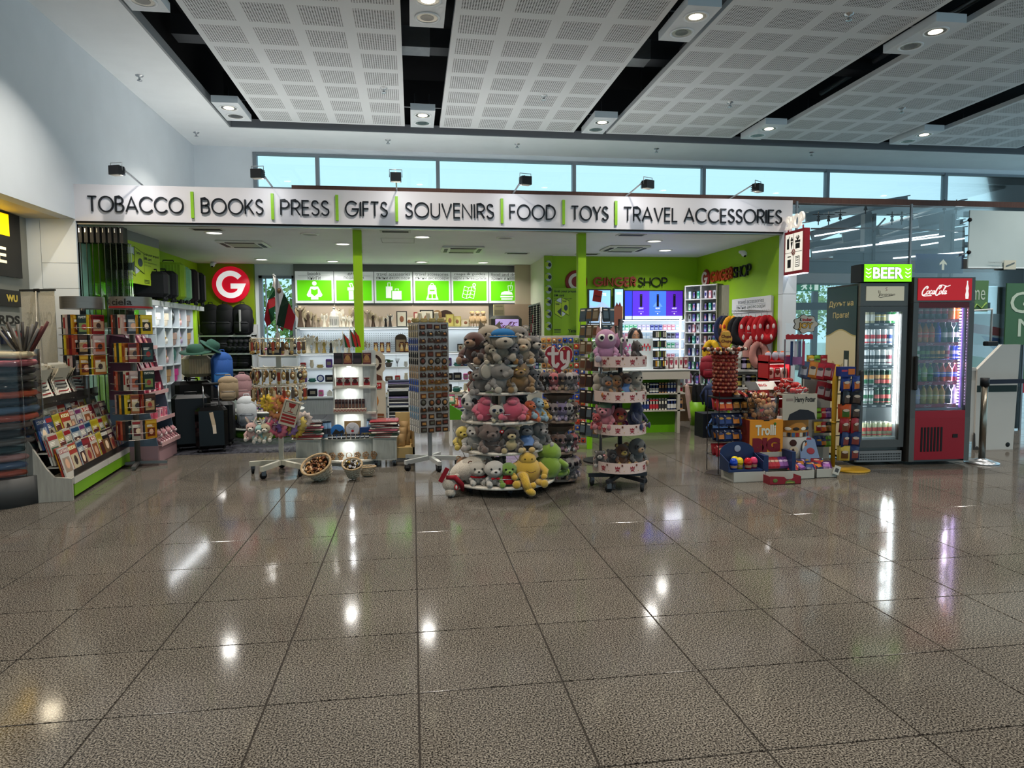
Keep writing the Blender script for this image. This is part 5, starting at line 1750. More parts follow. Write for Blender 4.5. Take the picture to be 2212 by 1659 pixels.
HB=[('white','#d0cfca',0),('pale pink','#c49c98',2),('black','#121316',1),('cream','#cfc2aa',0),('taupe','#9a8074',0),('lilac patterned','#a490ac',2),('tan','#b08a5c',0),('teal','#2f6a60',1),('off-white','#d2cec2',2),
      ('hot pink','#c83c88',0),('dark red','#8a1c24',0),('dusty rose','#b0847c',1)]
cub=[(0,4,0),(1,4,0),(2,4,3),(3,4,2),(4,4,1),(5,4,4),(2,3,8),(3,3,4),(4,3,5),(5,3,6),(3,2,7),(4,2,11),(5,2,8),(2,2,1),(3,1,9),(5,1,10),(4,1,3),(4,0,0),(5,0,6),(2,1,6)]
for cx,cz,k in cub:
 n,c,kd=HB[k]
 p=(XF-.12,9.75+(cx+.5)*LW/6,([.3]+zs)[cz+1] if cz<5 else 1.6)
 inst('hb%d'%k,handbag(c,kd),p,'%s handbag in cube column %s from the near end, row %s from below'%(n,ORD[cx],ORD[cz]),'handbag',rz=PI/2-.35,s=1.3)
# suitcases
def suitcase(c,h=.62,w=.42,d=.24,ribs=True,handle=.0,fin=.6):
 def mk():
  t=empty('suitcase','','')
  b=MB()
  m=M(c,'plain',fin)
  b.rbox(-w/2,w/2,-d/2,d/2,.05,h,.045,m,smooth=False)
  if ribs:
   for i in range(9):
    x=-w/2+.05+i*(w-.1)/8
    b.rbox(x-.008,x+.008,-d/2-.006,d/2+.006,.09,h-.04,.004,m)
  part(b,'shell',t)
  for s in (-1,1):
   for q in (-1,1):
    wv=MB();wv.tube([(s*(w/2-.05)-.015,q*(d/2-.04),.027),(s*(w/2-.05)+.015,q*(d/2-.04),.027)],.027,RUB,12);part(wv,'wheel',t)
  b=MB();b.tube([(-.07,0,h),(-.07,0,h+.03),(.07,0,h+.03),(.07,0,h)],.01,M('#1a1a1c'),6);part(b,'carry_handle',t)
  if handle:
   b=MB();b.tube([(-.09,.08,h),(-.09,.08,h+handle),(.09,.08,h+handle),(.09,.08,h)],.009,STEEL,6);b.tube([(-.1,.08,h+handle),(.1,.08,h+handle)],.018,RUB,8);part(b,'pull_handle',t)
  return t
 return mk
for k,(c,n,yy,h) in enumerate((('#15161a','black',10.5,.44),('#93b72a','lime green ribbed',10.85,.60),('#8ac094','mint green ribbed',11.12,.56),('#2a1c22','dark plum',11.5,.56),('#16161a','black fabric',11.85,.54),('#1a1a1e','small black',10.15,.40))):
 inst('stop%d'%k,suitcase(c,h,.44,.22,k in (1,2)),(-3.56,yy,1.97),'%s suitcase on top of the handbag shelving'%n,'suitcase','suitcases on top of the shelving',rz=.12)
for k,(c,n,x,y,h,w,hd,rz) in enumerate((('#060607','largest matte black',-2.86,9.35,.72,.46,.0,.3),('#050506','glossy black with raised handle',-2.55,9.12,.58,.38,.28,.25),('#070708','tall black',-3.02,9.95,.86,.5,0,.6),
            ('#101013','medium black',-2.62,9.65,.60,.42,0,.1),('#111114','dark soft',-2.95,10.6,.8,.45,0,.4))):
 inst('sfl%d'%k,suitcase(c,h,w,.26,False,hd,.12 if k==1 else .4),(x,y,.003),'%s suitcase standing in the floor group by the pink stand'%n,'suitcase','black suitcases on the floor',rz=rz)
b=MB();b.bar((0,-.138,.52),(.03,-.139,.34),.045,.003,M('#b8a58c','print'));b.bar((.03,-.14,.36),(.035,-.141,.25),.04,.003,M('#cfc0ae','print'))
tag(b.build('luggage_tag',None,(-2.55,9.12,0),(0,0,.25)),'beige paper tag hanging on the glossy black suitcase','tag')
inst('spat',suitcase('#a8977a',.34,.36,.22,True),(-2.95,9.95,.87),'beige and black patterned cabin case lying on the tall black suitcase','suitcase',rz=.6)
# hats and backpacks around
def hat(c,r=.17):
 def mk():
  t=empty('sun_hat','','')
  b=MB();b.lathe([(r*.55,.0),(r,.0),(r*1.02,.008),(r*.55,.014)],M(c,'cloth',.9),24,cap=False);part(b,'brim',t)
  b=MB();b.lathe([(r*.56,.0),(r*.55,.06),(r*.4,.1),(0,.11)],M(c,'cloth',.9),24,cap=False);part(b,'crown',t)
  return t
 return mk
inst('hatg',hat('#27483c',.2),(-2.9,9.75,1.26),'dark green wide sun hat on top of the luggage pile','hat',rx=.2)
inst('hatg2',hat('#2c4f44',.17),(-2.75,9.95,1.32),'second green sun hat tilted behind the first','hat',ry=.6)
def backpack(c,c2=None,h=.44,w=.3,stripe=None):
 def mk():
  t=empty('backpack','','')
  m=M(c,'cloth',.7)
  b=MB()
  b.rbox(-w/2,w/2,-.08,.08,0,h*.9,.06,m,smooth=True)
  b.ball((0,0,h*.78),(w*.5,.08,h*.24),m,16)
  part(b,'bag_body',t)
  b=MB();b.rbox(-w*.38,w*.38,-.125,-.07,.03,h*.45,.03,M(c2 or c,'cloth',.65),smooth=True)
  b.tube([(-w*.34,-.128,h*.4),(w*.34,-.128,h*.4)],.004,M('#55565c',metal=.5,rough=.4),5);part(b,'front_pocket',t)
  b=MB();b.tube([(-.04,.02,h*.98),(-.03,.02,h*1.07),(.03,.02,h*1.07),(.04,.02,h*.98)],.008,m,6);part(b,'top_handle',t)
  for s in (-1,1):
   b=MB();b.tube([(s*w*.3,.08,h*.85),(s*w*.45,.14,h*.5),(s*w*.4,.09,.05)],.014,m,6);part(b,'strap',t)
  if stripe:
   b=MB();b.box(-.03,-.005,-.13,-.08,h*.12,h*.82,M(stripe,'cloth',.6));part(b,'reflective_stripe',t)
  return t
 return mk
# luggage wall shelving at the back left
BY=13.1
t=shelf_unit('backpack_shelves','white wall shelving of black backpacks under the round G sign','shelf',-3.85,-2.9,BY,13.45,[.60,.88,1.17,1.50],1.52,M('#bfc2c4','paint'),th=.03)
bx=lambda px,Y:at(px,700,Y).x
for i,px in enumerate((455,486,524)):
 inst('bp%d'%(i==2),backpack('#101115','#16171c',.56,.36,'#a8a8a8' if i==2 else None),(bx(px,13.2),13.2,1.50),'black backpack, %s of three on the top luggage shelf%s'%(ORD[i],' with a grey stripe' if i==2 else ''),'backpack','backpacks on the top luggage shelf',s=1.0)
for i in range(2):
 inst('bpb',backpack('#0e0f13','#14151a',.40,.3),(bx(455+i*25,13.2),13.2,1.19),'black laptop bag, %s on the second luggage shelf'%ORD[i],'bag','black bags on the luggage shelves')
for i in range(5):
 inst('bps',backpack('#101218','#181b24',.24,.15),(bx(495+i*11,13.2),13.15,1.19),'small black pouch bag, %s on the right of the second luggage shelf'%ORD[i],'bag','black bags on the luggage shelves',ry=.2)
for i in range(4):
 inst('bpl',backpack('#0f1014','#14151a',.24,.28),(bx(452+i*24,13.2),13.2,.90),'low black holdall, %s on the third luggage shelf'%ORD[i],'bag','black holdalls on the luggage shelves')
for i in range(6):
 inst('bpc',backpack('#121216','#18181c',.22,.2),(bx(448+i*15,13.15),13.15,.61),'black leather bag leaning, %s on the lowest luggage shelf'%ORD[i],'bag','leaning leather bags on the luggage shelves',ry=.5)
t=empty('low_cupboard','low white two-door cupboard under the backpack shelves','cabinet',(-3.9,12.75,.005))
b=MB();b.box(0,1.35,0,.33,0,.34,M('#b8bcc0','wood',.5));part(b,'body',t)
for i in range(3):
 b=MB();b.box(.02+i*.45,.46+i*.45,-.018,0,.04,.33,M('#c6cacd','wood',.5));d=part(b,'door',t)
 b=MB();x=.40+i*.45 if i!=2 else .97;b.tube([(x,-.02,.14),(x,-.04,.16),(x,-.04,.23),(x,-.02,.25)],.005,M('#3a3a3c',metal=.7,rough=.3),5);child(b.build('handle',d),d)
for i,(c,n) in enumerate((('#7a1620','dark red'),('#14151a','black'),('#a02228','bright red'),('#3a4654','slate grey'))):
 inst('wal%d'%i,carton('boxed_wallet',.17,.12,.1 if i>1 else .2,c,c),(-3.4+i*.19,12.95,.35),'%s boxed wallet on the low cupboard'%n,'box','wallet boxes on the low cupboard')
inst('bpblue',backpack('#1f4a8c','#2a66a8',.5,.28),(-2.62,9.95,.75),'blue backpack perched on the suitcases','backpack',rz=.3)
inst('bpbeige',backpack('#8f7c62','#9a8870',.36,.28),(-2.42,9.45,.62),'beige backpack with flap on the glossy black suitcase','backpack',rz=.2,s=.9)
inst('bppink',backpack('#8c6a6c','#a07c7c',.38,.26),(-2.42,10.2,.55),'dusty pink backpack behind the beige one','backpack',rz=.3)
inst('bpwhite',backpack('#b8bcc0','#8a9098',.42,.26),(-2.3,9.9,.22),'pale grey backpack at the right end of the luggage group','backpack',rz=.2)
# round G sign
t=empty('round_logo_sign','round red sign with a white letter G on the olive wall','sign',(-3.33,13.47,2.44))
b=MB();b.ball((0,0,0),(.335,.03,.335),M('#c8102a','panel',.35,emit=.5),40);b.lathe([(.335,-.02),(.335,.025),(.33,.03),(.0,.031)],M('#c8102a','panel',.35,emit=.5),40,T=TR(rx=PI/2));part(b,'disc',t)
b=MB();ribbon(b,arc(0,0,.205,.205,38,318,30)+[(.2,-.03),(.0,-.03)],.095,M('#f4f0f2','panel',.35,emit=.5),.012,TR((0,-.032,0)));part(b,'letter',t)
lamp('AREA',(-4.2,7.0,2.84),9,.2,col=(1,.86,.62),name='alcove_fill')  # added warm fill to brighten the dark exchange alcove, no fixture here
lamp('AREA',(-4.2,8.3,2.84),5,.2,col=(1,.86,.62),name='alcove_fill')  # second added fill, weaker, towards the alcove end wall
# ------------------------------------------------------------------ back of the shop: category lightboxes, gift shelves
GS=M('#5cc400','panel',.5,emit=.3)
SW2=M('#c8cccb','panel',.5,emit=.25)
WI=M('#dfe8de','panel',.5,emit=.3)
TG=M('#4c5450','print')
YS=13.45
xs0=[at(px,620,YS).x for px in (638,722,808,892,974,1055,1133)]
zt_,zb_=at(880,588,YS).z,at(880,655,YS).z
sig=[('books','книги','reading figure'),('gifts','подаръци','gift box'),('travel accessories','пътни аксесоари','two suitcases'),('travel accessories','пътни аксесоари','rucksack'),
       ('maps & guides','карти и пътеводители','folded map'),('food and drinks','храни и напитки','burger and cup')]
mb=MB();mb.box(xs0[0]-.03,xs0[6]+.03,YS+.01,YS+.1,zb_-.04,2.83,M('#6b6d6a','paint'));o=mb.build('trim_3');o['kind']='structure'
for i,(en,bg,ic) in enumerate(sig):
 x0,x1=xs0[i]+.008,xs0[i+1]-.008
 w,h=x1-x0,zt_-zb_
 t=empty('category_lightbox','glowing white and green lightbox with a %s symbol, %s from the left'%(ic,ORD[i]),'sign',(x0,YS,zb_),group='category lightboxes above the gift shelves')
 b=MB();b.box(0,w,-.06,.005,0,h,SW2);bx_=part(b,'box',t)
 b=MB();b.rbox(.035,w-.035,-.064,-.06,.045,h*.72,.03,GS);g=part(b,'green_panel',t)
 b=MB()
 tw=min(w*.88,.046*len(en));tw2=min(w*.88,.046*len(bg))
 put(b,en,w/2-tw/2,w/2+tw/2,h*.88,h*.985,-.062,TG);put(b,bg,w/2-tw2/2,w/2+tw2/2,h*.735,h*.84,-.062,TG)
 b.box(w*.08,w*.92,-.062,-.06,h*.858,h*.864,TG);child(b.build('lettering',bx_),bx_)
 b=MB();T=TR((w/2,-.068,h*.385))
 s=h*.325
 R_=lambda x0,x1,z0,z1,r=.02,m=WI,dy=0:b.rbox(x0*s,x1*s,-.002+dy,.002+dy,z0*s,z1*s,r,m,T)
 if i==0:
  b.ball((0,0,.72*s),(.22*s,.003,.22*s),WI,18,T=T)
  b.prism([(-.35*s,.42*s),(.35*s,.42*s),(.75*s,-.4*s),(.6*s,-.6*s),(-.6*s,-.6*s),(-.75*s,-.4*s)],WI,.002,T);R_(-.35,.35,-.85,-.5,.005)
  b.prism([(-.32*s,.2*s),(0,.08*s),(.32*s,.2*s),(.32*s,-.25*s),(0,-.5*s),(-.32*s,-.25*s)],GS,.002,TR((w/2,-.072,h*.385)))
 elif i==1:
  R_(-.62,.62,.05,.35,.005);R_(-.5,.5,-.85,0,.005)
  for q in (-1,1):ribbon(b,[(q*.05*s,.35*s),(q*.2*s,.75*s),(q*.42*s,.7*s),(q*.3*s,.4*s)],.09*s,WI,.003,T)
  R_(-.06,.06,-.85,.05,.003,GS,-.003)
 elif i==2:
  R_(-.75,-.1,-.7,.45,.02);ribbon(b,[(-.55*s,.45*s),(-.55*s,.8*s),(-.3*s,.8*s),(-.3*s,.45*s)],.06*s,WI,.003,T)
  R_(-.22,.85,-.9,.06,.02,GS,-.003);R_(-.15,.78,-.84,0,.02,WI,-.006);ribbon(b,[(.15*s,0),(.15*s,.2*s),(.48*s,.2*s),(.48*s,0)],.07*s,WI,.003,T)
 elif i==3:
  b.prism([(-.3*s,.6*s),(.3*s,.6*s),(.42*s,.3*s),(.45*s,-.4*s),(.62*s,-.85*s),(-.62*s,-.85*s),(-.45*s,-.4*s),(-.42*s,.3*s)],WI,.002,T)
  R_(-.24,.24,.0,.14,.003,GS,-.003);ribbon(b,[(-.15*s,.6*s),(-.08*s,.78*s),(.08*s,.78*s),(.15*s,.6*s)],.06*s,WI,.003,T)
  for q in (-1,1):R_(.05 if q>0 else-.35,.35 if q>0 else-.05,-.7,-.3,.005,GS,-.003)
 elif i==4:
  for a,c in (((-.55,.5),(-.8,-.6)),((-.15,.35),(-.4,-.75)),((.2,.45),(-.05,-.6)),((.55,.3),(.35,-.75))):ribbon(b,[(a[0]*s,a[1]*s),(c[0]*s,c[1]*s)],.05*s,WI,.003,T)
  for k in range(4):
   f=k/3
   ribbon(b,[((-.55-.25*f)*s,(.5-1.1*f)*s),((-.15-.25*f)*s,(.35-1.1*f)*s),((.2-.25*f)*s,(.45-1.05*f)*s),((.55-.2*f)*s,(.3-1.05*f)*s)],.05*s,WI,.003,T)
  ribbon(b,arc(.42*s,.62*s,.13*s,.15*s,0,360,16),.08*s,WI,.003,T);ribbon(b,[(.34*s,.5*s),(.42*s,.2*s),(.5*s,.5*s)],.06*s,WI,.003,T)
 else:
  b.prism([(-.65*s,-.35*s),(.6*s,-.35*s),(.5*s,-.1*s),(.2*s,0),(-.25*s,0),(-.55*s,-.1*s)],WI,.002,T)
  R_(-.68,.64,-.62,-.45,.01);R_(-.6,.56,-.85,-.7,.01)
  ribbon(b,[(.1*s,.55*s),(.15*s,.05*s),(.5*s,.05*s),(.58*s,.55*s),(.1*s,.55*s)],.05*s,WI,.003,T);ribbon(b,[(.35*s,.3*s),(.45*s,.85*s),(.52*s,.88*s)],.05*s,WI,.003,T)
 child(b.build('pictogram',g),g)
YW=13.1
GX0,GX1=at(638,706,YW).x,at(1060,706,YW).x
gz=[at(700,py,YW).z for py in (857,826,795,763,707)]
t=shelf_unit('gift_shelves','long white wall shelving of angel figurines and gifts','shelf',GX0,GX1,YW,13.44,gz,gz[4]+.01,M('#ccd2d4','paint'),th=.03)
b=MB();b.box(GX0,GX1,YW+.05,13.43,0,gz[0]-.03,M('#aeb3b4','wood'))
part(b,'lower_cupboards',t)
b=MB();b.box(GX0,GX1,13.40,13.42,gz[3],gz[4]-.04,M('#d5dde2','paint'));part(b,'pegboard',t)
b=MB()
for i in range(64):
 for j in range(8):
  x=GX0+.05+i*.042
  if x<GX1:b.box(x,x+.014,13.398,13.40,gz[3]+.06+j*.042,gz[3]+.074+j*.042,M('#7f8a90'))
part(b,'peg_holes',t,kind='stuff')
for z in gz[1:]:
 b=MB();b.box(GX0+.05,GX1-.05,YW+.2,YW+.22,z-.038,z-.03,M('#f4faff','led',.3,emit=3));part(b,'light_strip',t)
 lamp('AREA',((GX0+GX1)/2,YW+.2,z-.045),3.2,GX1-GX0-.2,size_y=.04,col=COOL,name='shelf_light')
mb=MB();mb.box(GX0,GX1,13.43,13.45,gz[4],zb_-.03,M('#b3a391','paint'));o=mb.build('trim_4');o['kind']='structure'
robes=[('dark brown','#4a3a2e'),('cream','#cfc6b4'),('ivory','#d8d0bc'),('grey-brown','#7c6e5e'),('gold','#a08848'),('charcoal','#2e2a28'),('white','#d8d6d0'),('beige','#b8a888')]
arms=['up','pray','down']
def fig(lvl,px,k,h,z,place,n):
 nm,c=robes[k%8]
 a=arms[(k+n)%3]
 inst('ang%d%s'%(k%8,a),angel('angel_figurine',.3,c,'#d9d2c2' if k%3 else '#b0a080','#3a2a1e' if k%2 else '#a8916a',a,True),(at(px,700,YW+.12).x,YW+.12+.05*(n%2),z),
         '%s angel figurine %s, %s on the %s'%(nm,{'up':'with raised arms','pray':'with joined hands','down':'with lowered arms'}[a],ORD[n%20] if n<20 else 'twenty-first',place),'figurine','angel figurines on the gift shelves',s=h/.3)
pxs=[649,661,666,676,688,700,712,733,742,750,758,763,794,806,821,833,843]
hs=[.41,.22,.32,.28,.21,.28,.12,.37,.25,.23,.22,.38,.34,.28,.22,.21,.26]
for n,(px,h) in enumerate(zip(pxs,hs)):fig(4,px,[0,0,0,3,3,1,2,1,2,2,1,3,3,0,3,5,5][n],h,gz[4],'top gift shelf from the left',n)
pxs=[665,676,683,691,699,713,722,731,745,752,784,793]
hs=[.36,.34,.24,.22,.26,.24,.25,.28,.2,.2,.24,.2]
for n,(px,h) in enumerate(zip(pxs,hs)):fig(3,px,[1,6,4,1,4,5,1,6,2,7,6,6][n],h,gz[3],'second gift shelf from the left',n)
def lantern():
 t=empty('candle_lantern','','')
 w=M('#d2cec6','paint')
 b=MB();b.lathe([(.085,0),(.085,.2),(.06,.28),(.03,.3),(.02,.34),(.03,.36),(0,.38)],w,6,smooth=False);part(b,'body',t)
 b=MB()
 for a in range(6):b.prism([(-.02,.04),(.02,.04),(.02,.15),(0,.18),(-.02,.15)],M('#16181c',rough=.2),.003,TR(rz=a*PI/3+PI/6)@TR((0,-.078,0)))
 part(b,'window',t)
 return t
inst('lantern',lantern,(at(722,700,YW+.12).x,YW+.12,gz[4]),'white hexagonal candle lantern among the top shelf angels','lantern')
def framed(c,c2,w=.22,h=.22,cat_='framed_plaque',arch=False):
 def mk():
  t=empty(cat_,'','')
  b=MB();b.box(-w/2,w/2,0,.02,0,h,M(c,'wood',.5))
  if arch:b.prism([(w/2*math.cos(a*PI/10),h+w*.4*math.sin(a*PI/10)) for a in range(11)],M(c,'wood',.5),.02)
  part(b,'frame',t)
  b=MB();b.box(-w/2+.02,w/2-.02,-.003,0,.02,h-.02,M(c2,'print'));b.ball((0,-.004,h*.5),(w*.2,.003,h*.2),M('#8a5a40','print'),10);part(b,'picture',t)
  return t
 return mk
for k,(px,c,c2,w,h,n,a) in enumerate(((868,'#3a3834','#c9c2ae',.2,.3,'dark framed octagonal',0),(884,'#b8a88c','#d8cfb8',.18,.2,'pale wood framed',0),(903,'#8f2c2c','#d8c8b0',.16,.28,'red topped',0),(922,'#2c2a28','#c9c2ae',.26,.32,'large black framed',0),
                                             (945,'#8a6c48','#7a5a38',.17,.25,'round brown',1),(963,'#3c2a22','#c8b48c',.30,.2,'arched dark',1),(972,'#a89a50','#c0b060',.16,.24,'olive yellow',0),(988,'#b5a558','#c8bc78',.15,.2,'mustard',0),(999,'#2f5a68','#d8d4c8',.17,.13,'blue framed',0),(1006,'#b8a888','#d0c4a8',.17,.15,'pale carved',0))):
 inst('plq%d'%k,framed(c,c2,w,h,arch=a),(at(px,700,YW+.1).x,YW+.1+.03*(k%3),gz[4]),'%s plaque standing on the top gift shelf'%n,'plaque')
def doll(c,c2,h=.3):
 def mk():
  t=empty('cloth_doll','','')
  b=MB();b.lathe([(.07,.06),(.06,.12),(.04,.2),(.02,.22)],M(c,'cloth',.8),12,sy=.7)
  for s in (-1,1):
   b.tube([(s*.02,0,.08),(s*.025,-.005,0)],.013,M('#c8a888','cloth'),6);b.tube([(s*.035,0,.2),(s*.06,-.02,.1)],.013,M(c,'cloth'),6)
  part(b,'dress',t)
  b=MB();b.ball((0,0,.25),.04,M('#d0b090','cloth'),12);part(b,'head',t)
  b=MB();b.ball((0,.01,.265),(.05,.045,.035),M(c2,'fur'),12);part(b,'hair',t)
  return t
 return mk
for i,px in enumerate((1020,1032,1044)):
 inst('doll',doll('#bfa078','#c8a86c'),(at(px,700,YW+.1).x,YW+.1,gz[4]),'straw-coloured rag doll, %s of three at the shelf end'%ORD[i],'doll','rag dolls on the top gift shelf')
for i in range(9):
 px=835+i*11
 inst('chbox',carton('chocolate_box',.075,.06,.19,'#5a2018','#d8a860','#e8d0a0'),(at(812+(i%3)*13.5,760,YW+.1).x,YW+.08,gz[3]+.0 if i<3 else gz[3]-2) if i<3 else (at(px,760,YW+.15).x,YW+.15,gz[3]),
         'tall brown chocolate box, %s on the second gift shelf right of the flags'%ORD[i],'box','chocolate boxes on the second gift shelf')
inst('arch',framed('#4a3a2c','#b8a07c',.22,.26,arch=True),(at(866,740,YW+.2).x,YW+.2,gz[3]),'arched dark clock-like plaque behind the black flowers','plaque')
for k in range(12):
 px=995+(k%6)*11
 lv=3 if k<6 else 2
 inst('frm%d'%(k%4),framed(('#2a2624','#d8d4cc','#8a3a3a','#2f5a48')[k%4],('#c8b8a0','#e0d8c8','#d8b8b8','#7a9a88')[k%4],.12,.15),(at(px,780,YW+.15).x,YW+.15,gz[lv]),
         'small framed picture, %s on the %s shelf beside the dark brown plush'%(ORD[k%6],'second' if lv==3 else 'third'),'picture frame','small frames on the right gift shelves')
DEC=[('black carved box','#17161c',.16,.13),('silver tree ornament','#7a7c80',.1,.16),('gold basket','#a8945c',.14,.06),('black picture block','#191a22',.16,.14),('white candle jar','#c8c6be',.08,.1),('purple gift bag','#5a3a78',.12,.16),('pink soft pouch','#b85a8c',.09,.12),('brown wooden box','#5a4030',.14,.09),
       ('teal bowl','#2f6a60',.16,.07),('white ceramic house','#d0ccc0',.1,.12),('red tin','#9a2a28',.1,.1),('blue patterned plate','#2a3c78',.14,.14),('green potted plant','#3a5a30',.14,.14),('cream vase','#c8bda4',.08,.15)]
def decor(k):
 n,c,w,h=DEC[k]
 def mk():
  t=empty(n.split(' ',1)[1].replace(' ','_'),'','')
  b=MB();m=M(c,'plain',.4)
  if 'plant' in n:
   b.lathe([(.05,0),(.07,.08)],M('#55504a','plain'),14)
   for i in range(40):
    a=RNG.random()*6.28;r=RNG.random()*.09
    b.ball((r*math.cos(a),r*math.sin(a),.09+RNG.random()*.05),(.018,.012,.01),M('#3f6a34' if i%2 else '#2c4c28'),6)
  elif 'plate' in n:b.ball((0,0,h/2),(w/2,.01,h/2),m,20);b.ball((0,-.008,h/2),(w/3,.006,h/3),M('#c8ccd8'),16)
  elif 'vase' in n or 'jar' in n or 'bowl' in n or 'basket' in n:b.lathe([(w*.3,0),(w*.5,h*.4),(w*.35,h*.8),(w*.42,h)],m,16)
  elif 'tree' in n:
   b.tube([(0,0,0),(0,0,h*.6)],.005,m,5)
   for i in range(7):b.tube([(0,0,h*.3),((i-3)*.016,0,h)],.003,m,4)
  elif 'house' in n:b.box(-w/2,w/2,0,.06,0,h*.6,m);b.prism([(-w/2,h*.6),(w/2,h*.6),(0,h)],m,.06)
  else:b.rbox(-w/2,w/2,0,.08,0,h,.01,m);b.box(-w*.3,w*.3,-.002,0,h*.3,h*.7,M('#8a8272','print'))
  part(b,'piece',t)
  return t
 return mk
for lv in (2,1,0):
 for n in range(22):
  px=655+n*18.5
  if 735<px<800 and lv<2:continue
  k=(n*3+lv*5)%14
  inst('dec%d'%k,decor(k),(at(px,800,YW+.12).x,YW+.1+.05*(n%2),gz[lv]),'%s, %s from the left on the %s gift shelf'%(DEC[k][0],ORD[n] if n<20 else ('twenty-first','twenty-second')[n-20],('lowest','fourth','third')[lv]),'ornament','ornaments on the gift shelves')
for n in range(7):
 inst('dec13',decor(13),(at(985+n*12,850,YW-.25).x,YW-.2,.002),'cream vase, %s on the floor before the gift shelves'%ORD[n],'ornament','vases on the floor')
# small cola fridge with rounded top
p=at(1095,690,12.75)
t=empty('mini_fridge','small black round-cornered cola fridge beside the gift shelves','fridge',(p.x,12.75,0))
b=MB();b.rbox(-.29,.29,0,.5,.05,1.83,.06,M('#33322f','paint',.4));part(b,'cabinet',t)
b=MB();b.rbox(-.22,.22,-.012,0,.5,1.76,.04,M('#b7a0d8','panel',.3,emit=.7));sc_=part(b,'lit_front',t)
b=MB();cola_script(b,-.18,.38,1.58,.13,-.016,M('#8e2030'),1.0)
for i in range(12):
 b.rbox(-.2+i*.034,-.175+i*.034,-.03,-.012,1.36,1.53,.008,M(('#c03028','#e05030','#d03048','#e89040','#4a3ab0','#3a2a6a')[i//2],'drink',.3,emit=.3))
 b.rbox(-.2+i*.034,-.175+i*.034,-.03,-.012,1.14,1.32,.008,M(('#7a1c2c','#c8a8e0','#3a2a8a','#2a2440','#b070c0','#5a2a4a')[i//2],'drink',.3,emit=.2))
child(b.build('bottle_display',sc_),sc_)
tag(carton('paper_bag',.2,.1,.22,'#c8b890','#a8987a')(),'beige gift bag on top of the small cola fridge','bag').location=(p.x-.12,12.95,1.83)
mb=MB();mb.box(1.75,2.3,13.2,13.3,0,zb_-.03,M('#a48d78','paint'));o=mb.build('trim_6');o['kind']='structure'
# scarf rack
t=empty('scarf_rack','wall rack of dark braided scarves left of the green panel','rack',(at(1158,700,12.3).x,12.3,0))
b=MB();b.bar((-.14,0,1.98),(.12,.0,2.05),.012,.03,M('#a8aca6',metal=.6,rough=.4));part(b,'rail',t)
for i in range(9):
 b=MB()
 for q in range(18):b.ball((-.12+i*.028,-.01*(i%2),1.96+i*.006-q*.04),(.015,.014,.026),M(('#17181c','#2c2e33','#3a4a40','#8a3040','#b8b4b0')[(i+(q//4 if i<3 else 0))%(5 if i<3 else 3)],'cloth'),8)
 part(b,'scarf',t)
# second rack of small wooden shelf on nook floor: lower cupboards
t=empty('low_gift_table','pale low table of gifts in front of the shelving','table',(1.05,12.1,.0))
b=MB();b.box(-.55,.9,0,.5,.42,.46,M('#c8bda8','wood'));part(b,'table_top',t)
for x in (-.5,.82):
 b=MB();b.box(x,x+.06,.02,.48,0,.42,M('#c8bda8','wood'));part(b,'leg',t)
for i in range(8):
 k=(i*5+3)%14
 inst('dec%d'%k,decor(k),(.6+i*.16,12.2,.462),'%s, %s on the pale low gift table'%(DEC[k][0],ORD[i]),'ornament','ornaments on the low table')
# green prepaid pillar and board
GP=M('#84ab1e','print',.45)
t=empty('prepaid_pillar','narrow lime green pillar printed with five SIM card discs','poster',(at(1176,600,11.75).x,11.75,0))
w=at(1194,600,11.75).x-at(1176,600,11.75).x
b=MB();b.box(0,w,0,.05,0,2.83,GP);pl=part(b,'board',t)
for i in range(6):
 z=at(1185,572+i*26.5,11.75).z
 b=MB();b.ball((w/2,-.001,z),(.055,.002,.075),M('#b8c4c4','print'),18);b.box(w/2-.06,w/2,-.005,-.003,z-.03,z+.045,LGN);b.ball((w/2+.02,-.005,z),(.03,.002,.035),M('#2a343c','print'),12) if i<3 else b.prism([(w/2-.03,z),(w/2+.04,z-.05),(w/2+.04,z+.04)],M('#2a343c','print'),.002,TR((0,-.006,0)))
 put(b,'Yettel',w/2-.055,w/2-.01,z+.05,z+.065,-.004,TXD);child(b.build('printed_disc',pl),pl)
x0,x1=at(1194,650,11.7).x,at(1250,650,11.7).x
t=empty('prepaid_board','lime green prepaid SIM card board behind the right green post','poster',(x0,11.7,0))
w=x1-x0
b=MB();b.box(0,w,0,.03,1.45,2.27,GP);b.box(0,w,-.002,.03,1.1,1.45,M('#1a1c1e'));bd=part(b,'board',t)
b=MB();sim_art(b,.03,1.75,.95);put(b,'Grab your prepaid',.02,w-.02,2.185,2.235,-.003,TXD,.02);put(b,'SIM card',.02,.2,2.125,2.165,-.003,TXD,.02)
put(b,'Купи предплатена',.02,w-.12,2.075,2.1,-.003,TXD);put(b,'СИМ карта',.02,.2,2.035,2.06,-.003,TXD)
put(b,'Yettel',w-.19,w-.02,1.5,1.56,-.003,TXD,.02)
for q in range(3):b.box(.02,.14,-.003,-.001,1.55-q*.025,1.56-q*.025,TXD)
child(b.build('printed_art',bd),bd)
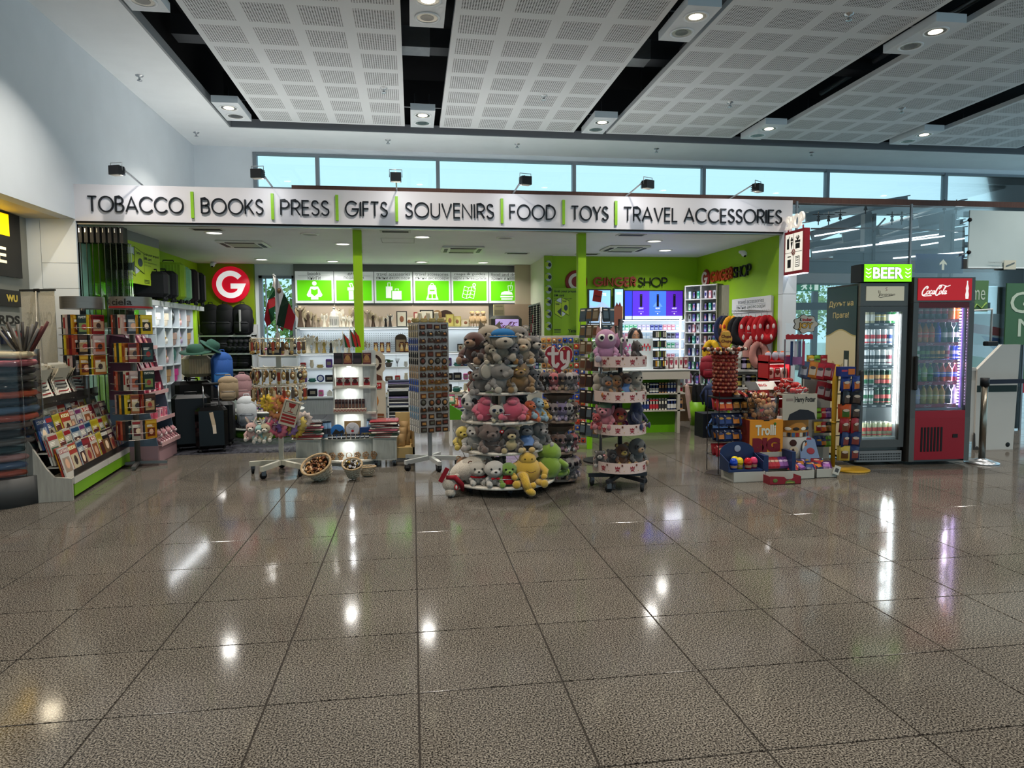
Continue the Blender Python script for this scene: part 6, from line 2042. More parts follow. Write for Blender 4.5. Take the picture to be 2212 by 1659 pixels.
# GINGERSHOP letters
def gshop(name,label,loc,rz,w,h,disc):
 t=empty(name,label,'sign',loc,rz)
 RG=M('#a03c20','plain',.4)
 for ch,st in word_letters('GINGER',0,w*.575,0,h,.03,.3):
  b=MB()
  for s_ in st:ribbon(b,s_,.032,RG,.03,TR((0,0,0)))
  part(b,'letter',t)
 for ch,st in word_letters('SHOP',w*.6,w,0,h,.02,.16):
  b=MB()
  for s_ in st:ribbon(b,s_,.014,M('#15171a'),.03,TR((0,0,0)))
  part(b,'letter',t)
 r=disc
 b=MB();b.ball((-r*1.5,0,h/2),(r,.02,r),M('#8e2a26','plain',.4),30);dd=part(b,'disc',t)
 b=MB();ribbon(b,arc(-r*1.5,h/2,r*.6,r*.6,40,318,24)+[(-r*.92,h/2-.01),(-r*1.5,h/2-.01)],r*.27,M('#dcd2c8'),.01,TR((0,-.02,0)));child(b.build('letter',dd),dd)
gshop('shop_name_sign','rust and black shop name letters on the back green wall',(at(1281,620,11.78).x,11.78,at(1281,619,11.78).z),0,at(1441,610,11.78).x-at(1281,610,11.78).x,.165,.2)
gshop('shop_name_sign','rust and black shop name letters on the right green wall',(5.06,11.15,2.33),-PI/2,1.4,.18,.16)
# tobacco wall: lit posters
def lightposter(label,x0,x1,z0,z1,y,bg,art,rz=0):
 t=empty('lit_poster',label,'poster',(x0,y,0),rz)
 w=x1-x0
 b=MB();b.box(-.02,w+.02,0,.06,z0-.02,z1+.02,M('#2a2d33','paint',.4));fr=part(b,'frame',t)
 b=MB();b.box(0,w,-.006,0,z0,z1,M(bg,'panel',.3,emit=.8));pn=part(b,'lit_panel',t)
 b=MB();art(b,w,z0,z1);child(b.build('printed_art',pn),pn)
def E_(c,e=.8):return M(c,'panel',.3,emit=e)
def device(b,x,z,h,c='#100c20'):
 b.rbox(x-.022,x+.022,-.012,-.008,z,z+h,.015,M(c));b.ball((x,-.012,z+h-.02),(.012,.003,.012),M('#3a3a50'),8)
def burst(b,x,z,r,c):
 for i in range(14):
  a=i*2*PI/14+.2
  k=r*(.65+.35*((i*5)%3)/2)
  b.prism([(x,z),(x+k*math.cos(a),z+k*math.sin(a)),(x+k*.5*math.cos(a+.35),z+k*.5*math.sin(a+.35))],E_(c,.8),.001,TR((0,-.0075,0)))
def P1(b,w,z0,z1):
 b.prism([(0,z0),(w,z0),(w,z0+.25),(w*.6,z0+.36),(w*.3,z0+.26),(0,z0+.3)],E_('#9cb8d8'),.001,TR((0,-.0075,0)))
 put(b,'КУПЕТЕ',w*.2,w*.8,z1-.09,z1-.05,-.008,E_('#ffffff',1),.02)
 for i in range(3):b.rbox(w*.5+i*.045,w*.5+i*.045+.03,-.011,-.008,z0+.05,z0+.26,.008,E_(('#b8a8d0','#c8b48c','#8a8cc8')[i],.5))
def P3(b,w,z0,z1):
 b.box(0,w,-.0075,-.006,z0,z0+.06,E_('#b8c4e8',.7))
 for i,c in enumerate(('#2a3cf0','#4c2cc8','#3a66f0','#4a1fa0')):
  xa,xb=(0,w*.13) if i==0 else (w*.13+(i-1)*w*.29,w*.13+i*w*.29)
  b.box(xa,xb,-.0078,-.0065,z0+.06,z1,E_(c,.7))
 burst(b,w*.275,z0+.27,.12,'#7a50e0');burst(b,w*.855,z0+.27,.12,'#9a50d8')
 b.prism([(w*.48,z0+.22),(w*.65,z0+.22),(w*.565,z0+.34)],E_('#5a86f4',.7),.001,TR((0,-.009,0)))
 for x in (.275,.565,.855):
  device(b,w*x,z0+.22,.22);put(b,'VELVET',w*x-.045,w*x+.045,z0+.18,z0+.205,-.0125,E_('#e8e4ff',.9),.01)
  b.box(w*x-.05,w*x+.05,-.0095,-.009,z0+.13,z0+.134,E_('#d8d4ff',.9));b.ball((w*x,-.0095,z0+.1),(.012,.002,.012),E_('#e8e4ff',.9),8)
 b.box(w*.12,w*.128,-.012,-.007,z0,z1,M('#14161c'))
def P4(b,w,z0,z1):
 b.box(0,w,-.0075,-.006,z0,z0+.06,E_('#c8d0f0',.7))
 for i in range(4):b.rbox(w*(.12+.22*i),w*(.12+.22*i)+.035,-.01,-.007,z0+.12,z0+.38+.03*(i%2),.01,E_(('#7080e8','#5a68d8','#b05ac8','#d8549a')[i],.6))
Yt=11.55
g_=lambda px,Y=Yt:at(px,660,Y).x
zz=lambda py,Y=Yt,px=1350:at(px,py,Y).z
lightposter('tall pale blue lit poster left of the tobacco wall',g_(1273,11.2),g_(1318,11.2),zz(697,11.2,1290),zz(627,11.2,1290),11.2,'#8cc4ec',P1)
lightposter('narrow pale blue lit poster beside the tall one',g_(1328),g_(1346),zz(694),zz(625),Yt,'#9ccbec',P1,.1)
lightposter('wide blue and violet lit poster of four vapour pens',g_(1350),g_(1474),zz(690,px=1410),zz(629,px=1410),Yt,'#3a34d8',P3)
lightposter('small angled violet lit poster at the right end',g_(1477),g_(1477)+.36,zz(676,11.5,1490),zz(622,11.5,1490),11.5,'#3a2ca8',P4,-.45)
# tobacco shelves
TX0,TX1=g_(1262),g_(1503)
tz=[at(1430,py,11.4).z for py in (776,752,731,713)]
t=shelf_unit('tobacco_shelves','brightly lit white tobacco shelving behind the counter','shelf',TX0,TX1,11.35,11.75,[.5,.8]+tz,tz[3]+.2,M('#dfe6ec','paint'),th=.02)
for z in tz+[tz[3]+.19]:
 b=MB();b.box(TX0+.03,TX1-.03,11.35,11.37,z-.028,z-.02,M('#f4faff','led',.3,emit=3.2));part(b,'light_strip',t)
b=MB();b.box(TX0+.03,TX1-.03,11.70,11.71,tz[0],tz[3]+.18,M('#dcebf6','panel',.3,emit=.55));part(b,'lit_back',t)
for s_ in (-.02,.42):pass
for px in (1470,1502):
 b=MB();x=g_(px,11.34);b.box(x-.012,x+.012,11.33,11.35,tz[0]-.1,tz[3]+.2,M('#eef4fa','panel',.3,emit=.8));part(b,'upright',t)
lamp('AREA',((TX0+TX1)/2,11.3,1.75),6,1.6,size_y=.05,col=COOL,name='shelf_light',rot=(-.6,0,0))
PC=[('green and white','#3aa070','#d8e8e0'),('navy','#28307a','#8a94c8'),('pale blue','#a8c4dc','#e0e8f0'),('black','#1e1e26','#8a8aa0'),('teal','#2a8a90','#b0d8d8'),('lilac','#a8a0c8','#dcd8ec'),('pink','#c87a90','#ecd0d8'),('white','#d4d8e0','#a8b0c0'),('violet','#5a44a8','#a89ae0')]
for lv,z in enumerate([.8]+tz):
 for n in range(26):
  px=1272+n*9.1
  if 1466<px<1474:continue
  k=(n//3*5+lv*3)%9
  nm=PC[k][0]
  inst('cig%d'%k,carton('cigarette_pack',.058,.03,.095,PC[k][1],PC[k][2]),(at(px,740,11.42).x,11.42,z),'%s pack, %s of the row, %s tobacco shelf'%(nm,ORD[n] if n<20 else 'number twenty plus %s'%('one','two','three','four','five','six')[n-20],('lowest','fourth','third','second','top')[lv]),'pack','cigarette packs on the tobacco shelves')
# tall grid shelf at the right end
GY=11.0
x0,x1=4.72,4.98
t=empty('grid_shelf','tall white grid shelf of small boxes right of the tobacco wall','shelf',(4.60,11.2,0),-.95)
W2=M('#c3c4c6','paint')
zl=[.35,.62,.86,1.09,1.30,1.49,1.67,1.85,2.05]
LW2=.62
b=MB();b.box(0,LW2,.28,.3,.2,2.28,W2);part(b,'back_panel',t)
for x in (0,LW2/2-.01,LW2-.02):
 b=MB();b.box(x,x+.02,0,.28,0,2.28,W2);part(b,'side_panel',t)
for z in zl+[2.28]:
 b=MB();b.box(0,LW2,0,.28,z-.018,z,W2);part(b,'shelf',t)
b=MB();b.box(LW2,LW2+.02,-.05,.33,0,2.28,M('#8c8878','wood',.5));b.box(LW2+.02,LW2+.3,.0,.33,0,2.25,M('#8c8878','wood',.5));part(b,'end_panel',t)
for lv,z in enumerate(zl):
 for cxx in range(2):
  for n in range(3):
   k=(lv*2+cxx*3+n)%9
   p=local((4.60,11.2,0),-.95,.07+cxx*.3+n*.08,.05,z)
   inst('vap%d'%k,carton('small_box',.045,.04,.13,PC[(k+4)%9][1],PC[(k+4)%9][2],PC[k][1]),p,'%s box, place %s in the %s column, row %s of the grid shelf'%(PC[(k+4)%9][0],('one','two','three')[n],('left','right')[cxx],ORD[lv]),'box','small boxes on the grid shelf',rz=-.95)
# counter
CX0,CX1=at(1345,800,9.6).x-.75,at(1488,800,9.6).x
t=empty('shop_counter','white topped sales counter with lime green front and shelves','counter',(0,0,0))
CT=M('#b9b3a8','paint',.4)
b=MB();b.box(CX0,CX1,9.55,10.15,.80,.93,CT);b.box(CX0,CX1,9.54,10.15,.93,.945,M('#cfd2d4','paint',.3));part(b,'worktop',t)
b=MB();b.box(CX0,CX1-.15,9.95,9.98,.0,.80,M('#7cc010','paint',.45));part(b,'green_front',t)
b=MB();b.box(CX1-.17,CX1-.13,9.6,10.1,0,.80,CT);part(b,'end_panel',t)
for z in (.345,.595):
 b=MB();b.box(CX0,CX1-.05,9.6,9.98,z-.02,z,CT);part(b,'shelf',t)
b=MB();b.box(CX0,CX1-.17,9.7,9.72,0,.325,M('#5f9f10','paint',.45));part(b,'green_kick_panel',t)
# hygiene screen and woman
t=empty('person','long dark-haired woman behind the counter, only eyes and forehead in view','person',(at(1371,735,10.6).x,10.6,0),.0)
SK=M('#a87a5e','plain',.6)
hz=at(1371,724,10.6).z+.0
b=MB()
HS=hz-.02
b.lathe([(.13,.75),(.15,.95),(.16,1.1),(.19,HS-.32),(.17,HS-.24),(.07,HS-.19),(.052,HS-.14),(.05,HS-.08)],SK,20,sy=.62)
b.ball((0,0,HS-.0),(.078,.095,.115),SK,22);b.ball((0,-.02,HS-.075),(.055,.07,.05),SK,14)
for s in (-1,1):
 b.tube([(s*.17,0,HS-.28),(s*.22,-.03,HS-.5),(s*.17,-.22,HS-.52)],[.045,.038,.028],SK,10)
 b.ball((s*.079,0,HS-.02),(.012,.02,.03),SK,8)
 hx,hy_,hz_=s*.165,-.25,HS-.525
 b.ball((hx,hy_,hz_),(.035,.05,.016),SK,10)
 for f in range(4):b.tube([(hx-.024+f*.016,hy_-.04,hz_),(hx-.026+f*.017,hy_-.075,hz_-.006),(hx-.027+f*.018,hy_-(.095,.105,.1,.085)[f],hz_-.02)],[.008,.007,.006],SK,6)
 b.tube([(hx-s*.03,hy_-.0,hz_),(hx-s*.05,hy_-.03,hz_-.005),(hx-s*.052,hy_-.055,hz_-.015)],[.01,.008,.007],SK,6)
b.ball((0,-.1,HS-.025),(.012,.016,.022),SK,8)
part(b,'body',t)
b=MB()
for s in (-1,1):
 b.ball((s*.031,-.086,HS+.008),(.014,.008,.008),M('#e8e2dc',rough=.2),8);b.ball((s*.031,-.093,HS+.008),(.006,.004,.006),M('#1c100c',rough=.1),8)
part(b,'eyes',t)
b=MB()
for s in (-1,1):b.tube([(s*.016,-.093,HS+.024),(s*.034,-.09,HS+.03),(s*.05,-.078,HS+.024)],.004,M('#1a1210','fur'),5)
part(b,'eyebrows',t)
b=MB();b.ball((0,-.085,HS-.062),(.024,.012,.008),M('#8a4a44','plain',.5),8);part(b,'mouth',t)
b=MB();HR=M('#0f0d10','fur',.5)
b.ball((0,.03,HS+.035),(.098,.1,.108),HR,20)
for s in (-1,1):
 b.tube([(s*.045,-.055,HS+.105),(s*.085,-.035,HS+.02),(s*.1,-.01,HS-.12),(s*.11,0,HS-.3)],[.03,.036,.045,.03],HR,10)
b.ball((0,.05,HS-.12),(.11,.05,.2),HR,16)
part(b,'hair',t)
b=MB();b.lathe([(.15,.74),(.17,.95),(.18,1.1),(.205,HS-.33),(.185,HS-.235),(.085,HS-.19)],M('#15161c','cloth',.8),20,sy=.66,cap=False)
b.lathe([(.15,.0),(.15,.75)],M('#15161c','cloth',.8),16,sy=.66)
for s in (-1,1):b.tube([(s*.17,0,HS-.27),(s*.225,-.03,HS-.49)],[.056,.048],M('#15161c','cloth',.8),10)
part(b,'dark_shirt',t)
t=empty('counter_screen','clear hygiene screen with coloured stickers on the counter','screen',(at(1340,740,9.75).x,9.75,.946))
b=MB();b.box(0,.5,0,.006,0,.45,M('#d4dce0','paint',.25));part(b,'pane',t)
for i in range(15):
 b=MB();c=('#c83a90','#2a8a48','#c82a2c')[i//5]
 b.box(.05+i*.028,.07+i*.028,-.004,0,.30+.03*(i%2),.345+.03*(i%2),M(c,'print'));b.box(.05+i*.028,.07+i*.028,-.0045,0,.275+.03*(i%2),.29+.03*(i%2),M('#3aa0a8' if i%2 else c,'print'));part(b,'sticker',t)
# counter top goods
t=empty('lighter_spinner','small black spinner of lighters and gadgets on the counter','display stand',(at(1424,800,9.75).x,9.75,.946))
b=MB();b.cyl((0,0,0),.09,.02,RUB);b.cyl((0,0,.02),.008,.55,STEEL);part(b,'pole',t)
for i,(z,c) in enumerate(((.03,'#b8862c'),(.17,'#6a5a30'),(.32,'#2a2a2e'),(.46,'#b8b0a8'))):
 b=MB();b.box(-.085,.085,-.06,.06,z,z+.1,RUB)
 for q in range(6):b.box(-.08+q*.028,-.06+q*.028,-.068,-.06,z+.01,z+.09,M((c,'#d8d0b8','#6a8a40','#3a3a40')[q%4],'plain',.3))
 part(b,'tier',t)
for i in range(10):
 inst('ccase%d'%(i%3),carton('candy_tin',.055,.05,.17+.0,('#b8b4ac','#c8c0c0','#8a5a60')[i%3],'#d8d4d0','#a83a50'),(at(1438+i*5.2,800,9.75).x,9.72+.06*(i%2),.946),'small clear-topped sweet box, %s beside the lighter spinner'%ORD[i],'box','sweet boxes on the counter')
# goods in the counter
for lv,z in enumerate((.345,.595)):
 for n in range(14):
  k=(n//3+lv*2)%5
  c=[('#d8d8d4','#2a3c78'),('#c8c4b8','#b8303a'),('#e0dccc','#3a3a3c'),('#2a3a6a','#d8d8d4'),('#b8885c','#2a2c3c')][k]
  inst('cnt%d%d'%(k,lv),carton('boxed_souvenir',.066,.08,.15 if lv else .17,c[0],c[1]),(at(1386+n*6.4,860,9.66).x+.0,9.64,z),'%s souvenir box, %s on the %s counter shelf'%(('white and navy','cream and red','ivory and black','navy','tan')[k],ORD[n],('lower','upper')[lv]),'box','souvenir boxes on the counter shelves')
# green bin of umbrellas
p=on(1505,918,0)
BX,BYY=p.x,p.y
t=empty('green_bin','lime green tub holding folded umbrellas','bin',(BX,BYY,0))
b=MB();b.lathe([(.10,0),(.15,.38),(.14,.38),(.095,.02)],M('#79ad22','plain',.4),28);part(b,'tub',t)
def umbrella(c,hc,h=.8):
 def mk():
  t=empty('folded_umbrella','','')
  b=MB();b.lathe([(.006,0),(.03,.08),(.045,.45),(.03,.6),(.01,.64)],M(c,'cloth',.7),8,smooth=False);part(b,'canopy',t)
  b=MB();b.tube([(0,0,.6),(0,0,.74)]+[(.045-.045*math.cos(a*PI/6),0,.74+.05*math.sin(a*PI/6)) for a in range(1,7)]+[(.09,0,.70)],.011,M(hc,'plain',.35),8);part(b,'crook_handle',t)
  return t
 return mk
for i,(c,hc,dx,n) in enumerate((('#c8a8a0','#a878a8',-.1,'floral with a violet crook'),('#16171b','#16171b',-.03,'black'),('#1a1b20','#c06a90',.02,'black with a pink crook'),('#101114','#101114',.06,'plain black'),('#2a2420','#a8c8a0',.1,'dark with a mint crook'))):
 inst('umb%d'%i,umbrella(c,hc),(BX+dx,BYY-.02*i,.04),'%s umbrella in the green tub'%n,'umbrella','umbrellas in the green tub',ry=(-.12,-.05,0,.08,.14)[i])
t=empty('cardboard_box','brown cardboard boxes stacked behind the green tub','box',(at(1483,890,10.9).x,10.9,0))
b=MB();b.box(-.12,.14,0,.3,0,.3,M('#5a4434','paint',.7));b.box(-.11,.13,.01,.29,.302,.58,M('#6a5240','paint',.7));part(b,'carton',t)
# travel accessories stand on the right wall
t=empty('travel_accessory_rack','white headed rack of neck pillows on the right green wall','rack',(5.055,10.33,0),-PI/2)
WP=M('#c4c2c0','paint')
b=MB();b.box(0,1.2,.0,.02,.3,1.99,WP);b.box(0,1.2,-.02,.0,1.78,2.0,M('#cfcfce','paint'));hd=part(b,'back_panel',t)
b=MB();put(b,'travel accessories',.2,1.0,1.915,1.98,-.022,TG);b.box(.15,1.05,-.022,-.02,1.895,1.899,TG);put(b,'пътни аксесоари',.16,1.04,1.82,1.88,-.022,TG)
for q in range(20):b.box(.03+q*.058,.045+q*.058,-.022,-.02,1.792,1.798,TG)
child(b.build('lettering',hd),hd)
for z in (1.78,1.45):
 for q in range(6):
  b=MB();b.tube([(.6+q*.1,.0,z),(.6+q*.1,-.32,z+.02)],.004,STEEL,5);part(b,'hook',t)
def neckpillow(c,c2=None,st=0):
 def mk():
  t=empty('neck_pillow','','')
  b=MB()
  pts=[]
  for i in range(17):
   a=PI/2+.28+(2*PI-.56)*i/16
   pts.append((.095*math.cos(a),0,-.16+.125*math.sin(a)))
  rr=[.042+.018*math.sin(PI*i/16) for i in range(17)]
  b.tube(pts,rr,M(c,'cloth',.8),12);b.ball(pts[0],.042,M(c,'cloth',.8),10);b.ball(pts[-1],.042,M(c,'cloth',.8),10)
  part(b,'pillow',t)
  if c2:
   b=MB()
   for i in (3,6,10,13):
    b.ball((pts[i][0],-rr[i]*.75,pts[i][2]),(.024,.02,.036),M(c2,'cloth',.8),10)
   part(b,'pattern',t)
  b=MB();b.tube([(0,0,-.01),(0,0,.03)],.003,M('#2a2a2c'),5);part(b,'loop',t)
  return t
 return mk
NP=[(1562,690,'navy with grey piping','#1a2448',None),(1572,690,'black and orange','#16161c','#c0603a'),(1580,690,'yellow red and blue striped','#d8941c','#b03020'),(1592,692,'plain black','#101116',None),(1602,692,'second plain black','#14141a',None),
      (1617,690,'red and white lettered','#a81c24','#d8d0cc'),(1632,692,'red with white print','#a8141e','#d8c8c8'),(1645,690,'bright red','#b01820','#e0c0c0'),(1657,688,'last red','#a81620','#d8c0c0')]
for i,(px,py,n,c,c2) in enumerate(NP):
 p=at(px,py-8,9.75-.66*i/8)
 inst('np%d'%i,neckpillow(c,c2),p,'%s neck pillow in the upper hanging row'%n,'neck pillow','neck pillows on the rack',rz=-.8+.04*i,s=(.95,1.0,1.22))
for i,(px,py,n,c,c2) in enumerate(((1537,742,'yellow bee-striped','#c09a1c','#1c1810'),(1548,756,'second yellow','#b8921c','#1c1810'),(1598,742,'grey and black striped','#8a867c','#1c1c1e'),(1626,738,'pale pink','#c08c84',None),(1640,745,'second pale pink','#b88078',None))):
 p=at(px,py-8,(9.75,9.7,9.5,9.25,9.15)[i])
 inst('npl%d'%i,neckpillow(c,c2),p,'%s neck pillow in the lower hanging row'%n,'neck pillow','neck pillows on the rack',rz=-.3 if i>2 else-.8,s=(.95,1,1.15))
inst('bpred',backpack('#7a1424','#8a1c2c',.34,.26),at(1532,818,9.6),'dark red folding backpack hanging below the yellow neck pillows','backpack',rz=-.3)
inst('bpnavy',backpack('#1c2848','#26365c',.36,.3),(at(1543,905,9.0).x,9.0,.42),'navy bag with white trim beside the umbrellas','bag',rz=.2)
inst('bpjeans',backpack('#3a5a8c','#4a6a9c',.34,.24),(at(1556,915,8.75).x,8.75,.01),'denim blue bag below the navy bag','bag',rz=.4)
b=MB();b.box(-.2,.2,0,.3,0,.34,M('#15181f','paint'));
tag(b.build('storage_box',None,(at(1545,915,9.1).x,9.05,0)),'dark storage box under the navy bag','box')
for i in range(10):
 inst('tb%d'%(i%3),carton('travel_adapter_box',.1,.06,.17,('#c8c4b8','#2a1c3a','#3a3430')[i%3],('#8a867c','#c8b8d8','#c8b060')[i%3]),(at(1597+(i%5)*10,800,9.2).x,9.2,.95 if i<5 else .70),
         'travel accessory box, %s on the %s ledge under the neck pillows'%(ORD[i%5],'upper' if i<5 else 'lower'),'box','accessory boxes under the neck pillows')
b=MB()
for z in (.94,.69,.4):b.box(at(1590,800,9.2).x,at(1650,800,9.2).x,9.12,9.35,z-.02,z,WP)
b.box(at(1590,800,9.2).x,at(1650,800,9.2).x,9.35,9.37,0,.96,WP)
tag(b.build('accessory_shelf'),'white ledge shelf of boxed travel accessories','shelf')
# magnet board left of the counter
MBX0,MBX1=1.66,2.26
t=empty('magnet_board','leaning white board crowded with fridge magnets behind the heart sign','display board',(1.66,8.75,.05),-.5)
b=MB();b.box(0,.62,0,.03,0,1.4,M('#c8c4bc','paint'),TR(rx=.06));part(b,'board',t)
b=MB();b.box(.6,.66,-.02,.04,-.05,1.38,M('#7cc010','paint'));part(b,'green_edge',t)
MC=['#a87848','#b8442c','#d8c8a8','#2a4aa0','#5a3a28','#c89a50','#7a8a50','#3a3a48']
for j in range(17):
 for i in range(8):
  b=MB()
  c=MC[(i//2*3+j*5+j//3)%8] if j!=7 else '#2a4ab8'
  b.rbox(-.031,.031,-.012,0,-.031,.031,.012,M(c,'plain',.4));b.ball((0,-.012,.0),(.018,.006,.018),M(MC[(i+j)%8],'plain',.4),6)
  o=b.build('magnet',t);o.location=(.05+i*.072,-.003-(.06+j*.08)*.06,.06+j*.08);child(o,t)
# ------------------------------------------------------------------ centre: souvenir spinner, gift island, magnet tower, soft toy towers
IV=M('#c2beae','paint',.4)
KX,KY=-1.41,7.53
t=empty('souvenir_spinner','ivory wheeled spinner of keyrings and scrunchies holding two flags','display stand',(KX,KY,0))
star_base(t,.34,5,IV,.105,.04,.05,.5)
b=MB();b.box(-.022,.022,-.022,.022,.1,1.5,IV);part(b,'pole',t)
for z,r in ((1.44,.25),(1.13,.25),(.945,.25),(.74,.24),(.56,.27)):
 b=MB()
 b.tube([(r*math.cos(a*PI/12),r*math.sin(a*PI/12),z) for a in range(24)],.005,IV,5,closed=True)
 for a in range(8):
  c,s=math.cos(a*PI/4),math.sin(a*PI/4)
  b.tube([(0,0,z),(r*c,r*s,z),((r+.03)*c,(r+.03)*s,z+.02)],.004,IV,4)
 part(b,'wire_ring',t)
b=MB();b.cyl((0,0,1.255),.2,.012,IV,24);part(b,'tray',t)
def keyring(k):
 def mk():
  b=MB()
  b.tube([(.012*math.cos(a*PI/4),0,-.012+.012*math.sin(a*PI/4)) for a in range(8)],.0022,M('#b8a888',metal=.8,rough=.3),4,closed=True)
  c=('#8a6840','#5a4a3c','#b09058','#8c3a2c','#3a3836','#c0b08c')[k]
  if k%2:b.box(-.014,.014,-.004,.004,-.10,-.03,M(c,'plain',.3,.4 if k<3 else 0));b.ball((0,0,-.115),(.016,.006,.016),M('#b89858',metal=.6,rough=.3),8)
  else:b.ball((0,0,-.06),(.022,.008,.034),M(c,'plain',.3,.4));b.ball((.004,-.006,-.06),(.012,.006,.014),M('#c8bca0','plain',.3),6)
  return b.build('keyring')
 return mk
for ri,z in enumerate((1.44,1.13,.945)):
 for i in range(36):
  a=i*2*PI/36
  r=.25+.02*(i%2)
  inst('kr%d'%((i*5+ri)%6),keyring((i*5+ri)%6),(KX+r*math.cos(a),KY+r*math.sin(a),z),'keyring hanging on the %s wire ring of the ivory spinner'%('top','second','third')[ri],'keyring','keyrings on the %s ring'%('top','second','third')[ri],rz=a+.8,s=1.25)
for i in range(8):
 a=PI+.2+i*.35
 inst('dec%d'%((i*3+3)%12),decor((i*3+3)%12),(KX+.13*math.cos(a),KY+.13*math.sin(a),1.268),'%s, %s around the small tray of the ivory spinner'%(DEC[(i*3+3)%12][0],ORD[i]),'ornament','trinkets on the spinner tray',s=.6)
def scrunchie(c):
 def mk():
  b=MB();n=22
  b.tube([((.045+.006*(i%2))*math.cos(2*PI*i/n),0,-.05+(.045+.006*(i%2))*math.sin(2*PI*i/n)) for i in range(n)],[.02+.012*(i%2) for i in range(n)],M(c,'cloth',.8),8,closed=True)
  return b.build('scrunchie')
 return mk
for i,(px,py,c,n) in enumerate(((578,868,'#c8a838','yellow'),(590,872,'#c89a48','mustard'),(602,866,'#c88058','orange'),(610,872,'#c4603c','coral'),(598,885,'#b87850','peach'),(592,920,'#b85868','rose pink'),(604,925,'#c06878','pink'),(583,915,'#8a6070','mauve'),
         (615,918,'#6a4a80','purple'),(627,922,'#8a6a9a','lilac'),(638,925,'#b09038','gold'),(656,905,'#b8a8a0','large pale floral'),(645,912,'#c0a858','straw'))):
 inst('scr%d'%i,scrunchie(c),at(px,py-10,KY-.24),'%s scrunchie hanging on the ivory spinner'%n,'scrunchie','scrunchies on the ivory spinner',rz=.5*(i%3-1),s=1.2)
for i,(px,py,c,n) in enumerate(((545,940,'#c8a098','pale pink'),(563,945,'#8ab0ac','pale blue'),(575,942,'#b8a888','cream'))):
 toy('kt%d'%i,dict(c=c,m='#d8d0c4',ear='long',head=.26),tuple(at(px,py+10,KY-.26)),.2,'%s little plush rabbit hanging on the ivory spinner'%n,'plush rabbits on the spinner',rx=.1)
t=empty('tote_bag','beige cloth bag printed with a red wine glass and letters','bag',tuple(at(626,893,KY-.33)),group=None)
t.rotation_euler=(0,.3,0)
b=MB();b.box(-.085,.085,0,.02,-.13,.13,M('#b8ac98','cloth',.8));bb=part(b,'cloth',t)
b=MB();RDc=M('#8e2420','print')
ribbon(b,[(-.065,.0),(.065,.0),(.065,.115),(-.065,.115),(-.065,0)],.005,M('#4a3a34'),.002,TR());b.prism([(-.035,.105),(.04,.105),(.02,.06),(-.02,.06)],RDc,.002,TR((0,-.003,0)));b.box(-.003,.003,-.003,0,.02,.06,RDc);b.box(-.025,.025,-.003,0,.012,.02,RDc)
for q in range(3):b.box(-.07,.07,-.003,0,-.04-q*.032,-.018-q*.032,RDc)
child(b.build('print',bb),bb)
def flag(name,label,polys,Y,pole):
 t=empty(name,label,'flag',(0,0,0),group='flags on the ivory spinner')
 for c,pts,nm in polys:
  b=MB()
  v=[at(p[0],p[1],Y+.03*math.sin(p[0]*.25)+.02*math.sin(p[1]*.1)) for p in pts]
  n=len(v)
  b.add([tuple(q) for q in v]+[(q.x,q.y+.006,q.z) for q in v],[tuple(range(n)),tuple(range(2*n-1,n-1,-1))]+[((i+1)%n,i,n+i,n+(i+1)%n) for i in range(n)],M(c,'cloth',.7))
  part(b,nm,t)
 b=MB();b.tube([at(*pole[0],Y),at(*pole[1],Y)],.007,WHT,8);b.ball(at(*pole[0],Y),.012,WHT,8);part(b,'flag_pole',t)
FG,FR_,FW_='#1f5a38','#a8202c','#b8b4b4'
flag('national_flag','left drooping white green and red flag on the ivory spinner',[(FW_,[(591,603),(595,618),(594,624),(588,618)],'white_stripe'),(FG,[(588,618),(594,624),(595,640),(579,648),(583,632)],'green_stripe'),(FR_,[(579,648),(595,640),(594,661),(580,668),(573,675)],'red_stripe'),
     (FG,[(580,668),(594,661),(592,690),(585,698)],'green_fold'),(FR_,[(573,675),(580,668),(585,698),(577,706),(571,690)],'red_fold')],7.5,((591,594),(600,740)))
flag('national_flag','right drooping flag with a crest in its white stripe',[(FW_,[(595,599),(600,602),(613,634),(604,664),(597,700),(594,640)],'white_stripe'),('#14301f',[(613,634),(624,654),(613,708),(597,703),(604,664)],'green_stripe'),(FR_,[(624,654),(638,684),(631,714),(613,708)],'red_stripe'),
     ('#7a1c28',[(602,706),(613,708),(610,716)],'red_fold')],7.47,((594,597),(601,740)))
b=MB();c=at(603,628,7.44);b.ball(c,(.022,.004,.03),M('#6a4a3c','cloth'),10);b.ball(c+Vector((0,-.004,0)),(.012,.004,.018),M('#8a6a3c','cloth'),8)
tag(b.build('flag_crest'),'small brown crest printed on the right flag','crest')
# round candy table
c=at(580,900,10.6)
t=empty('candy_table','low round tiered sweet table with a lime green base','table',(c.x,10.6,.005))
b=MB();b.lathe([(.48,0),(.5,.1)],M('#5c9c14','paint',.4),36);part(b,'green_base',t)
for z,r in ((.12,.54),(.36,.52),(.62,.34)):
 b=MB();b.cyl((0,0,z),r,.025,M('#c6c8c2','paint',.4),36);part(b,'tray',t)
b=MB();b.lathe([(.4,.14),(.4,.36)],M('#b8bab4','paint'),30,cap=False);b.lathe([(.22,.38),(.22,.62)],M('#b8bab4','paint'),30,cap=False);part(b,'core',t)
for i in range(26):
 a=PI+.1+i*.118
 inst('ybot',lambda:(lambda b:(b.lathe([(.022,0),(.022,.1),(.012,.12)],M('#2a2c34','drink',.3),10),b.ball((0,0,.14),.028,M('#d0c830','plain',.3),10),b.build('sweet_bottle'))[2])(MB()),(c.x+.47*math.cos(a),10.6+.47*math.sin(a),.152),'small dark bottle with a yellow ball top on the round sweet table','bottle','yellow-topped bottles on the round table')
sw=['#7a1420','#5a2a80','#a01c28','#2a5a2c','#c8a030','#1c2440','#b03048']
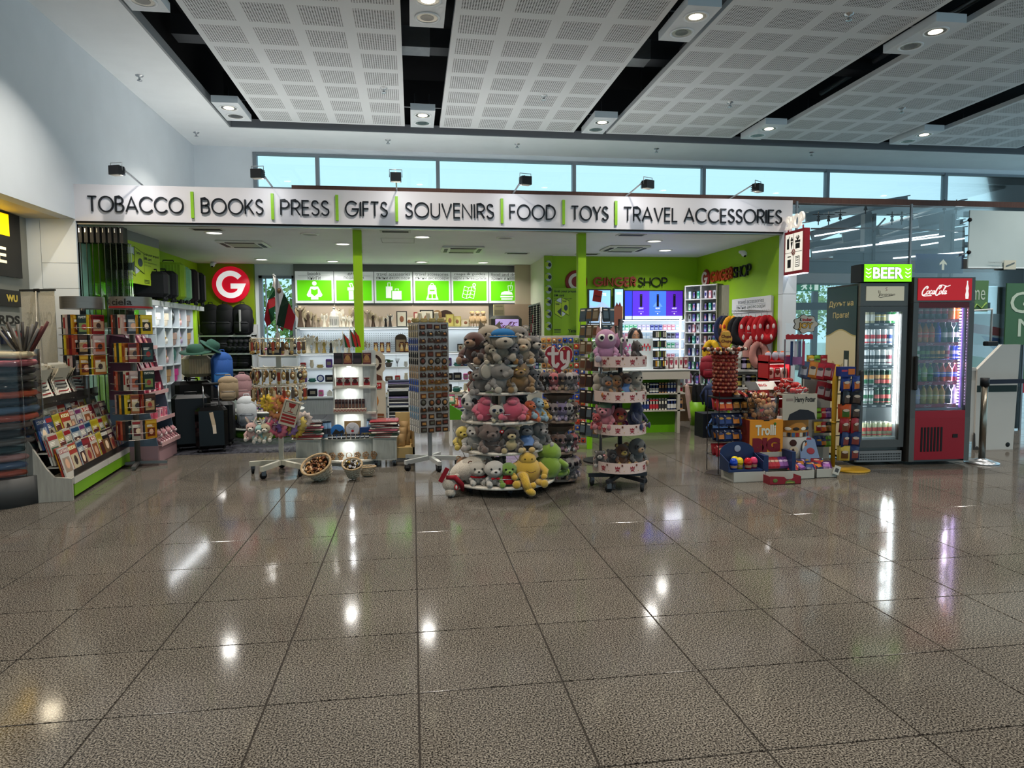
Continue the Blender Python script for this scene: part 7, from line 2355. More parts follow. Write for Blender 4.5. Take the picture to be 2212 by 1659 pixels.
for lv,(z,r,n) in enumerate(((.387,.42,22),(.647,.24,14),(.46,.40,18))):
 for i in range(n):
  a=PI+.05+i*(PI-.1)/(n-1)
  k=(i//2*3+lv)%7
  inst('swb%d'%k,carton('sweet_box',.1,.05,.072,sw[k],'#d8c8b8',sw[(k+2)%7]),(c.x+r*math.cos(a),10.6+r*math.sin(a),z),'%s sweet box on the %s tier of the round table'%(('maroon','purple','red','green','yellow','navy','pink')[k],('lower','upper','middle')[lv]),'box','%s sweet boxes, %s tier'%(('maroon','purple','red','green','yellow','navy','pink')[k],('lower','upper','middle')[lv]),rz=a+PI/2)
# gift island
IX=-.72
IW=M('#b9bab2','wood',.5)
t=empty('gift_island','pale wood gift island with lit niches, tall tower and curved counter','display stand',(IX,7.95,0))
b=MB();b.lathe([(.36,.31),(.36,.33)],M('#c8c6bc','paint'),30,sy=.75);part(b,'curved_top',t)
b=MB();b.lathe([(.34,.02),(.34,.31)],IW,30,sy=.75,cap=False,a0=PI+.5,a1=2*PI-.5);b.box(-.33,-.3,-.14,.2,0,.31,IW);b.box(.3,.33,-.14,.2,0,.31,IW);part(b,'curved_front',t)
b=MB();b.lathe([(.37,.07),(.37,.09)],M('#c8c6bc','paint'),30,sy=.9,a0=PI,a1=2*PI,cap=False);b.lathe([(.0,.09),(.37,.09)],M('#c8c6bc','paint'),30,sy=.9,a0=PI,a1=2*PI,cap=False);part(b,'low_shelf',t)
b=MB();b.box(-.16,.16,.06,.08,.33,1.14,IW);b.box(-.17,-.155,-.1,.08,.33,1.14,IW);part(b,'tower_back',t)
b=MB();b.box(.155,.30,-.06,-.04,.33,1.3,M('#c4c8c6','wood'));b.box(.24,.3,-.08,.1,.33,1.14,IW);part(b,'slatted_side',t)
for z in (.606,.894,1.145):
 b=MB();b.box(-.17,.30,-.12,.08,z-.02,z,M('#c8c4b8','paint'));part(b,'shelf',t)
for z in (.585,.873,1.123):
 b=MB();b.cyl((0,-.02,z-.006),.025,.006,M('#ffffff','led',.3,emit=6),12);part(b,'spot',t)
 lamp('AREA',(IX,7.93,z-.01),.9,.04,col=COOL,name='niche_light')
lamp('AREA',(IX,7.62,.30),.8,.05,col=COOL,name='niche_light')
for i,(x,y) in enumerate(((-.28,0),(.28,0),(0,.2))):caster(t,x,y,.03)
for s,(xa,xb),n in ((-1,(-1.29,-1.03),'left'),(1,(-.46,-.20),'right')):
 t=empty('wheeled_cube','%s pale wood wheeled cube beside the gift island'%n,'display cube',((xa+xb)/2,7.72,0))
 b=MB();b.box(-.13,.13,0,.3,.07,.325,IW);b.box(-.11,.11,-.003,0,.09,.305,M('#a5a69e','wood',.5));part(b,'cabinet',t)
 for x in (-.1,.1):
  for y in (.03,.27):caster(t,x,y,.022,top=.07)
 cl=[('#c8c0b4','cream'),('#9a2430','red'),('#d0ccc4','white'),('#2a4a3c','dark green'),('#b8b0a4','stone'),('#c86a80','pink'),('#d8d2c8','ivory'),('#3a2a2c','dark')]
 for i in range(8):
  cc_,cn_=cl[(i+(0 if s<0 else 2))%8]
  def mk(c=cc_):
   b=MB();b.rbox(-.16,.16,-.03,.24,0,.022,.01,M(c,'cloth',.8),smooth=True);b.box(-.1,.08,-.031,-.029,.006,.014,M('#8a3a3c','cloth'));b.rbox(-.165,.165,-.034,.245,-.0,.024,.012,FILM)
   return b.build('folded_textile')
  inst('tex'+cn_,mk,((xa+xb)/2+.012*(i%3-1),7.72,.325+i*.0245),'%s folded textile in film, %s from below on the %s cube'%(cn_,ORD[i],n),'textile','folded textiles on the wheeled cubes',rz=.08*(i%3-1))
t=empty('cloth_board','leaning carton of beige pretzel bags at the right of the island','box',(-.12,7.95,0))
b=MB();b.box(-.1,.12,0,.3,.05,.17,M('#b89c68','paint',.7));b.box(.1,.12,.0,.3,.05,.5,M('#a8885c','paint',.7));b.box(-.1,.12,.28,.3,.05,.55,M('#b89c68','paint',.7));part(b,'carton',t)
b=MB()
for i in range(5):b.pouch(.1,.15,.05,M('#a8885c','print',.5),TR((-.04+i*.02,.08+.03*i,.17+.07*(i%3))))
part(b,'pretzel_bags',t)
# stock on the tower
for i in range(4):
 inst('chb%d'%(i%2),carton('chocolate_gift_box',.095,.1,.125,('#1e1418','#4a1c24')[i%2],('#3a2a30','#8a5a3c')[i%2],'#a87c48' if i%2 else None),(IX-.11+i*.105,7.86,1.147),'dark chocolate gift box, %s on top of the island tower'%ORD[i],'box','gift boxes on top of the island tower')
for i in range(3):
 inst('redw',carton('red_white_box',.08,.06,.105,'#c8beb4','#8e1c20','#4a1a18'),(IX-.1+i*.085,7.86,.896),'white and red praline box, %s in the upper lit niche'%ORD[i],'box','praline boxes in the upper niche')
inst('redw',None,(IX+.2,7.85,.896),'white and red praline box beside the slatted side','box')
for i in range(9):
 inst('chbar',carton('chocolate_bar',.03,.07,.1,'#2e1014','#6a4a3c',None),(IX-.14+i*.037,7.85,.65),'dark chocolate bar, %s in the patterned tray'%ORD[i],'chocolate','chocolate bars in the patterned tray')
t=empty('patterned_tray','red zigzag patterned tray holding chocolate bars','tray',(IX,7.84,.608))
b=MB();b.box(-.17,.19,-.03,.09,0,.042,M('#b8a898','print'));tr_=part(b,'tray',t)
b=MB();ribbon(b,[(-.165+i*.0175,.012+.018*(i%2)) for i in range(21)],.006,M('#8e2428','print'),.002,TR((0,-.031,0)));child(b.build('zigzag_band',tr_),tr_)
for i,(dx,k) in enumerate(((-.27,0),(-.23,1),(.22,0),(.27,1),(-.29,2))):
 inst('cyltin%d'%(k%2),lambda:(lambda b:(b.cyl((0,0,0),.032,.17,M('#5a7894','print'),16),b.cyl((0,0,.17),.034,.02,M('#23303c','print'),16),b.lathe([(.0325,.04),(.0325,.1)],M('#23262e','print'),16,cap=False),b.build('printed_tumbler'))[3])(MB()),(IX+dx,7.8+.03*i,.332),'blue-grey printed tumbler, %s on the curved counter'%ORD[i],'tumbler','tumblers on the curved counter')
t=empty('souvenir_plate','blue round souvenir plate with a mountain view','plate',(IX-.12,7.74,.335));b=MB();b.ball((0,0,.075),(.075,.008,.075),M('#2a6ab0','print',.2),24);b.prism([(-.06,.04),(.07,.05),(.06,.09),(.02,.07),(-.02,.1),(-.05,.06)],M('#2c2620','print'),.002,TR((0,-.01,0)));part(b,'plate',t)
t=empty('rose_clock','wood framed white wall clock with a red emblem','clock',(IX+.04,7.76,.335));b=MB();b.box(-.09,.09,0,.02,0,.18,M('#a8885c','wood'));part(b,'frame',t);b=MB();b.ball((0,-.002,.09),(.075,.004,.075),M('#ccc8cc'),24);b.ball((0,-.007,.07),(.016,.003,.016),M('#a02028'),8);b.bar((0,-.008,.09),(.03,-.008,.125),.003,.002,RUB);b.bar((0,-.008,.09),(-.05,-.008,.12),.003,.002,RUB);part(b,'dial',t)
t=empty('blue_gift_bag','dark blue gift box at the right of the clock','box',(IX+.19,7.72,.335));b=MB();b.box(-.07,.07,0,.05,0,.11,M('#1e3a6a','print'));b.box(-.05,.05,-.002,0,.03,.05,M('#a89040','print'));part(b,'box',t)
for i in range(9):
 inst('mug',lambda:(lambda b:(b.cyl((0,0,0),.022,.05,M('#15181f','plain',.3),12),b.lathe([(.0225,.015),(.0225,.03)],M('#c8ccd4'),12,cap=False),b.build('small_magnet_figure'))[2])(MB()),(IX-.2+i*.05,7.695-.004*abs(i-4),.332),'small black and white souvenir cup, %s along the curved edge'%ORD[i],'cup','souvenir cups along the curved edge')
for i in range(14):
 def mk():
  b=MB();m=M('#7a5c3c','wood',.5)
  b.tube([(.03*math.cos(a*PI/5),0,.05+.03*math.sin(a*PI/5)) for a in range(10)],.006,m,5,closed=True)
  for a in range(5):b.tube([(0,0,.05),(.04*math.cos(a*1.256),0,.05+.04*math.sin(a*1.256))],.005,m,5)
  b.box(-.02,.02,-.01,.03,0,.03,m)
  return b.build('wooden_wheel_toy')
 inst('wheeltoy',mk,(IX-.27+(i%7)*.09,7.7+.07*(i//7),.092),'carved wooden wheel souvenir, %s in the %s row on the low shelf'%(ORD[i%7],('front','rear')[i//7]),'wooden toy','wooden wheels on the low shelf')
# mini flags
for i,(px,top,n) in enumerate(((741,712,'small left'),(756,704,'large middle'),(764,707,'large right'))):
 t=empty('desk_flag','%s desk flag of white green and red on the gift boxes'%n,'flag',tuple(at(px,757,7.92)))
 h=.22 if i==0 else .27
 b=MB();b.tube([(0,0,0),(0,0,h)],.003,IV,5);part(b,'flag_pole',t)
 for q,(c_,w0) in enumerate((('#c0bcb8',0),('#1f5a38',.02),('#b82c24',.042))):
  b=MB();w_=.022
  b.prism([(w0*.4,h*(.95-w0*4)),((w0+w_)*1.0,h*(.8-w0*5)),((w0+w_)*1.3,h*.12),(w0*1.3,h*(.18-.0*q))],M(c_,'cloth',.8),.006,TR((0,-.003*q,0)));part(b,('white_stripe','green_stripe','red_stripe')[q],t)
# cake poster
x0,x1=at(789,800,8.35).x,at(832,800,8.35).x
w=x1-x0;zt2=at(810,759,8.35).z
t=empty('cake_poster','cream notched poster of chocolate cake and biscuits behind the island','poster',(x0,8.35,0))
b=MB();b.box(.0,.02,.01,.03,0,.5,M('#8a8276'));b.box(w-.02,w,.01,.03,0,.5,M('#8a8276'));b.prism([(0,.42),(w,.42),(w,.9),(w-.03,.94),(w-.03,1.02),(w,1.06),(w,zt2-.06),(w-.05,zt2),(0,zt2)],M('#bfb4a2','print',.5),.01);pn=part(b,'board',t)
b=MB()
ribbon(b,arc(w*.45,1.14,.075,.085,0,350,20),.03,M('#2a1612','print'),.002,TR((0,-.001,0)))
b.prism([(0,.98),(.1,1.02),(w*.8,.98),(w*.85,.93),(.05,.93)],M('#5a2e20','print'),.001,TR((0,-.002,0)));b.box(0,w*.8,-.004,-.001,.83,.90,M('#a01820','print'));put(b,'sweet+',.01,w*.75,.852,.885,-.005,M('#e0d8cc','print'),.02)
b.ball((w*.3,-.002,.68),(.08,.002,.1),M('#b0702c','print'),18);b.ball((w*.25,-.004,.69),(.05,.002,.06),M('#c89048','print'),12)
for q in range(2):b.bar((.0,-.004,.52-q*.04),(w*.9,-.004,.51-q*.04),.002,.028,M('#7a4426','print'))
child(b.build('printed_art',pn),pn)
# wicker baskets
def basket(r,h,n=22,goods=('#7a4a28','#b88a58','#4a2a18'),ball=True,ng=46,sy=.8):
 def mk():
  t=empty('wicker_basket','','')
  b=MB()
  for j in range(9):
   f=j/8
   rr=r*(.62+.38*f)
   b.tube([((rr+.005*(-1)**(i+j))*math.cos(2*PI*i/n),(rr+.005*(-1)**(i+j))*sy*math.sin(2*PI*i/n),h*f) for i in range(n)],h/20,M('#b8ac98','wood',.8),5,closed=True)
  part(b,'woven_wall',t)
  b=MB();b.tube([(r*1.04*math.cos(2*PI*i/n),r*1.04*sy*math.sin(2*PI*i/n),h*1.03) for i in range(n)],r*.085,M('#a08868','wood',.8),8,closed=True);part(b,'rim',t)
  b=MB();b.cyl((0,0,.005),r*.62,.01,M('#8a7a64','wood',.8),18);b.lathe([(r*.54,.01),(r*.86,h*.9)],M('#5a4c3c','wood',.9),18,sy=sy,cap=False);part(b,'base',t)
  b=MB()
  for i in range(18):b.tube([(r*.63*math.cos(i*.349),r*.63*sy*math.sin(i*.349),0),(r*1.0*math.cos(i*.349),r*1.0*sy*math.sin(i*.349),h)],h/36,M('#8a7a62','wood',.8),5)
  part(b,'stakes',t)
  return t
 return mk
def goods(basepos,r,z,kinds,n,label,cat,group,rx,ry=0,key=''):
 T=Matrix.Translation(basepos)@__import__('mathutils').Euler((rx,ry,0)).to_matrix().to_4x4()
 g=random.Random(n)
 for i in range(n):
  a,q=g.random()*6.28,r*.82*g.random()**.5
  p=T@Vector((q*math.cos(a),q*.8*math.sin(a),z+g.random()*.02))
  k=i%len(kinds)
  def mk(c=kinds[k],k=k):
   b=MB()
   if k%3==0:b.tube([(-.02,0,0),(.0,.01,.01),(.025,0,.0)],.008,M(c,'wood',.5),6)
   elif k%3==1:b.cyl((0,0,0),.016,.012,M(c,'wood',.5),10)
   else:b.ball((0,0,0),(.018,.014,.012),M(c,'wood',.5),8)
   return b.build(cat)
  inst('gd%s%d'%(key,k),mk,p,label,cat.replace('_',' '),group,rz=g.random()*6,rx=rx+g.random())
BP=(-.93,7.12,.045)
inst('bsk1',basket(.145,.19),BP,'large wicker basket tilted forward, full of carved wooden pieces','basket',rx=.75,ry=-.35)
goods(BP,.14,.17,['#6a3c20','#a87848','#c8a880','#4a2814'],70,'small carved wooden souvenir in the large tilted basket','wooden_souvenir','wooden pieces in the large basket',.75,-.35,'a')
BP=(-.625,7.1,.04)
inst('bsk2',basket(.095,.17),BP,'smaller wicker basket tilted forward, holding round tins','basket',rx=.7)
goods(BP,.085,.15,['#a08030','#8a8c94','#4a3c34','#b8b4b0'],16,'small tin or trinket in the smaller tilted basket','trinket_tin','tins in the smaller basket',.7,0,'b')
inst('bsk3',basket(.085,.09,sy=.7),(-.49,7.2,0.01),'low whitewashed wicker basket beside the two tilted ones','basket')
# magnet tower
t=empty('magnet_tower','tall grey perforated magnet tower on a wheeled star base','display stand',(.17,7.58,0),.33)
PG=M('#9a9896','paint',.45)
star_base(t,.33,5,M('#b9bab8','paint',.35),.095,.04,.045,.9)
b=MB();b.cyl((0,0,.1),.024,.35,M('#a8aaac','paint',.35),16);part(b,'pole',t)
b=MB();b.box(-.17,.17,-.17,.17,.41,1.60,PG)
for q in range(26):
 for x in (-.155,-.07,.02,.1,.155):b.box(x,x+.004,-.171,-.17,.44+q*.044,.446+q*.044,M('#3a3a3a'))
part(b,'perforated_case',t)
fr=[('house','#3a1c18'),('cart','#3a2c22'),('group','#4a3228'),('engine','#3c2620'),('tile','#4a2e22'),('disc','#2e2822'),('boat','#6a4a24'),('bag','#5a3018'),('clock','#3a2c20'),('card','#33241e')]
for j in range(16):
 z=1.55-j*.074
 kind=[0,1,2,3,4,5,6,3,6,6,7,5,1,9,9,9][j]
 for i in range(4):
  b=MB();m=M(fr[kind][1],'plain',.4);m2=M(('#8a5a34','#6a3a30','#a87c48','#5a5a50')[(i+j)%4],'plain',.4)
  if kind in (5,8):b.ball((0,0,0),(.034,.008,.036),m,14);b.ball((0,-.007,0),(.02,.004,.022),m2,8)
  elif kind in (0,7,4,9):b.rbox(-.033,.033,-.01,0,-.026,.028,.006,m);b.box(-.02,.022,-.013,-.009,-.014,.012,m2)
  else:b.prism([(-.036,-.024),(.034,-.024),(.036,.0),(.02,.028),(-.005,.014),(-.024,.03),(-.036,.004)],m,.01,TR((0,-.01,0)));b.ball((.004,-.012,0),(.016,.005,.012),m2,8)
  o=b.build('magnet',t);o.location=(-.124+i*.082+.006*((i*j)%3-1),-.172,z+.006*((i+j)%2));child(o,t)
 for i in range(5):
  b=MB();m=M(('#a89878','#2a4a9a','#22242a','#a88c70','#2a50a8','#b8b4ac','#7c9ab0','#c8c4bc')[(j//2)%8],'plain',.4)
  b.rbox(-.012,.012,-.01,0,-.032,.03,.005,m);b.ball((0,-.01,.016),(.008,.004,.008),M('#c8c2b4'),6)
  o=b.build('figure_magnet',t);o.location=(-.172,.13-i*.065,z);o.rotation_euler=(0,0,-PI/2);child(o,t)
for i in range(7):
 inst('gourd%d'%(i%2),decor((2,13)[i%2]),(.17+(i-3)*.045,7.55,1.602),'small souvenir, %s on top of the magnet tower'%ORD[i],'ornament','souvenirs on top of the magnet tower',s=.75)
# ---------------------------------------------------------------- soft toy tower
TX_,TY_=.835,6.46
DW_=M('#cfc7ba','wood',.5)
t=empty('toy_tower','five-tier round whitewashed wheeled tower crowded with soft toys','display stand',(TX_,TY_,0))
TD=[(.10,.50),(.395,.40),(.67,.385),(.935,.34),(1.19,.32)]
for z,r in TD:
 b=MB();b.lathe([(r,-.025),(r+.006,-.018),(r+.006,-.004),(r,0)],DW_,48);d=part(b,'round_shelf',t)
 b=MB()
 b.tube([((r-.02)*math.cos(a*PI/18),(r-.02)*math.sin(a*PI/18),.07) for a in range(36)],.003,STEEL,5,closed=True)
 for a in range(10):b.tube([((r-.02)*math.cos(a*.628),(r-.02)*math.sin(a*.628),0),((r-.02)*math.cos(a*.628),(r-.02)*math.sin(a*.628),.07)],.003,STEEL,4)
 o=b.build('guard_rail',d);child(o,d);d.location=(0,0,z)
b=MB();b.cyl((0,0,.1),.035,1.25,DW_,12);part(b,'core_pole',t)
for i in range(6):caster(t,.38*math.cos(i*1.047-.5),.38*math.sin(i*1.047-.5),.035,i*.7,top=.085)
G1='soft toys on the round tower'
def tt(tier,px,h,key,spec,label,depth=None,rz=0,rx=0,ry=0,dz=0,grp=G1,dY=0):
 h *= .98
 z,r=TD[tier]
 a=None
 Y=TY_-r*.72+dY
 x=at(px,900,Y).x
 dx=x-TX_
 Y=TY_-math.sqrt(max(.01,(r*.82)**2-dx*dx))+dY if depth is None else TY_+depth
 x=at(px,900,Y).x
 toy(key,spec,(x,Y,z+dz),(h*1.08,h*1.08,h*.92),label,grp,rz,rx,ry)
# top tier
tt(4,1028,.36,'t0',dict(c='#4a2418',m='#8a6a50',ear=None,head=.26),'dark reddish brown plush ape on the left of the top tier',rz=-.6)
tt(4,1046,.30,'t1',dict(c='#2e2420',m='#3a302a',ear='round',head=.28,foot='#3a2820'),'very dark brown plush lying beside the ape',rz=.4,rx=-.5)
tt(4,1060,.40,'t2',dict(c='#8a7c68',m='#8a7c68',ear='point',head=.28),'grey-brown plush with a pointed ear at the back',depth=.02,dz=.02)
tt(4,1088,.34,'t3',dict(c='#8c8070',m='#9a8e7e',ear='floppy',head=.30,body=.22,muz=.2,extra=('hat',),eye=.035),'large beige plush dog with a blue hat on the top tier',dz=.03)
tt(4,1064,.23,'t4',dict(c='#7a6c58',m='#b0a48e',ear='round',fuzz=.14),'small mottled plush in front of the beige dog')
tt(4,1108,.24,'t5',dict(c='#4a4648',m='#5a5658',ear='round'),'dark grey plush hippo right of the beige dog')
tt(4,1118,.36,'t6',dict(c='#6a6058',m='#a89c8c',ear='round',fuzz=.12),'mottled grey plush behind the spotted leopard',depth=.0,dz=.05)
tt(4,1128,.28,'t7',dict(c='#8c7a64',m='#b09878',ear='round',foot='#a8783c',nose='#8a5a3c'),'tan plush leopard cub with orange feet')
tt(4,1148,.31,'t8',dict(c='#4c4440',m='#a89c90',ear='round',fuzz=.1),'dark grey plush wolf at the right end of the top tier',rz=.5)
# fourth tier
tt(3,1028,.22,'u0',dict(c='#6a4228',m='#b03028',ear='round'),'brown plush squirrel with a red nut, fourth tier left')
tt(3,1048,.30,'u1',dict(c='#7a726c',m='#8c8680',ear='long',head=.22),'grey plush rabbit with drooping ears, fourth tier',rz=-.4,ry=-.3)
tt(3,1083,.31,'u2',dict(c='#7c7670',m='#a89e8e',ear='big',head=.30,muz=None,extra=('trunk',),nose=None,foot='#a89e8e'),'big grey plush elephant with wide ears, fourth tier',rz=.3)
tt(3,1122,.30,'u3',dict(c='#7c5c34',m='#8a6a40',ear=None,fuzz=.3,body=.33,ecol='#c8a850'),'shaggy spotted plush tortoise with a brown shell, fourth tier')
tt(3,1148,.24,'u4',dict(c='#3e3c3e',m='#5a5658',ear='floppy'),'dark grey plush at the right end of the fourth tier',rz=.5)
tt(3,1136,.30,'u5',dict(c='#7c7468',m='#8c8478',ear=None),'pale grey rounded plush behind the tortoise',depth=.05)
# third tier
tt(2,1022,.30,'v0',dict(c='#b8b4b0',m='#b8b0a8',ear='round',e='#151314',head=.33,body=.2,extra=('patch','tag')),'black and white plush panda, third tier left',rz=-.5)
tt(2,1050,.28,'v1',dict(c='#b84a60',m='#c05a6c',ear=None,head=.2,body=.36,eye=.015,nose=None),'left of two plain pink rounded plush pigs',rz=.2,rx=-.2)
tt(2,1073,.175,'v2',dict(c='#b0a89c',m='#c0b48c',ear='point',head=.36,body=.2,eye=.085,ecol='#23324a',muz=.09),'small pale big-eyed plush cat between the pink pigs',dY=-.03)
tt(2,1108,.28,'v1',{},'right of two plain pink rounded plush pigs',rz=-.2,rx=-.2)
tt(2,1138,.25,'v3',dict(c='#b84a1c',m='#c0602c',ear=None,head=.2),'orange plush right of the pink pigs',rz=.4,ry=.2)
tt(2,1152,.27,'v4',dict(c='#7c98a8',m='#8aa4b0',ear=None,head=.22),'pale blue plush at the right of the third tier',rz=.5,ry=.25)
tt(2,1166,.22,'v5',dict(c='#c8962c',m='#d0a038',ear='round',head=.24),'yellow plush hanging over the right edge of the third tier',rz=.8,ry=.3)
tt(2,1120,.28,'v6',dict(c='#1c1a1c',m='#2a2628',ear='round'),'black plush at the back of the third tier',depth=.0)
# second tier
tt(1,1001,.26,'w0',dict(c='#b8a040',m='#c0a848',ear=None,head=.26),'pale yellow plush behind the polar bear, second tier',depth=-.08)
tt(1,1026,.30,'w1',dict(c='#a8a29a',m='#b0aaa2',ear='round',head=.24,foot='#a89c94'),'light grey plush polar bear, second tier left',rz=-.3)
tt(1,1058,.30,'w2',dict(c='#6e5c54',m='#6a5850',ear='floppy',fuzz=.22,head=.33,body=.24,extra=('tag',)),'curly brown plush dog, second tier',rz=.1)
tt(1,1103,.26,'w3',dict(c='#342a24',m='#b8a478',ear='round',head=.27,body=.3,fuzz=.2,belly='#b8a478',e='#b8a478'),'dark plush hedgehog with a cream face and belly')
tt(1,1137,.30,'w4',dict(c='#5a5858',m='#6a6868',ear=None,head=.22,foot='#8a8684',extra=('dress',)),'grey plush in a blue top with big grey paws',rx=-.3)
tt(1,1163,.28,'w5',dict(c='#6e6a66',m='#8a8684',ear='floppy',fuzz=.16,foot='#9a9692'),'grey shaggy plush at the right end of the second tier',rz=.5)
# bottom tier
z0=TD[0][0]
tt(0,1003,.27,'x0',dict(c='#8a5a2c',m='#c0b4a0',belly='#c8beb0',ear='round',foot='#c0b8ac',extra=('stripes','tag')),'orange striped plush tiger, bottom tier',rz=-.4)
tt(0,1031,.26,'x1',dict(c='#b8b0a4',m='#c4bcb0',ear='round',e='#5a3018',head=.30,body=.2,foot='#c4beb4',extra=('scarf',)),'white and brown plush cat with a red scarf, bottom tier')
tt(0,1067,.28,'x2',dict(c='#b8b2aa',m='#c8c2ba',ear='point',e='#2a2624',head=.3,body=.2,foot='#c4beb4',tail='#2a2624',extra=('bow',)),'white and black plush cat with a red bow, bottom tier')
tt(0,1097,.25,'x3',dict(c='#6a8a30',m='#7c9a3c',ear=None,head=.28,belly='#8aa84c',extra=('shirt',),eye=.04),'green plush reptile in a red top, bottom tier')
tt(0,1138,.36,'x4',dict(c='#c09a34',m='#c09a34',ear='stalk',e='#b8985c',head=.2,body=.36,eye=.018,nose=None,muz=None,arms=True,extra=()),'large yellow pointed plush with round stalks and a thin smile')
tt(0,1185,.40,'x5',dict(c='#7c9a30',m='#849f3c',ear=None,head=.26,body=.3,eye=.015,nose=None,fuzz=.14),'big lime green fluffy plush seen from behind, bottom tier right',rz=2.6)
tt(0,1075,.24,'x6',dict(c='#2a2826',m='#3a3836',ear='round'),'dark grey plush at the back of the bottom tier',depth=-.05)
# extra features of the yellow toy
q=at(1147,1020,TY_-.55)
b=MB();b.tube([at(1137+i*2.6,1017+4*math.sin(i*PI/8),TY_-.50) for i in range(9)],.003,M('#5a3a14'),5)
tag(b.build('stitched_smile'),'thin brown stitched smile of the large yellow plush','stitching')
t=empty('yellow_dangling_plush','long yellow plush limb hanging over the edge of the bottom tier','soft toy',tuple(at(1128,1045,TY_-.52)))
b=MB();Yc=M('#c09a34','fur',.95);b.tube([(0,.1,.06),(.02,.03,.06),(.035,0,-.0),(.055,-.01,-.06)],[.04,.042,.038,.04],Yc,12);b.ball((.07,-.02,-.07),(.055,.04,.035),Yc,12,(0,.5,0));b.ball((.1,-.0,-.02),(.03,.03,.03),Yc,10);part(b,'leg',t)
# lying polar bear with a red scarf
t=empty('plush_polar_bear','white plush polar bear lying head down with a dark red scarf','soft toy',(TX_-.42,TY_-.32,z0+.02),.0)
PWm=M('#b0a698','fur',.95)
b=MB();b.ball((.1,.1,.12),(.21,.13,.1),PWm,18,(0,-.35,0));b.ball((.22,.16,.1),(.12,.12,.1),PWm,12);part(b,'body',t)
b=MB();b.ball((-.09,.0,-.0),(.085,.075,.08),PWm,16);b.ball((-.1,-.03,-.075),(.05,.05,.045),PWm,12);hd=part(b,'head',t)
b=MB();b.ball((-.105,-.06,-.108),(.022,.018,.014),M('#141214',rough=.3),8);child(b.build('nose',hd),hd)
for s in (-1,1):
 b=MB();b.ball((-.09+s*.05,.0,.065),(.028,.015,.024),PWm,8);child(b.build('ear',hd),hd)
b=MB();b.tube([(-.13,-.03,.06),(-.06,-.075,.07),(.0,-.07,.0),(.01,-.02,-.06)],[.02,.024,.024,.018],M('#7c1420','cloth',.9),8);b.box(-.2,-.16,-.04,-.025,-.07,.07,M('#7c1420','cloth',.9),TR(ry=.5));part(b,'red_scarf',t)
b=MB();b.ball((-.05,-.075,-.02),(.02,.006,.03),M('#a8242c'),8);b.ball((-.05,-.08,-.02),(.01,.004,.018),M('#c8c0b8'),8);part(b,'red_tag',t)
# heart sign stand
HX,HY=1.42,6.62
CB_=M('#6a5c50','paint',.7)
t=empty('heart_toy_stand','brown cardboard toy stand with flared tiers under a red heart sign','display stand',(HX,HY,0))
for i,z in enumerate((.04,.31,.615,.91)):
 r=.19
 b=MB();b.lathe([(.085,z+.02),(.08,z+.12),(.1,z+.2),(r*.86,z+.255)] if i<3 else [(.085,z),(.085,z+.05)],CB_,10,smooth=False,cap=False);part(b,'flared_column',t)
 b=MB();b.lathe([(r,z-.012),(r,z+.012)],M('#9a8070','paint',.6),10,smooth=False);part(b,'shelf',t)
for i in range(3):caster(t,.12*math.cos(i*2.1-.6),.12*math.sin(i*2.1-.6),.022,top=.04)
t=empty('heart_sign','red heart sign with thick white letters ty on the toy stand','sign',(HX,HY-.02,1.04))
hp=[(0,0)]
for i in range(31):
 a=PI*1.0-2*PI*i/30
 aa=-PI+2*PI*(i+.5)/31
hs_=[]
for i in range(40):
 a=2*PI*i/40
 hs_.append((.0083*16*math.sin(a)**3,.17+.0098*(13*math.cos(a)-5*math.cos(2*a)-2*math.cos(3*a)-math.cos(4*a))))
b=MB();b.prism(hs_[::-1],M('#c8beb6','print'),.012,TR());b.prism([(x*.96,.168+(z-.168)*.96) for x,z in hs_][::-1],M('#8c1420','print',.35),.004,TR((0,-.004,0)));bd=part(b,'board',t)
WT=M('#c8beb8','print')
b=MB();ribbon(b,[(-.055,.265),(-.055,.13),(-.045,.105),(-.025,.1),(-.01,.12)],.03,WT,.004,TR((0,-.005,0)));ribbon(b,[(-.095,.215),(-.015,.215)],.028,WT,.0045,TR((0,-.005,0)))
for q_,s_ in enumerate(([(.025,.225),(.025,.165),(.045,.14),(.07,.15)],[(.088,.23),(.086,.15),(.07,.105),(.03,.078)])):ribbon(b,s_,.03,WT,.004+.0005*q_,TR((0,-.005,0)))
b.prism([(.035,.25),(.06,.25),(.047,.275)],M('#b8962c'),.003,TR((0,-.006,0)))
for q in ((-.055,.265),(-.095,.215),(-.015,.215),(-.01,.12),(.025,.225),(.088,.23),(.03,.078)):b.ball((q[0],-.007,q[1]),(.015,.003,.015),WT,10)
child(b.build('letters',bd),bd)
t.scale=(1.08,1,1.08)
b=MB();b.box(-.01,.01,.0,.01,-.12,.05,CB_);part(b,'stem',t)
BO=[('#6a5048','#b08898'),('#8a7a78','#c8b8b8'),('#1f1c1e','#c8c0bc'),('#7a6a8c','#a898b8'),('#a84a4c','#d09a98'),('#b0a8a4','#1c1a1c'),('#3c2a24','#a88a68'),('#5a3a28','#c8b0a0'),('#8c8480','#4a4644')]
bn=['brown','pale grey','black','lilac','red','white and black','dark brown','spotted brown','silver grey']
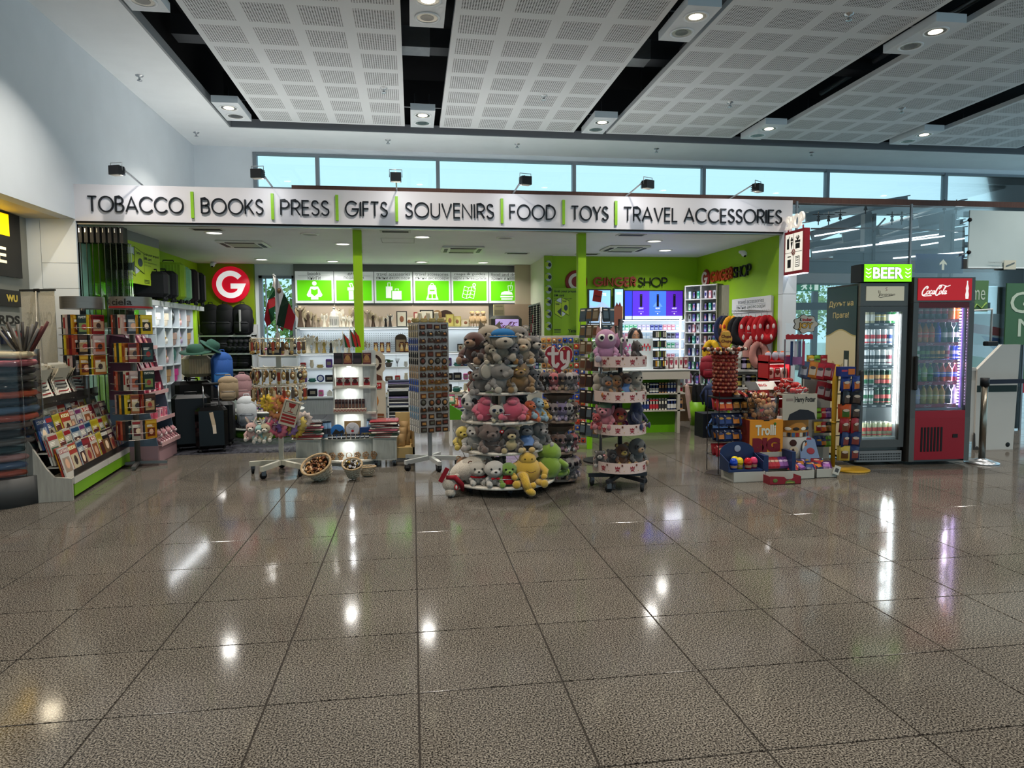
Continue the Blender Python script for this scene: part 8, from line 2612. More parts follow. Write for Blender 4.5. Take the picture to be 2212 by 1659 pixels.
for ti,z in enumerate((.052,.322,.627,.922)):
 for i in range(9):
  a=PI+.15+i*(PI-.3)/6 if i<7 else PI*.5+(i-7.5)*.6
  k=(i*2+ti*3)%9
  toy('bo%d'%k,dict(c=BO[k][0],m=BO[k][1],head=.36,body=.22,eye=.095,muz=.09,ear=('point','round','floppy')[k%3],fuzz=.12 if ti<2 else .05,ecol='#2a2428',belly=BO[k][1]),
   (HX+.145*math.cos(a),HY+.145*math.sin(a),z),.165 if ti else .2,'%s big-eyed beanie, place %s, %s tier of the heart stand'%(bn[k],ORD[i],('lowest','second','third','top')[ti]),'big-eyed beanies on the heart stand',rz=a+PI/2)
# dark round plaque-like hanging toys between
# pink spinner
SX,SY=1.943,6.27
t=empty('pink_toy_spinner','dark wheeled spinner with four pale pink patterned round trays','display stand',(SX,SY,0))
star_base(t,.30,5,M('#26272b','paint',.4),.10,.03,.035,.25)
b=MB();b.cyl((0,0,.1),.022,1.5,M('#2c2d30','paint',.4),14);part(b,'pole',t)
PT=M('#cbb3aa','print',.5)
for z,r in ((.17,.255),(.525,.245),(.83,.245),(1.155,.245)):
 b=MB();b.lathe([(r,0),(r,.10)],PT,40,cap=False);b.lathe([(r-.006,.10),(r-.006,0)],PT,40,cap=False);b.cyl((0,0,.0),r-.005,.008,PT,40);b.lathe([(r-.006,.1),(r,.1)],PT,40,cap=False);tr_=part(b,'round_tray',t)
 b=MB()
 for a_ in (-2.5,-1.95,-1.4,-.8,-.35):
  T=TR((0,0,z*0))@TR((r*1.003*math.cos(a_),r*1.003*math.sin(a_),.05),rz=a_+PI/2)
  rm=M('#8a2c34','print')
  b.prism([(-.022,.0),(-.022,.022),(-.01,.01),(0,.024),(.01,.01),(.022,.022),(.022,0)],rm,.001,T);b.bar((-.022,0,-.006),(.022,0,-.03),.001,.004,rm,T);b.bar((.022,0,-.006),(-.022,0,-.03),.001,.004,rm,T);b.box(-.012,.012,-.001,0,-.02,-.004,rm,T)
  b.box(.035,.05,-.001,0,.022,.04,M('#6a3a2c','print'),T);b.ball((.06,0,-.02),(.004,.001,.004),M('#b8902c','print'),6,T=T)
 o=b.build('printed_band',tr_);child(o,tr_);tr_.location=(0,0,z)
t2=empty('top_header','small coral card sign clipped on top of the pink spinner','sign',(SX-.02,SY,1.60));b=MB();b.box(-.04,.04,0,.004,-.06,.12,M('#a0604c','print'));b.prism([(-.03,.12),(.03,.12),(.015,.16),(0,.13),(-.015,.16)],M('#8c3a30','print'),.004);part(b,'card',t2)
PS=[(3,1308,.30,dict(c='#b07c9c',m='#a89ca8',ear='point',e='#c08a80',head=.34,body=.3,eye=.1,extra=('white',),muz=None,nose=None),'pink owl-like plush with huge ringed eyes, top pink tray',-.2),(3,1335,.27,dict(c='#a87494',m='#a89ca8',ear=None,head=.33,body=.3,eye=.09,extra=('white',),muz=None,nose=None),'second pink big-eyed plush behind the first, top tray',.7),
      (3,1372,.22,dict(c='#3a2c28',m='#4a3a34',ear='round',foot='#4a3a34'),'dark brown plush lying on the right of the top pink tray',.9),(3,1293,.22,dict(c='#5a7a58',m='#7a9a70',ear='round'),'green plush at the left back of the top pink tray',-.7),
      (2,1294,.24,dict(c='#9c9080',m='#a89c8c',ear='round'),'cream plush bear seen from behind, third pink tray',2.4),(2,1312,.22,dict(c='#6a6460',m='#a8622c',ear='floppy',foot='#a8622c',fuzz=.1),'grey and orange plush with a blue tag, third pink tray',-.1),(2,1330,.23,dict(c='#a87c54',m='#a8622c',ear='round',foot='#a8622c'),'orange-footed plush, third pink tray',.1),
      (2,1352,.27,dict(c='#5c3a2c',m='#a07458',ear='round',head=.22,extra=('dress',),foot='#5aa890'),'plush doll in a blue flowered dress with mint shoes',.1),(2,1372,.26,dict(c='#94887a',m='#a89c8c',ear='round'),'light beige plush bear on the right of the third tray',.3),(2,1328,.25,dict(c='#1e1c1e',m='#7a746c',ear='round'),'black plush at the back of the third tray',0),
      (1,1307,.27,dict(c='#a8606a',m='#b06c74',ear='floppy',head=.26,body=.3,extra=('cap',)),'pink plush pig with a green cap, second pink tray',-.6),(1,1338,.21,dict(c='#a02c24',m='#c8842c',ear=None,head=.36,body=.2,eye=.06,foot='#2c5aa0',belly='#c8a030',extra=('wings',)),'red and yellow plush parrot with blue feet',0),(1,1372,.28,dict(c='#141c40',m='#1a2450',ear=None,head=.25,body=.35,eye=.01,nose=None),'dark navy velvet plush, second pink tray right',.8),
      (1,1290,.17,dict(c='#8c1c20',m='#a83a38',ear='round'),'small red glitter plush at the left edge, second pink tray',-.6),(1,1328,.26,dict(c='#101012',m='#1a1a1c',ear=None),'black plush behind the parrot, second tray',0),
      (0,1296,.17,dict(c='#3c3430',m='#a8a098',ear='round',extra=('tag',)),'dark plush badger with a red tag, lowest pink tray',-.3),(0,1322,.18,dict(c='#2c2422',m='#4a4644',ear='round'),'dark grey plush elephant, lowest pink tray',0),(0,1344,.22,dict(c='#5a3418',m='#b89a48',ear='round',head=.32),'brown plush with round ears and yellow muzzle, lowest tray',.1),
      (0,1376,.26,dict(c='#50504e',m='#9c7c5c',ear=None,head=.34,body=.28,extra=('patch',)),'grey plush sloth with dark eye patches, lowest tray',.3),(0,1352,.26,dict(c='#b89c5c',m='#b89c5c',ear=None,head=.2),'pale yellow plush arching behind the lowest tray',1.5)]
for i,(lv,px,h,spec,lab,rz) in enumerate(PS):
 z=(.18,.535,.84,1.165)[lv]
 Yp_=SY-.07 if 'behind' not in lab and 'back of' not in lab else SY+.06
 toy('ps%d'%i,spec,(at(px,900,Yp_).x,Yp_,z+.035),(h*.95,h*.8,h*.95),lab,'soft toys on the pink spinner',rz)
# postcard spinner behind
t=empty('postcard_spinner','dark wire spinner of postcards and magnets with a red card on top','display stand',(at(1298,700,7.6).x,7.6,0))
b=MB();b.cyl((0,0,0),.2,.02,RUB,24);b.cyl((0,0,.02),.018,1.75,STEEL,12);part(b,'pole',t)
for f in range(4):
 b=MB();a=f*PI/2+.5
 T=TR(rz=a)
 for x in (-.16,0,.16):b.tube([(x,-.17,.3),(x,-.17,1.72)],.004,M('#4a4a4c'),4,T)
 for z in [.3+.2*q for q in range(8)]:b.tube([(-.16,-.17,z),(.16,-.17,z)],.004,M('#4a4a4c'),4,T)
 part(b,'wire_face',t)
PCC=['#3a2c28','#5a6a78','#7a4a34','#2a2e34','#8a6a48','#4a2a2c','#6a7a84','#a89880']
for f in (0,3,1):
 a=f*PI/2+.5
 for j in range(8):
  for i in range(3):
   k=(i*3+j*5+f)%8
   def mk(k=k):
    b=MB();b.box(-.048,.048,-.01,0,0,.15,M(dk(PCC[k],.6),'print',.3));b.box(-.038,.038,-.0115,-.01,.03,.11,M(dk(PCC[(k+3)%8],.7),'print',.3));b.box(-.03,.03,-.0115,-.01,.12,.135,M('#c8bca8','print',.3))
    return b.build('postcard_pack')
   v=Matrix.Rotation(a,3,'Z')@Vector((-.105+i*.105,-.185,0))
   inst('pc%d'%k,mk,(t.location.x+v.x,7.6+v.y,.31+j*.185),'dark postcard pack in a wire pocket of the postcard spinner','postcard','postcards on the wire spinner',rz=a,rx=-.12)
b=MB();b.box(-.05,.05,0,.006,0,.13,M('#a02018','print'));b.box(-.035,.035,-.001,0,.06,.07,M('#5a1410','print'))
tag(b.build('red_card',None,(t.location.x-.05,7.6,1.83),(0,.15,0)),'red card sign tilted on top of the postcard spinner','sign')
# ------------------------------------------------------------------ right front: sweets displays
CY=6.75
ax=lambda px,Y=CY:at(px,850,Y).x
az=lambda py,Y=CY,px=1680:at(px,py,Y).z
# lollipop tower
LXc=ax(1573)
t=empty('lollipop_tower','tall tower of lollipops with a flared crown and yellow flower sign','display stand',(LXc,CY+.1,0))
b=MB();b.cyl((0,0,.80),.115,.46,M('#8c2420','print'),20);part(b,'column',t)
zt0=az(848)
for j in range(10):
 b=MB()
 for i in range(16):
  a=PI+.05+i*(PI-.1)/15
  b.ball((.125*math.cos(a),.125*math.sin(a),zt0+.02+j*.041),.017,M(('#7c2c24','#8c4a34','#5a1c1c','#a86850')[(i*3+j)%4],'plain',.25),8)
 part(b,'lollipop_row',t,kind='stuff')
b=MB()
for j in range(3):
 for i in range(15):
  a=PI-.2+i*(PI+.4)/14
  r=.13+.045*j
  c=Vector((r*math.cos(a),r*math.sin(a),1.26+.03*j if j<2 else 1.30));b.tube([Vector((c.x*.5,c.y*.5,1.25)),c],.003,WHT,4);b.ball(c,.02,M(('#c8b4a4','#5a2a20','#b04a30','#3a1c18')[(i+j)%4],'plain',.25),8)
part(b,'lollipop_crown',t,kind='stuff')
b=MB();b.lathe([(.13,.0),(.145,.03)],M('#8c2420','print'),24,(0,0,1.2));part(b,'red_collar',t)
b=MB()
for i in range(6):b.ball((.035*math.cos(i*1.047),-.02,1.40+.05*math.sin(i*1.047)),(.042,.006,.05),M('#a8642c','print'),14)
for i in range(6):b.ball((.034*math.cos(i*1.047),-.025,1.40+.048*math.sin(i*1.047)),(.035,.005,.043),M('#c89a3c','print'),14)
b.box(-.01,.01,-.02,-.015,1.3,1.36,M('#a8642c'));sg=part(b,'flower_sign',t)
b=MB();put(b,'Chupa',-.055,.055,1.405,1.445,-.034,M('#5a1c18'),.03,shear=.1);put(b,'Chups',-.055,.055,1.355,1.395,-.034,M('#5a1c18'),.03,shear=.1);child(b.build('lettering',sg),sg)
# racks of sweet packs below and left
x0,x1=ax(1543),ax(1622)
t=empty('wire_sweet_rack','black wire rack stepped with sweet packs under the lollipop tower','rack',(x0,CY-.12,0))
w=x1-x0
rk=M('#1c1c1f',metal=.4,rough=.4)
rz_=[.18,.34,.50,.66]
for z in rz_:
 b=MB()
 for y in (0,.14,.28):b.tube([(0,y,z),(w,y,z)],.003,rk,4)
 for q in range(9):b.tube([(w*q/8,0,z),(w*q/8,.28,z),(w*q/8,.28,z+.1)],.0025,rk,4)
 part(b,'wire_shelf',t)
b=MB()
for x in (0,w):
 for y in (0,.28):b.tube([(x,y,0),(x,y,.86)],.005,rk,4)
part(b,'uprights',t)
b=MB();b.box(0,w,0,.30,.785,.799,rk);part(b,'top_board',t)
SP=[('red and orange','#98242c','#c8602c','#d8c8b8'),('black and gold','#1c1a1c','#8a5a20','#b8843c'),('dark blue','#1c2848','#2c3c6c','#a8803c'),('navy and orange','#1a2038','#b8702c','#3a3c5a'),('lime green','#5c8a24','#7ca83c','#4a3a20'),('crimson','#8c1c24','#a8343c','#c8a088'),('purple','#4a2458','#8c5a98','#c8a8c8'),('yellow','#b08c24','#8a2420','#d8c8a0')]
def sweet(k,w=.1,h=.12,d=.035):return pouch_item('sweet_packet',w,h,d,SP[k][1],SP[k][2],SP[k][3])
for j,z in enumerate(rz_):
 for i in range(5):
  for dpt in range(2):
   k=((5,5,4,5,5),(3,2,3,2,3),(2,2,3,2,3),(0,0,1,1,1))[j][i]
   inst('sw%d'%k,sweet(k),(x0+.04+i*(w-.06)/4.2,CY-.12+.03+.1*dpt,z+.004),'%s sweet packet, %s from the left in the %s, rack shelf %s'%(SP[k][0],ORD[i],('front','back')[dpt],ORD[j]),'packet','sweet packets on the wire rack',rx=-.3)
for i in range(6):
 k=(1,5,0)[i%3]
 inst('sw%d'%k,sweet(k),(ax(1590)+i*.055,CY-.05+.02*(i%2),.80+.0),'%s sweet packet, %s of the heap beside the clear burger bin'%(SP[k][0],ORD[i]),'packet','sweet packets heaped at the top',rx=-1.1,rz=.3*i)
t=empty('sweet_brochure_card','slanted black and white sweets header card with red letters BIG','card',(ax(1622),CY+.05,.86));b=MB();b.box(0,.34,0,.005,0,.13,M('#c0bcb8','print'));b.box(0,.13,-.001,0,0,.13,M('#1e1e20','print'));put(b,'BIG',.14,.23,.05,.09,-.002,M('#a01c20','print'),.03);part(b,'card',t);t.rotation_euler=(-.9,0,0)
# burger box and clear bin
x0,x1=ax(1621,6.5),ax(1693,6.5)
w=x1-x0
zb0,zb1=.16,at(1660,907,6.5).z
t=empty('burger_sweet_box','orange carton printed with big dark red lettering under the clear bin','box',(x0,6.5,0))
b=MB();b.box(0,w,0,.34,zb0,zb1,M('#c8801c','print',.45));b.box(-.004,0,0,.34,zb0,zb1,M('#6a2018','print',.45));b.box(.15,w-.15,-.002,.0,zb1-.012,zb1+.001,RUB);bb=part(b,'carton',t)
b=MB();H_=zb1-zb0;DR=M('#6c1420','print')
put(b,'Trolli',.06,w-.08,zb0+H_*.62,zb0+H_*.88,-.004,M('#c8c8b8','print'),.035);b.ball((w-.09,-.004,zb0+H_*.9),(.014,.003,.016),M('#3a6a1c'),10)
put(b,'BIG',.03,w-.03,zb0+H_*.2,zb0+H_*.56,-.005,DR,.09);put(b,'BURGER',.05,w-.03,zb0+H_*.01,zb0+H_*.16,-.004,DR,.07)
child(b.build('lettering',bb),bb)
t=empty('clear_sweet_bin','clear bin heaped with wrapped burger sweets on the orange carton','bin',(x0+w/2,6.67,zb1+.003))
b=MB();b.lathe([(w*.5,0),(w*.56,.22),(w*.4,.29)],FILM,30,cap=False);b.cyl((0,0,0),w*.5,.01,FILM,30);part(b,'bin_shell',t)
g=random.Random(5)
for i in range(60):
 a,q=g.random()*6.28,w*.46*g.random()**.5
 p=(x0+w/2+q*math.cos(a),6.67+q*math.sin(a),zb1+.03+.05*(i//12)+g.random()*.02)
 def mk():
  b=MB();b.ball((0,0,.008),(.028,.028,.014),M('#a8784c','print',.3),10);b.ball((0,0,0),(.03,.03,.006),M('#5a2018','print',.3),10);b.ball((0,0,-.008),(.028,.028,.01),M('#b08860','print',.3),10)
  return b.build('burger_sweet')
 inst('burg',mk,p,'small wrapped burger-shaped sweet in the clear bin','sweet','burger sweets in the clear bin',rx=g.random()*2,ry=g.random()*2)
# round drum stand
x0,x1=ax(1693,6.55),ax(1763,6.55)
DXc,DR_=(x0+x1)/2,(x1-x0)/2
t=empty('round_drum_stand','round white drum stand with an orange band and egg print','display stand',(DXc,6.55+DR_,0))
b=MB();b.cyl((0,0,.0),DR_,.56,M('#b4aca4','print',.45),40);dr_=part(b,'drum',t)
zo=at(1730,947,6.55).z
b=MB();b.lathe([(DR_*1.01,zo+.015),(DR_*1.01,.56)],M('#a8702c','print'),40,cap=False)
for q in range(14):
 a=PI+.1+q*(PI-.2)/13
 T=TR((DR_*1.015*math.cos(a),DR_*1.015*math.sin(a),zo+.03),rz=a+PI/2)
 b.box(-.016,.016,-.002,0,-.012,.03,M(('#1c1a1e','#3a5a7c','#8c2420','#b8b0a0')[q%4],'print'),T)
for q,a in enumerate((-2.2,-1.75,-1.3,-.95)):
 T=TR((DR_*1.015*math.cos(a),DR_*1.015*math.sin(a),zo+.1),rz=a+PI/2)
 b.ball((0,-.001,0),(.035,.002,.018),M(('#c8beb0','#2a2420','#d8d0c0','#28303c')[q],'print'),12,T=T)
child(b.build('orange_band',dr_),dr_)
b=MB()
for a,z,rr,c in ((-1.9,.32,.035,'#3a1c14'),(-1.85,.24,.045,'#b8a890'),(-1.8,.24,.032,'#3a1c14'),(-1.15,.26,.062,'#1c1816'),(-1.12,.27,.05,'#c0b8b0'),(-1.12,.22,.045,'#98202a')):
 T=TR((DR_*1.012*math.cos(a),DR_*1.012*math.sin(a),z),rz=a+PI/2)
 b.ball((0,-.001,0),(rr,.002,rr*(1.35 if a>-1.5 else 1)),M(c,'print'),16,T=T)
child(b.build('egg_print',dr_),dr_)
t=empty('film_header_panel','cream header panel with spiky black lettering above the orange band','sign',(x0-.02,6.53,.0))
z0,z1=at(1730,907,6.53).z,at(1730,851,6.53).z
w=x1-x0+.02
b=MB();b.box(0,w,0,.012,z0-.0,z1,M('#a8a090','print',.45));bb=part(b,'panel',t)
b=MB();put(b,'Harry Potter',w*.36,w*.95,z1-.1,z1-.03,-.002,M('#1c1a18'),.03);b.box(w*.33,w*.335,-.002,0,z1-.09,z1-.02,M('#1c1a18'));b.box(w*.1,w*.3,-.002,0,z1-.07,z1-.045,M('#8a7a70','print'))
b.prism([(w*.15,z0),(w*.97,z0),(w*.92,z0+.07),(w*.75,z0+.1),(w*.5,z0+.11),(w*.2,z0+.06)],M('#1e1e24','print'),.001,TR((0,-.002,0)))
child(b.build('printed_art',bb),bb)
t=empty('clear_tray','clear tray ring holding wrapped eggs above the header panel','tray',(DXc,6.55+DR_,z1));b=MB();b.cyl((0,0,-.02),DR_,.01,M('#a8a090'),30);b.lathe([(DR_,-.02),(DR_,.05)],FILM,30,cap=False);part(b,'tray',t)
for i in range(46):
 a,q=g.random()*6.28,DR_*.85*g.random()**.5
 lay=i//18
 def mk():
  b=MB();b.ball((0,0,0),(.026,.026,.034),M('#9c2420','print',.25),12);b.ball((0,0,.008),(.0268,.0268,.012),M('#c8c0b8','print',.25),12)
  return b.build('wrapped_egg')
 inst('egg',mk,(DXc+q*math.cos(a)*(1-.25*lay),6.55+DR_+q*math.sin(a)*(1-.25*lay),z1+.03+.045*lay),'red and white wrapped chocolate egg in the heap on the drum stand','egg','wrapped eggs on the drum stand',rx=g.random()*3,rz=g.random()*3)
tzb,tzt=z1+.04,at(1715,733,6.8).z
t=empty('clear_tube_dispenser','clear tube of printed cards with a violet band above the eggs','dispenser',(ax(1713,6.9),6.9,0))
b=MB();b.lathe([(.1,tzb),(.1,tzt)],FILM,28,cap=False);part(b,'tube',t)
b=MB();b.lathe([(.09,tzb+.25),(.09,tzb+.33)],M('#8c3a78','print'),24,cap=False)
for q in range(4):b.box(-.08+q*.045,-.05+q*.045,-.07,-.065,tzt-.28,tzt-.02,M(('#2a3c6c','#b8a8b0','#3a2c5c','#a83a5a')[q],'print'))
part(b,'printed_cards',t)
t=empty('joy_sign','white cloud-shaped sweets sign in black outline with red wavy strip','sign',(ax(1737,6.78),6.78,0))
zc=at(1737,700,6.78).z
b=MB();cl=[((.135+.014*math.cos(7*a))*math.cos(a),zc+(.095+.01*math.cos(7*a))*math.sin(a)) for a in [2*PI*i/48 for i in range(48)]]
b.prism(cl[::-1][::-1],M('#1a1a1a','print'),.008,TR());b.prism([(x*.95,zc+(z-zc)*.94) for x,z in cl],M('#b8b0a4','print'),.002,TR((0,-.002,0)));sg=part(b,'cloud_board',t)
b=MB();put(b,'K',-.07,-.045,zc+.03,zc+.065,-.004,M('#1a1a1a'),.04);put(b,'inder',-.04,.075,zc+.03,zc+.065,-.004,M('#a01c24'),.04);put(b,'JOY',-.09,.09,zc-.065,zc+.02,-.004,M('#3a2410'),.08);put(b,'JOY',-.083,.083,zc-.058,zc+.013,-.006,M('#b88c3c'),.05);child(b.build('lettering',sg),sg)
b=MB();b.box(-.22,.09,.01,.014,tzt-.0,tzt+.17,FILM);b.prism([(-.22,tzt),(.09,tzt)]+[(.09-.31*i/12,tzt+.045+.012*(i%2)) for i in range(13)],M('#a01c24','print'),.003,TR((0,.006,0)));part(b,'clear_header',t)
# gummy packs hanging between
GPK=[('blue','#44506c','#a8a8b0'),('orange','#b8702c','#c8b8a0'),('red','#a02430','#c0a8a8'),('second red','#981c2c','#b8a0a0'),('dark red lower','#7c1c24','#a89898'),('maroon lower','#6a1c28','#a09090')]
for i,(px,py) in enumerate(((1733,815),(1752,815),(1768,818),(1785,818),(1770,858),(1783,862))):
 for q in range(3):
  inst('gm%d'%i,pouch_item('gummy_bag',.1,.17,.03,GPK[i][1],GPK[i][2],'#4a3a3c'),at(px+4*q,py+2*q,6.85+.03*q),'%s hanging gummy bag, %s of its peg, behind the eggs'%(GPK[i][0],ORD[q]),'gummy bag','hanging gummy bags',rz=-.3,ry=.15)
t=empty('gummy_rack','white arched card rack of hanging gummy bags','rack',(ax(1742,7.0),7.05,0));wR=ax(1800,7.0)-ax(1742,7.0)
b=MB();b.prism([(0,.05),(wR,.05),(wR,1.0),(wR-.06,1.06),(wR*.5,1.09),(.05,1.06),(0,1.0)],M('#a8a49c','paint'),.02);part(b,'back_board',t)
for i,(px,py,k) in enumerate(((1752,760,7),(1765,758,4),(1779,757,5))):
 inst('sw%d'%k,sweet(k),(at(px,757,7.06).x,7.062,1.09),'%s crisp packet, %s on top of the gummy rack'%(SP[k][0],ORD[i]),'packet','packets on top of the gummy rack')
for j in range(3):
 for i in range(3):
  k=(j*3+i+4)%8
  inst('sw%d'%k,sweet(k),at(1768+i*10,905+j*30,6.95),'%s packet, %s in rack row %s right of the drum'%(SP[k][0],ORD[i],ORD[j]),'packet','packets right of the drum',rx=-.1)
# yellow post rack
t=empty('yellow_post_rack','yellow post with a round foot carrying rows of gummy bags','rack',(ax(1812,6.72),6.72,0))
YP=M('#a8801c','paint',.35)
b=MB();b.lathe([(.19,0),(.19,.012),(.16,.022),(.0,.024)],YP,30,(.09,-.1,0));part(b,'foot',t)
b=MB();b.tube([(-.05,0,.02),(-.05,0,.45),(-.045,0,.95),(-.02,0,1.12)],[.022,.022,.03,.02],YP,12);b.ball((-.05,0,.5),(.03,.03,.02),YP,10);part(b,'post',t)
for j in range(6):
 b=MB();z=.2+j*.15;b.box(-.03,.2,0,.01,z,z+.01,RUB);part(b,'rail',t)
HRB=[('yellow','#b09840','#5a3a1c'),('dark blue','#1c2850','#7a3a34'),('red','#8a1c20','#6a3a24'),('orange and green','#a8481c','#3a5a24'),('black','#17171c','#4a3c34'),('blue with orange','#1c2c6c','#b8642c')]
for j in range(6):
 for i in range(2):
  for q in range(2):
   k=(j+(i if j in (0,3) else 0))%6
   inst('hb_%d'%k,pouch_item('gummy_packet',.105,.145,.03,HRB[k][1],HRB[k][2],'#b8a898'),(ax(1812,6.72)+.02+i*.115,6.66-.03*q,.10+j*.148),'%s gummy packet, %s column, %s layer, row %s of the yellow post rack'%(HRB[k][0],('left','right')[i],('rear','front')[q],ORD[j]),'packet','gummy packets on the yellow post rack',rx=.05,rz=.25*((i+j*2)%3-1),ry=.06*((j+q)%3-1),s=(1.05,1.3,1.08))
b=MB();b.box(0,.16,0,.1,0,.1,M('#1c2c6c','print'));b.box(.08,.15,-.002,0,.02,.08,M('#b8642c','print'));b.box(.01,.07,-.002,0,.05,.07,M('#a8384c','print'))
tag(b.build('sweet_carton',None,(ax(1815,6.6),6.6,1.0),(0,0,-.1)),'blue sweets carton lying on top of the yellow post rack','box')
# red lit shelf behind
xr0,xr1=ax(1649,7.6),ax(1697,7.6)
t=shelf_unit('red_lit_shelf','red backed shelf with lit white ledges behind the clear tube','shelf',xr0,xr1,7.5,7.75,[.45,.72,.93,1.13],1.2,M('#a8141c','paint',.4))
for z in (.72,.93,1.13):
 b=MB();b.box(xr0,xr1,7.49,7.5,z-.03,z-.005,M('#7c1c20','print'));b.box(xr0+.02,xr1-.02,7.5,7.52,z-.034,z-.03,M('#fff4e8','led',.3,emit=4));part(b,'lit_ledge',t)
lamp('AREA',((xr0+xr1)/2,7.55,1.1),1.2,.2,size_y=.05,name='shelf_light')
for j,z in enumerate((.45,.72,.93)):
 for i in range(3):inst('rs%d'%(i%2),carton('sweet_gift_box',.07,.05,.12,('#b8b0a8','#8c2028')[i%2],'#c8a8a0','#6a2a24'),(xr0+.05+i*.085,7.53,z),'small sweets gift box, %s on the %s ledge of the red lit shelf'%(ORD[i],('lowest','middle','upper')[j]),'box','gift boxes on the red lit shelf')
for i in range(3):
 inst('bigegg',lambda:(lambda b:(b.ball((0,0,.06),(.038,.038,.058),M('#a8a8b8','print',.2),16),b.ball((0,0,.085),(.03,.03,.036),M('#b8542c','print',.2),12),b.build('foil_egg'))[2])(MB()),(xr0+.04+i*.09,7.58,1.13),'large foil chocolate egg, %s on top of the red lit shelf'%ORD[i],'egg','large foil eggs')
# cartons on the floor
WC=M('#aaa69c','paint',.5)
def floorbox(xa,xb,y,h,d,label,rz=0):
 t=empty('white_carton',label,'box',(xa,y,0),rz)
 w=xb-xa
 b=MB();b.box(0,w,0,.006,0,h,WC);b.box(0,w,d-.006,d,0,h,WC);b.box(0,.006,0,d,0,h,WC);b.box(w-.006,w,0,d,0,h,WC);b.box(0,w,0,d,0,.005,WC);b.box(.006,w-.006,.006,d-.006,h-.03,h-.025,WC);part(b,'carton',t)
fx=lambda px,Y=6.25:at(px,1030,Y).x
floorbox(fx(1583),fx(1653),6.24,.10,.26,'white open carton under the blue dome display',.02)
floorbox(fx(1656),fx(1764),6.28,.085,.25,'white open carton of shiny sweet packs at the middle')
floorbox(fx(1769),fx(1815),6.3,.09,.24,'white carton with a tilted price card at the right end')
t=empty('dome_display','dark blue arched display box of four coloured dome cups','display box',(fx(1575),6.25,.10))
DB=M('#1c2c50','print',.4)
b=MB();b.box(0,.36,0,.2,0,.02,DB);b.prism([(0,0),(.36,0),(.36,.16)]+[(.18+.18*math.cos(a*PI/12),.17+.1*math.sin(a*PI/12)) for a in range(13)]+[(0,.16)],DB,.01,TR((0,.2,0)));b.prism([(0,0),(.2,0),(.2,.16),(.0,.1)],DB,.008,TR((.0,0,0),rz=PI/2));b.prism([(0,0),(.2,0),(.2,.16),(.0,.1)],DB,.008,TR((.36,0,0),rz=PI/2));b.ball((.18,.195,.2),(.035,.004,.035),M('#8a94a8','print'),16);part(b,'display_box',t)
for i,(n,c) in enumerate((('blue','#1c3a9c'),('yellow','#c8b020'),('red','#b01c24'),('pink','#c03a60'))):
 def mk(c=c):
  t=empty('dome_cup','','')
  b=MB();b.lathe([(.03,0),(.034,.05)],M(c,'plain',.3),18);b.lathe([(.0345,.015),(.035,.04)],M('#8a6a50','print'),18,cap=False);part(b,'cup',t)
  b=MB();b.lathe([(.038,.05),(.039,.065),(.034,.09),(.02,.108),(0,.112)],M(c,'plain',.15),20);part(b,'dome_lid',t)
  return t
 inst('dome%d'%i,mk,(fx(1575)+.07+i*.075,6.3+.03*(i%2),.121),'%s dome-lidded cup in the dark blue display box'%n,'cup','dome cups in the blue display')
inst('dome1',None,(fx(1575)+.13,6.4,.121),'second yellow dome-lidded cup behind the first','cup','dome cups in the blue display')
b=MB();b.box(0,.05,0,.2,0,.16,DB);b.box(.3,.34,0,.2,0,.19,DB);b.box(0,.34,.19,.2,0,.16,M('#a8a49c','paint'))
tag(b.build('blue_tray_box',None,(fx(1655),6.3,.085)),'blue sided tray box holding crimson and purple packets','box')
for i in range(5):
 k=(5,6)[i>2]
 inst('sw%d'%k,sweet(k),(fx(1655)+.09+i*.045,6.36,.1),'%s packet, %s in the blue sided tray box'%(SP[k][0],ORD[i]),'packet','packets in the blue sided tray box',rx=-.5)
for i in range(14):
 k=(5,3,6,2)[i%4]
 inst('sw%d'%k,sweet(k),(fx(1722)+(i%7)*.062,6.33+.07*(i//7),.085+.02*(i//7)),'%s packet, %s of the %s row heaped in the right cartons'%(SP[k][0],ORD[i%7],('front','rear')[i//7]),'packet','packets heaped in the right cartons',rx=-1.1,rz=.4*(i%3-1))
t=empty('slanted_sweet_card','slanted pale blue printed sweets card at the right of the drum','card',(fx(1760),6.5,.12));b=MB();b.prism([(0,0),(.22,0),(.2,.24),(.12,.29),(.03,.26)],M('#6c7c98','print'),.008);b.ball((.07,-.002,.2),(.035,.003,.028),M('#b8642c','print'),12);b.ball((.13,-.002,.12),(.045,.003,.035),M('#8c2c34','print'),12);b.box(.06,.16,-.003,0,.24,.26,M('#98242c','print'));part(b,'card',t);t.rotation_euler=(-.35,0,0)
b=MB();b.box(-.035,.035,0,.003,-.045,.045,M('#c0bcb0','print'));b.box(-.02,.02,-.001,0,-.02,.02,M('#4a4a4a','print'))
tag(b.build('price_card',None,(fx(1812),6.285,.075),(0,.35,0)),'white tilted price card on the right carton','card')
t=empty('red_tray_carton','low red cut-out tray carton lying empty on the floor','box',(fx(1662,6.1),6.08,0))
RC=M('#7c1c28','print',.4)
b=MB();wq=fx(1728,6.1)-fx(1662,6.1);b.prism([(0,0),(wq,0),(wq,.075),(wq-.06,.075),(wq-.1,.05),(.18,.04),(.14,.075),(0,.085)],RC,.004);b.prism([(0,0),(.13,0),(.13,.08),(0,.08)],RC,.004,TR((.0,0,0),rz=PI/2));b.box(0,wq,0,.13,0,.004,RC);b.box(wq-.004,wq,0,.13,0,.075,RC);tr_=part(b,'tray',t)
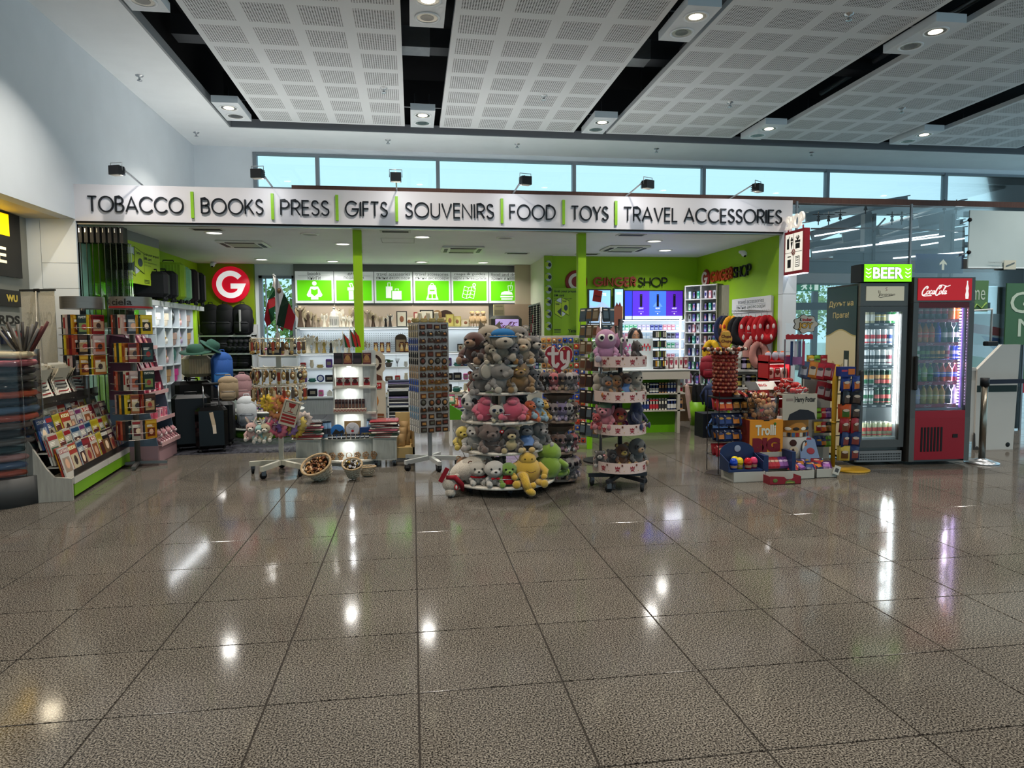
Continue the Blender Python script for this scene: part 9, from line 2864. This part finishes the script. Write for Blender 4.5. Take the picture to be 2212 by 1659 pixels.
b=MB();b.prism([(.15,.008),(wq-.06,.008),(wq-.07,.03),(.2,.042),(.16,.034)],M('#5a6a34','print'),.001,TR((0,-.002,0)));b.box(.17,wq-.08,-.003,-.002,.014,.02,M('#a8a04c','print'));b.ball((.05,-.001,.04),(.025,.002,.02),M('#5a6a34','print'),10);child(b.build('print',tr_),tr_)
b=MB();p=on(1548,1022,0);b.cyl((p.x+.02,p.y,0),.13,.006,M('#5a5048','brush',.3,.8),32)
tag(b.build('floor_disc'),'round bronze floor plate left of the blue dome display','floor plate')
# ------------------------------------------------------------------ further goods in the middle distance
xa,xb=at(1138,800,10.1).x,at(1200,800,10.1).x
t=empty('sweets_counter','white counter of colourful sweets behind the toy tower','counter',(xa,10.1,0))
w=xb-xa
b=MB();b.box(0,w,0,.5,0,.92,M('#b4b0a8','paint'));part(b,'body',t)
b=MB();b.box(-.02,w+.02,-.03,.52,.92,.95,M('#c4c0b8','paint'));part(b,'worktop',t)
for s_ in (1.08,1.2):
 b=MB();b.box(0,w,.25,.5,s_-.02,s_,M('#c4c0b8','paint'));part(b,'shelf',t)
gc=[('green','#2c6a3a','#b8c8b0'),('orange','#b8481c','#d8b888'),('pink','#b83a70','#d8a0b8'),('white','#b8b8b4','#3a5a8c'),('navy','#1e2c54','#8c98b8'),('red','#8c2024','#c8a090')]
for lv,(y,z) in enumerate(((.04,.951),(.28,1.08),(.28,1.2))):
 for i in range(7):
  k=(i*2+lv*3)%6
  inst('sc%d'%k,carton('sweet_carton',.055,.06,.1,gc[k][1],gc[k][2]),(xa+.04+i*(w-.08)/6,10.1+y,z),'%s sweet carton, %s on the %s level of the white sweets counter'%(gc[k][0],ORD[i],('front','middle','top')[lv]),'box','sweet cartons on the white counter')
xa,xb=at(838,900,10.4).x,at(886,900,10.4).x
t=shelf_unit('textile_shelf','low white shelf of folded lilac and navy textiles behind the island','shelf',xa,xb,10.35,10.75,[.2,.42,.66],.68,M('#b8bcbe','paint'))
b=MB();b.box(xa,xb,10.34,10.74,0,.1,M('#5c9c14','paint',.4));part(b,'green_plinth',t)
for lv,z in enumerate((.2,.42,.66)):
 for i in range(5):
  n_,c_=(('lilac','#8c84b0'),('navy','#1f2740'),('white','#b8b8b4'),('black striped','#232326'),('grey','#77787c'))[(i+lv)%5]
  def mk(c=c_):
   b=MB();b.rbox(-.16,.16,0,.3,0,.024,.01,M(c,'cloth',.8));return b.build('folded_towel')
  inst('tow'+n_,mk,((xa+xb)/2,10.38,z+.001+i*.026),'%s folded towel, %s from below on the %s ledge of the low shelf'%(n_,ORD[i],('lowest','middle','top')[lv]),'towel','towels on the low white shelf')
p=on(990,930,0)
t=empty('green_book_stand','low lime green slanted stand of bright booklets left of the toy tower','display stand',(at(972,900,9.0).x,9.0,0))
b=MB();b.box(0,.03,0,.35,0,.35,WHT);b.box(.27,.3,0,.35,0,.35,WHT);part(b,'leg',t)
b=MB();b.prism([(0,.35),(.32,.35),(0,.55)],M('#4c8a1c','paint',.45),.36);part(b,'green_body',t)
for i in range(6):
 k=i%6
 inst('bk6%d'%k,(lambda k=k:book_mb(.09,.14,.01,gc[k][1],gc[k][2],gc[(k+2)%6][1],k).build('booklet')),(t.location.x+.03+i*.04,9.05,.56-i*.026),'%s booklet, %s on the green slanted stand'%(gc[k][0],ORD[i]),'booklet','booklets on the green stand',rx=-.5)
# access hatch on the shop ceiling
x0,y0,x1,y1=-.02,9.85,.42,10.35
x0,x1=-.42,.05
b=MB()
for q in ((x0,x1,y0,y0+.008),(x0,x1,y1-.008,y1),(x0,x0+.008,y0,y1),(x1-.008,x1,y0,y1)):b.box(*q,2.827,2.83,M('#8c8f90','paint'))
o=b.build('trim_7');o['kind']='structure'
# loose wrapped pack and frosted panel pictogram
p0=at(2170,562,8.88);p1=at(2195,582,8.88)
t=empty('departures_pictogram','pale departure pictogram with small lettering on the frosted panel','sign',(0,0,0))
b=MB();b.box(p0.x,p1.x,8.885,8.89,p1.z,p0.z,M('#c8c4b4','print'));b.bar((p0.x+.03,8.88,(p0.z+p1.z)/2-.02),(p1.x-.03,8.88,(p0.z+p1.z)/2+.03),.004,.015,M('#5a6468','print'));part(b,'plane_symbol',t)
b=MB();put(b,'Заминаващи',p0.x-.26,p0.x-.04,p0.z-.05,p0.z-.015,8.885,M('#8c9698','print'));put(b,'departures',p0.x-.2,p0.x-.04,p1.z+.02,p1.z+.05,8.885,M('#8c9698','print'));part(b,'lettering',t)
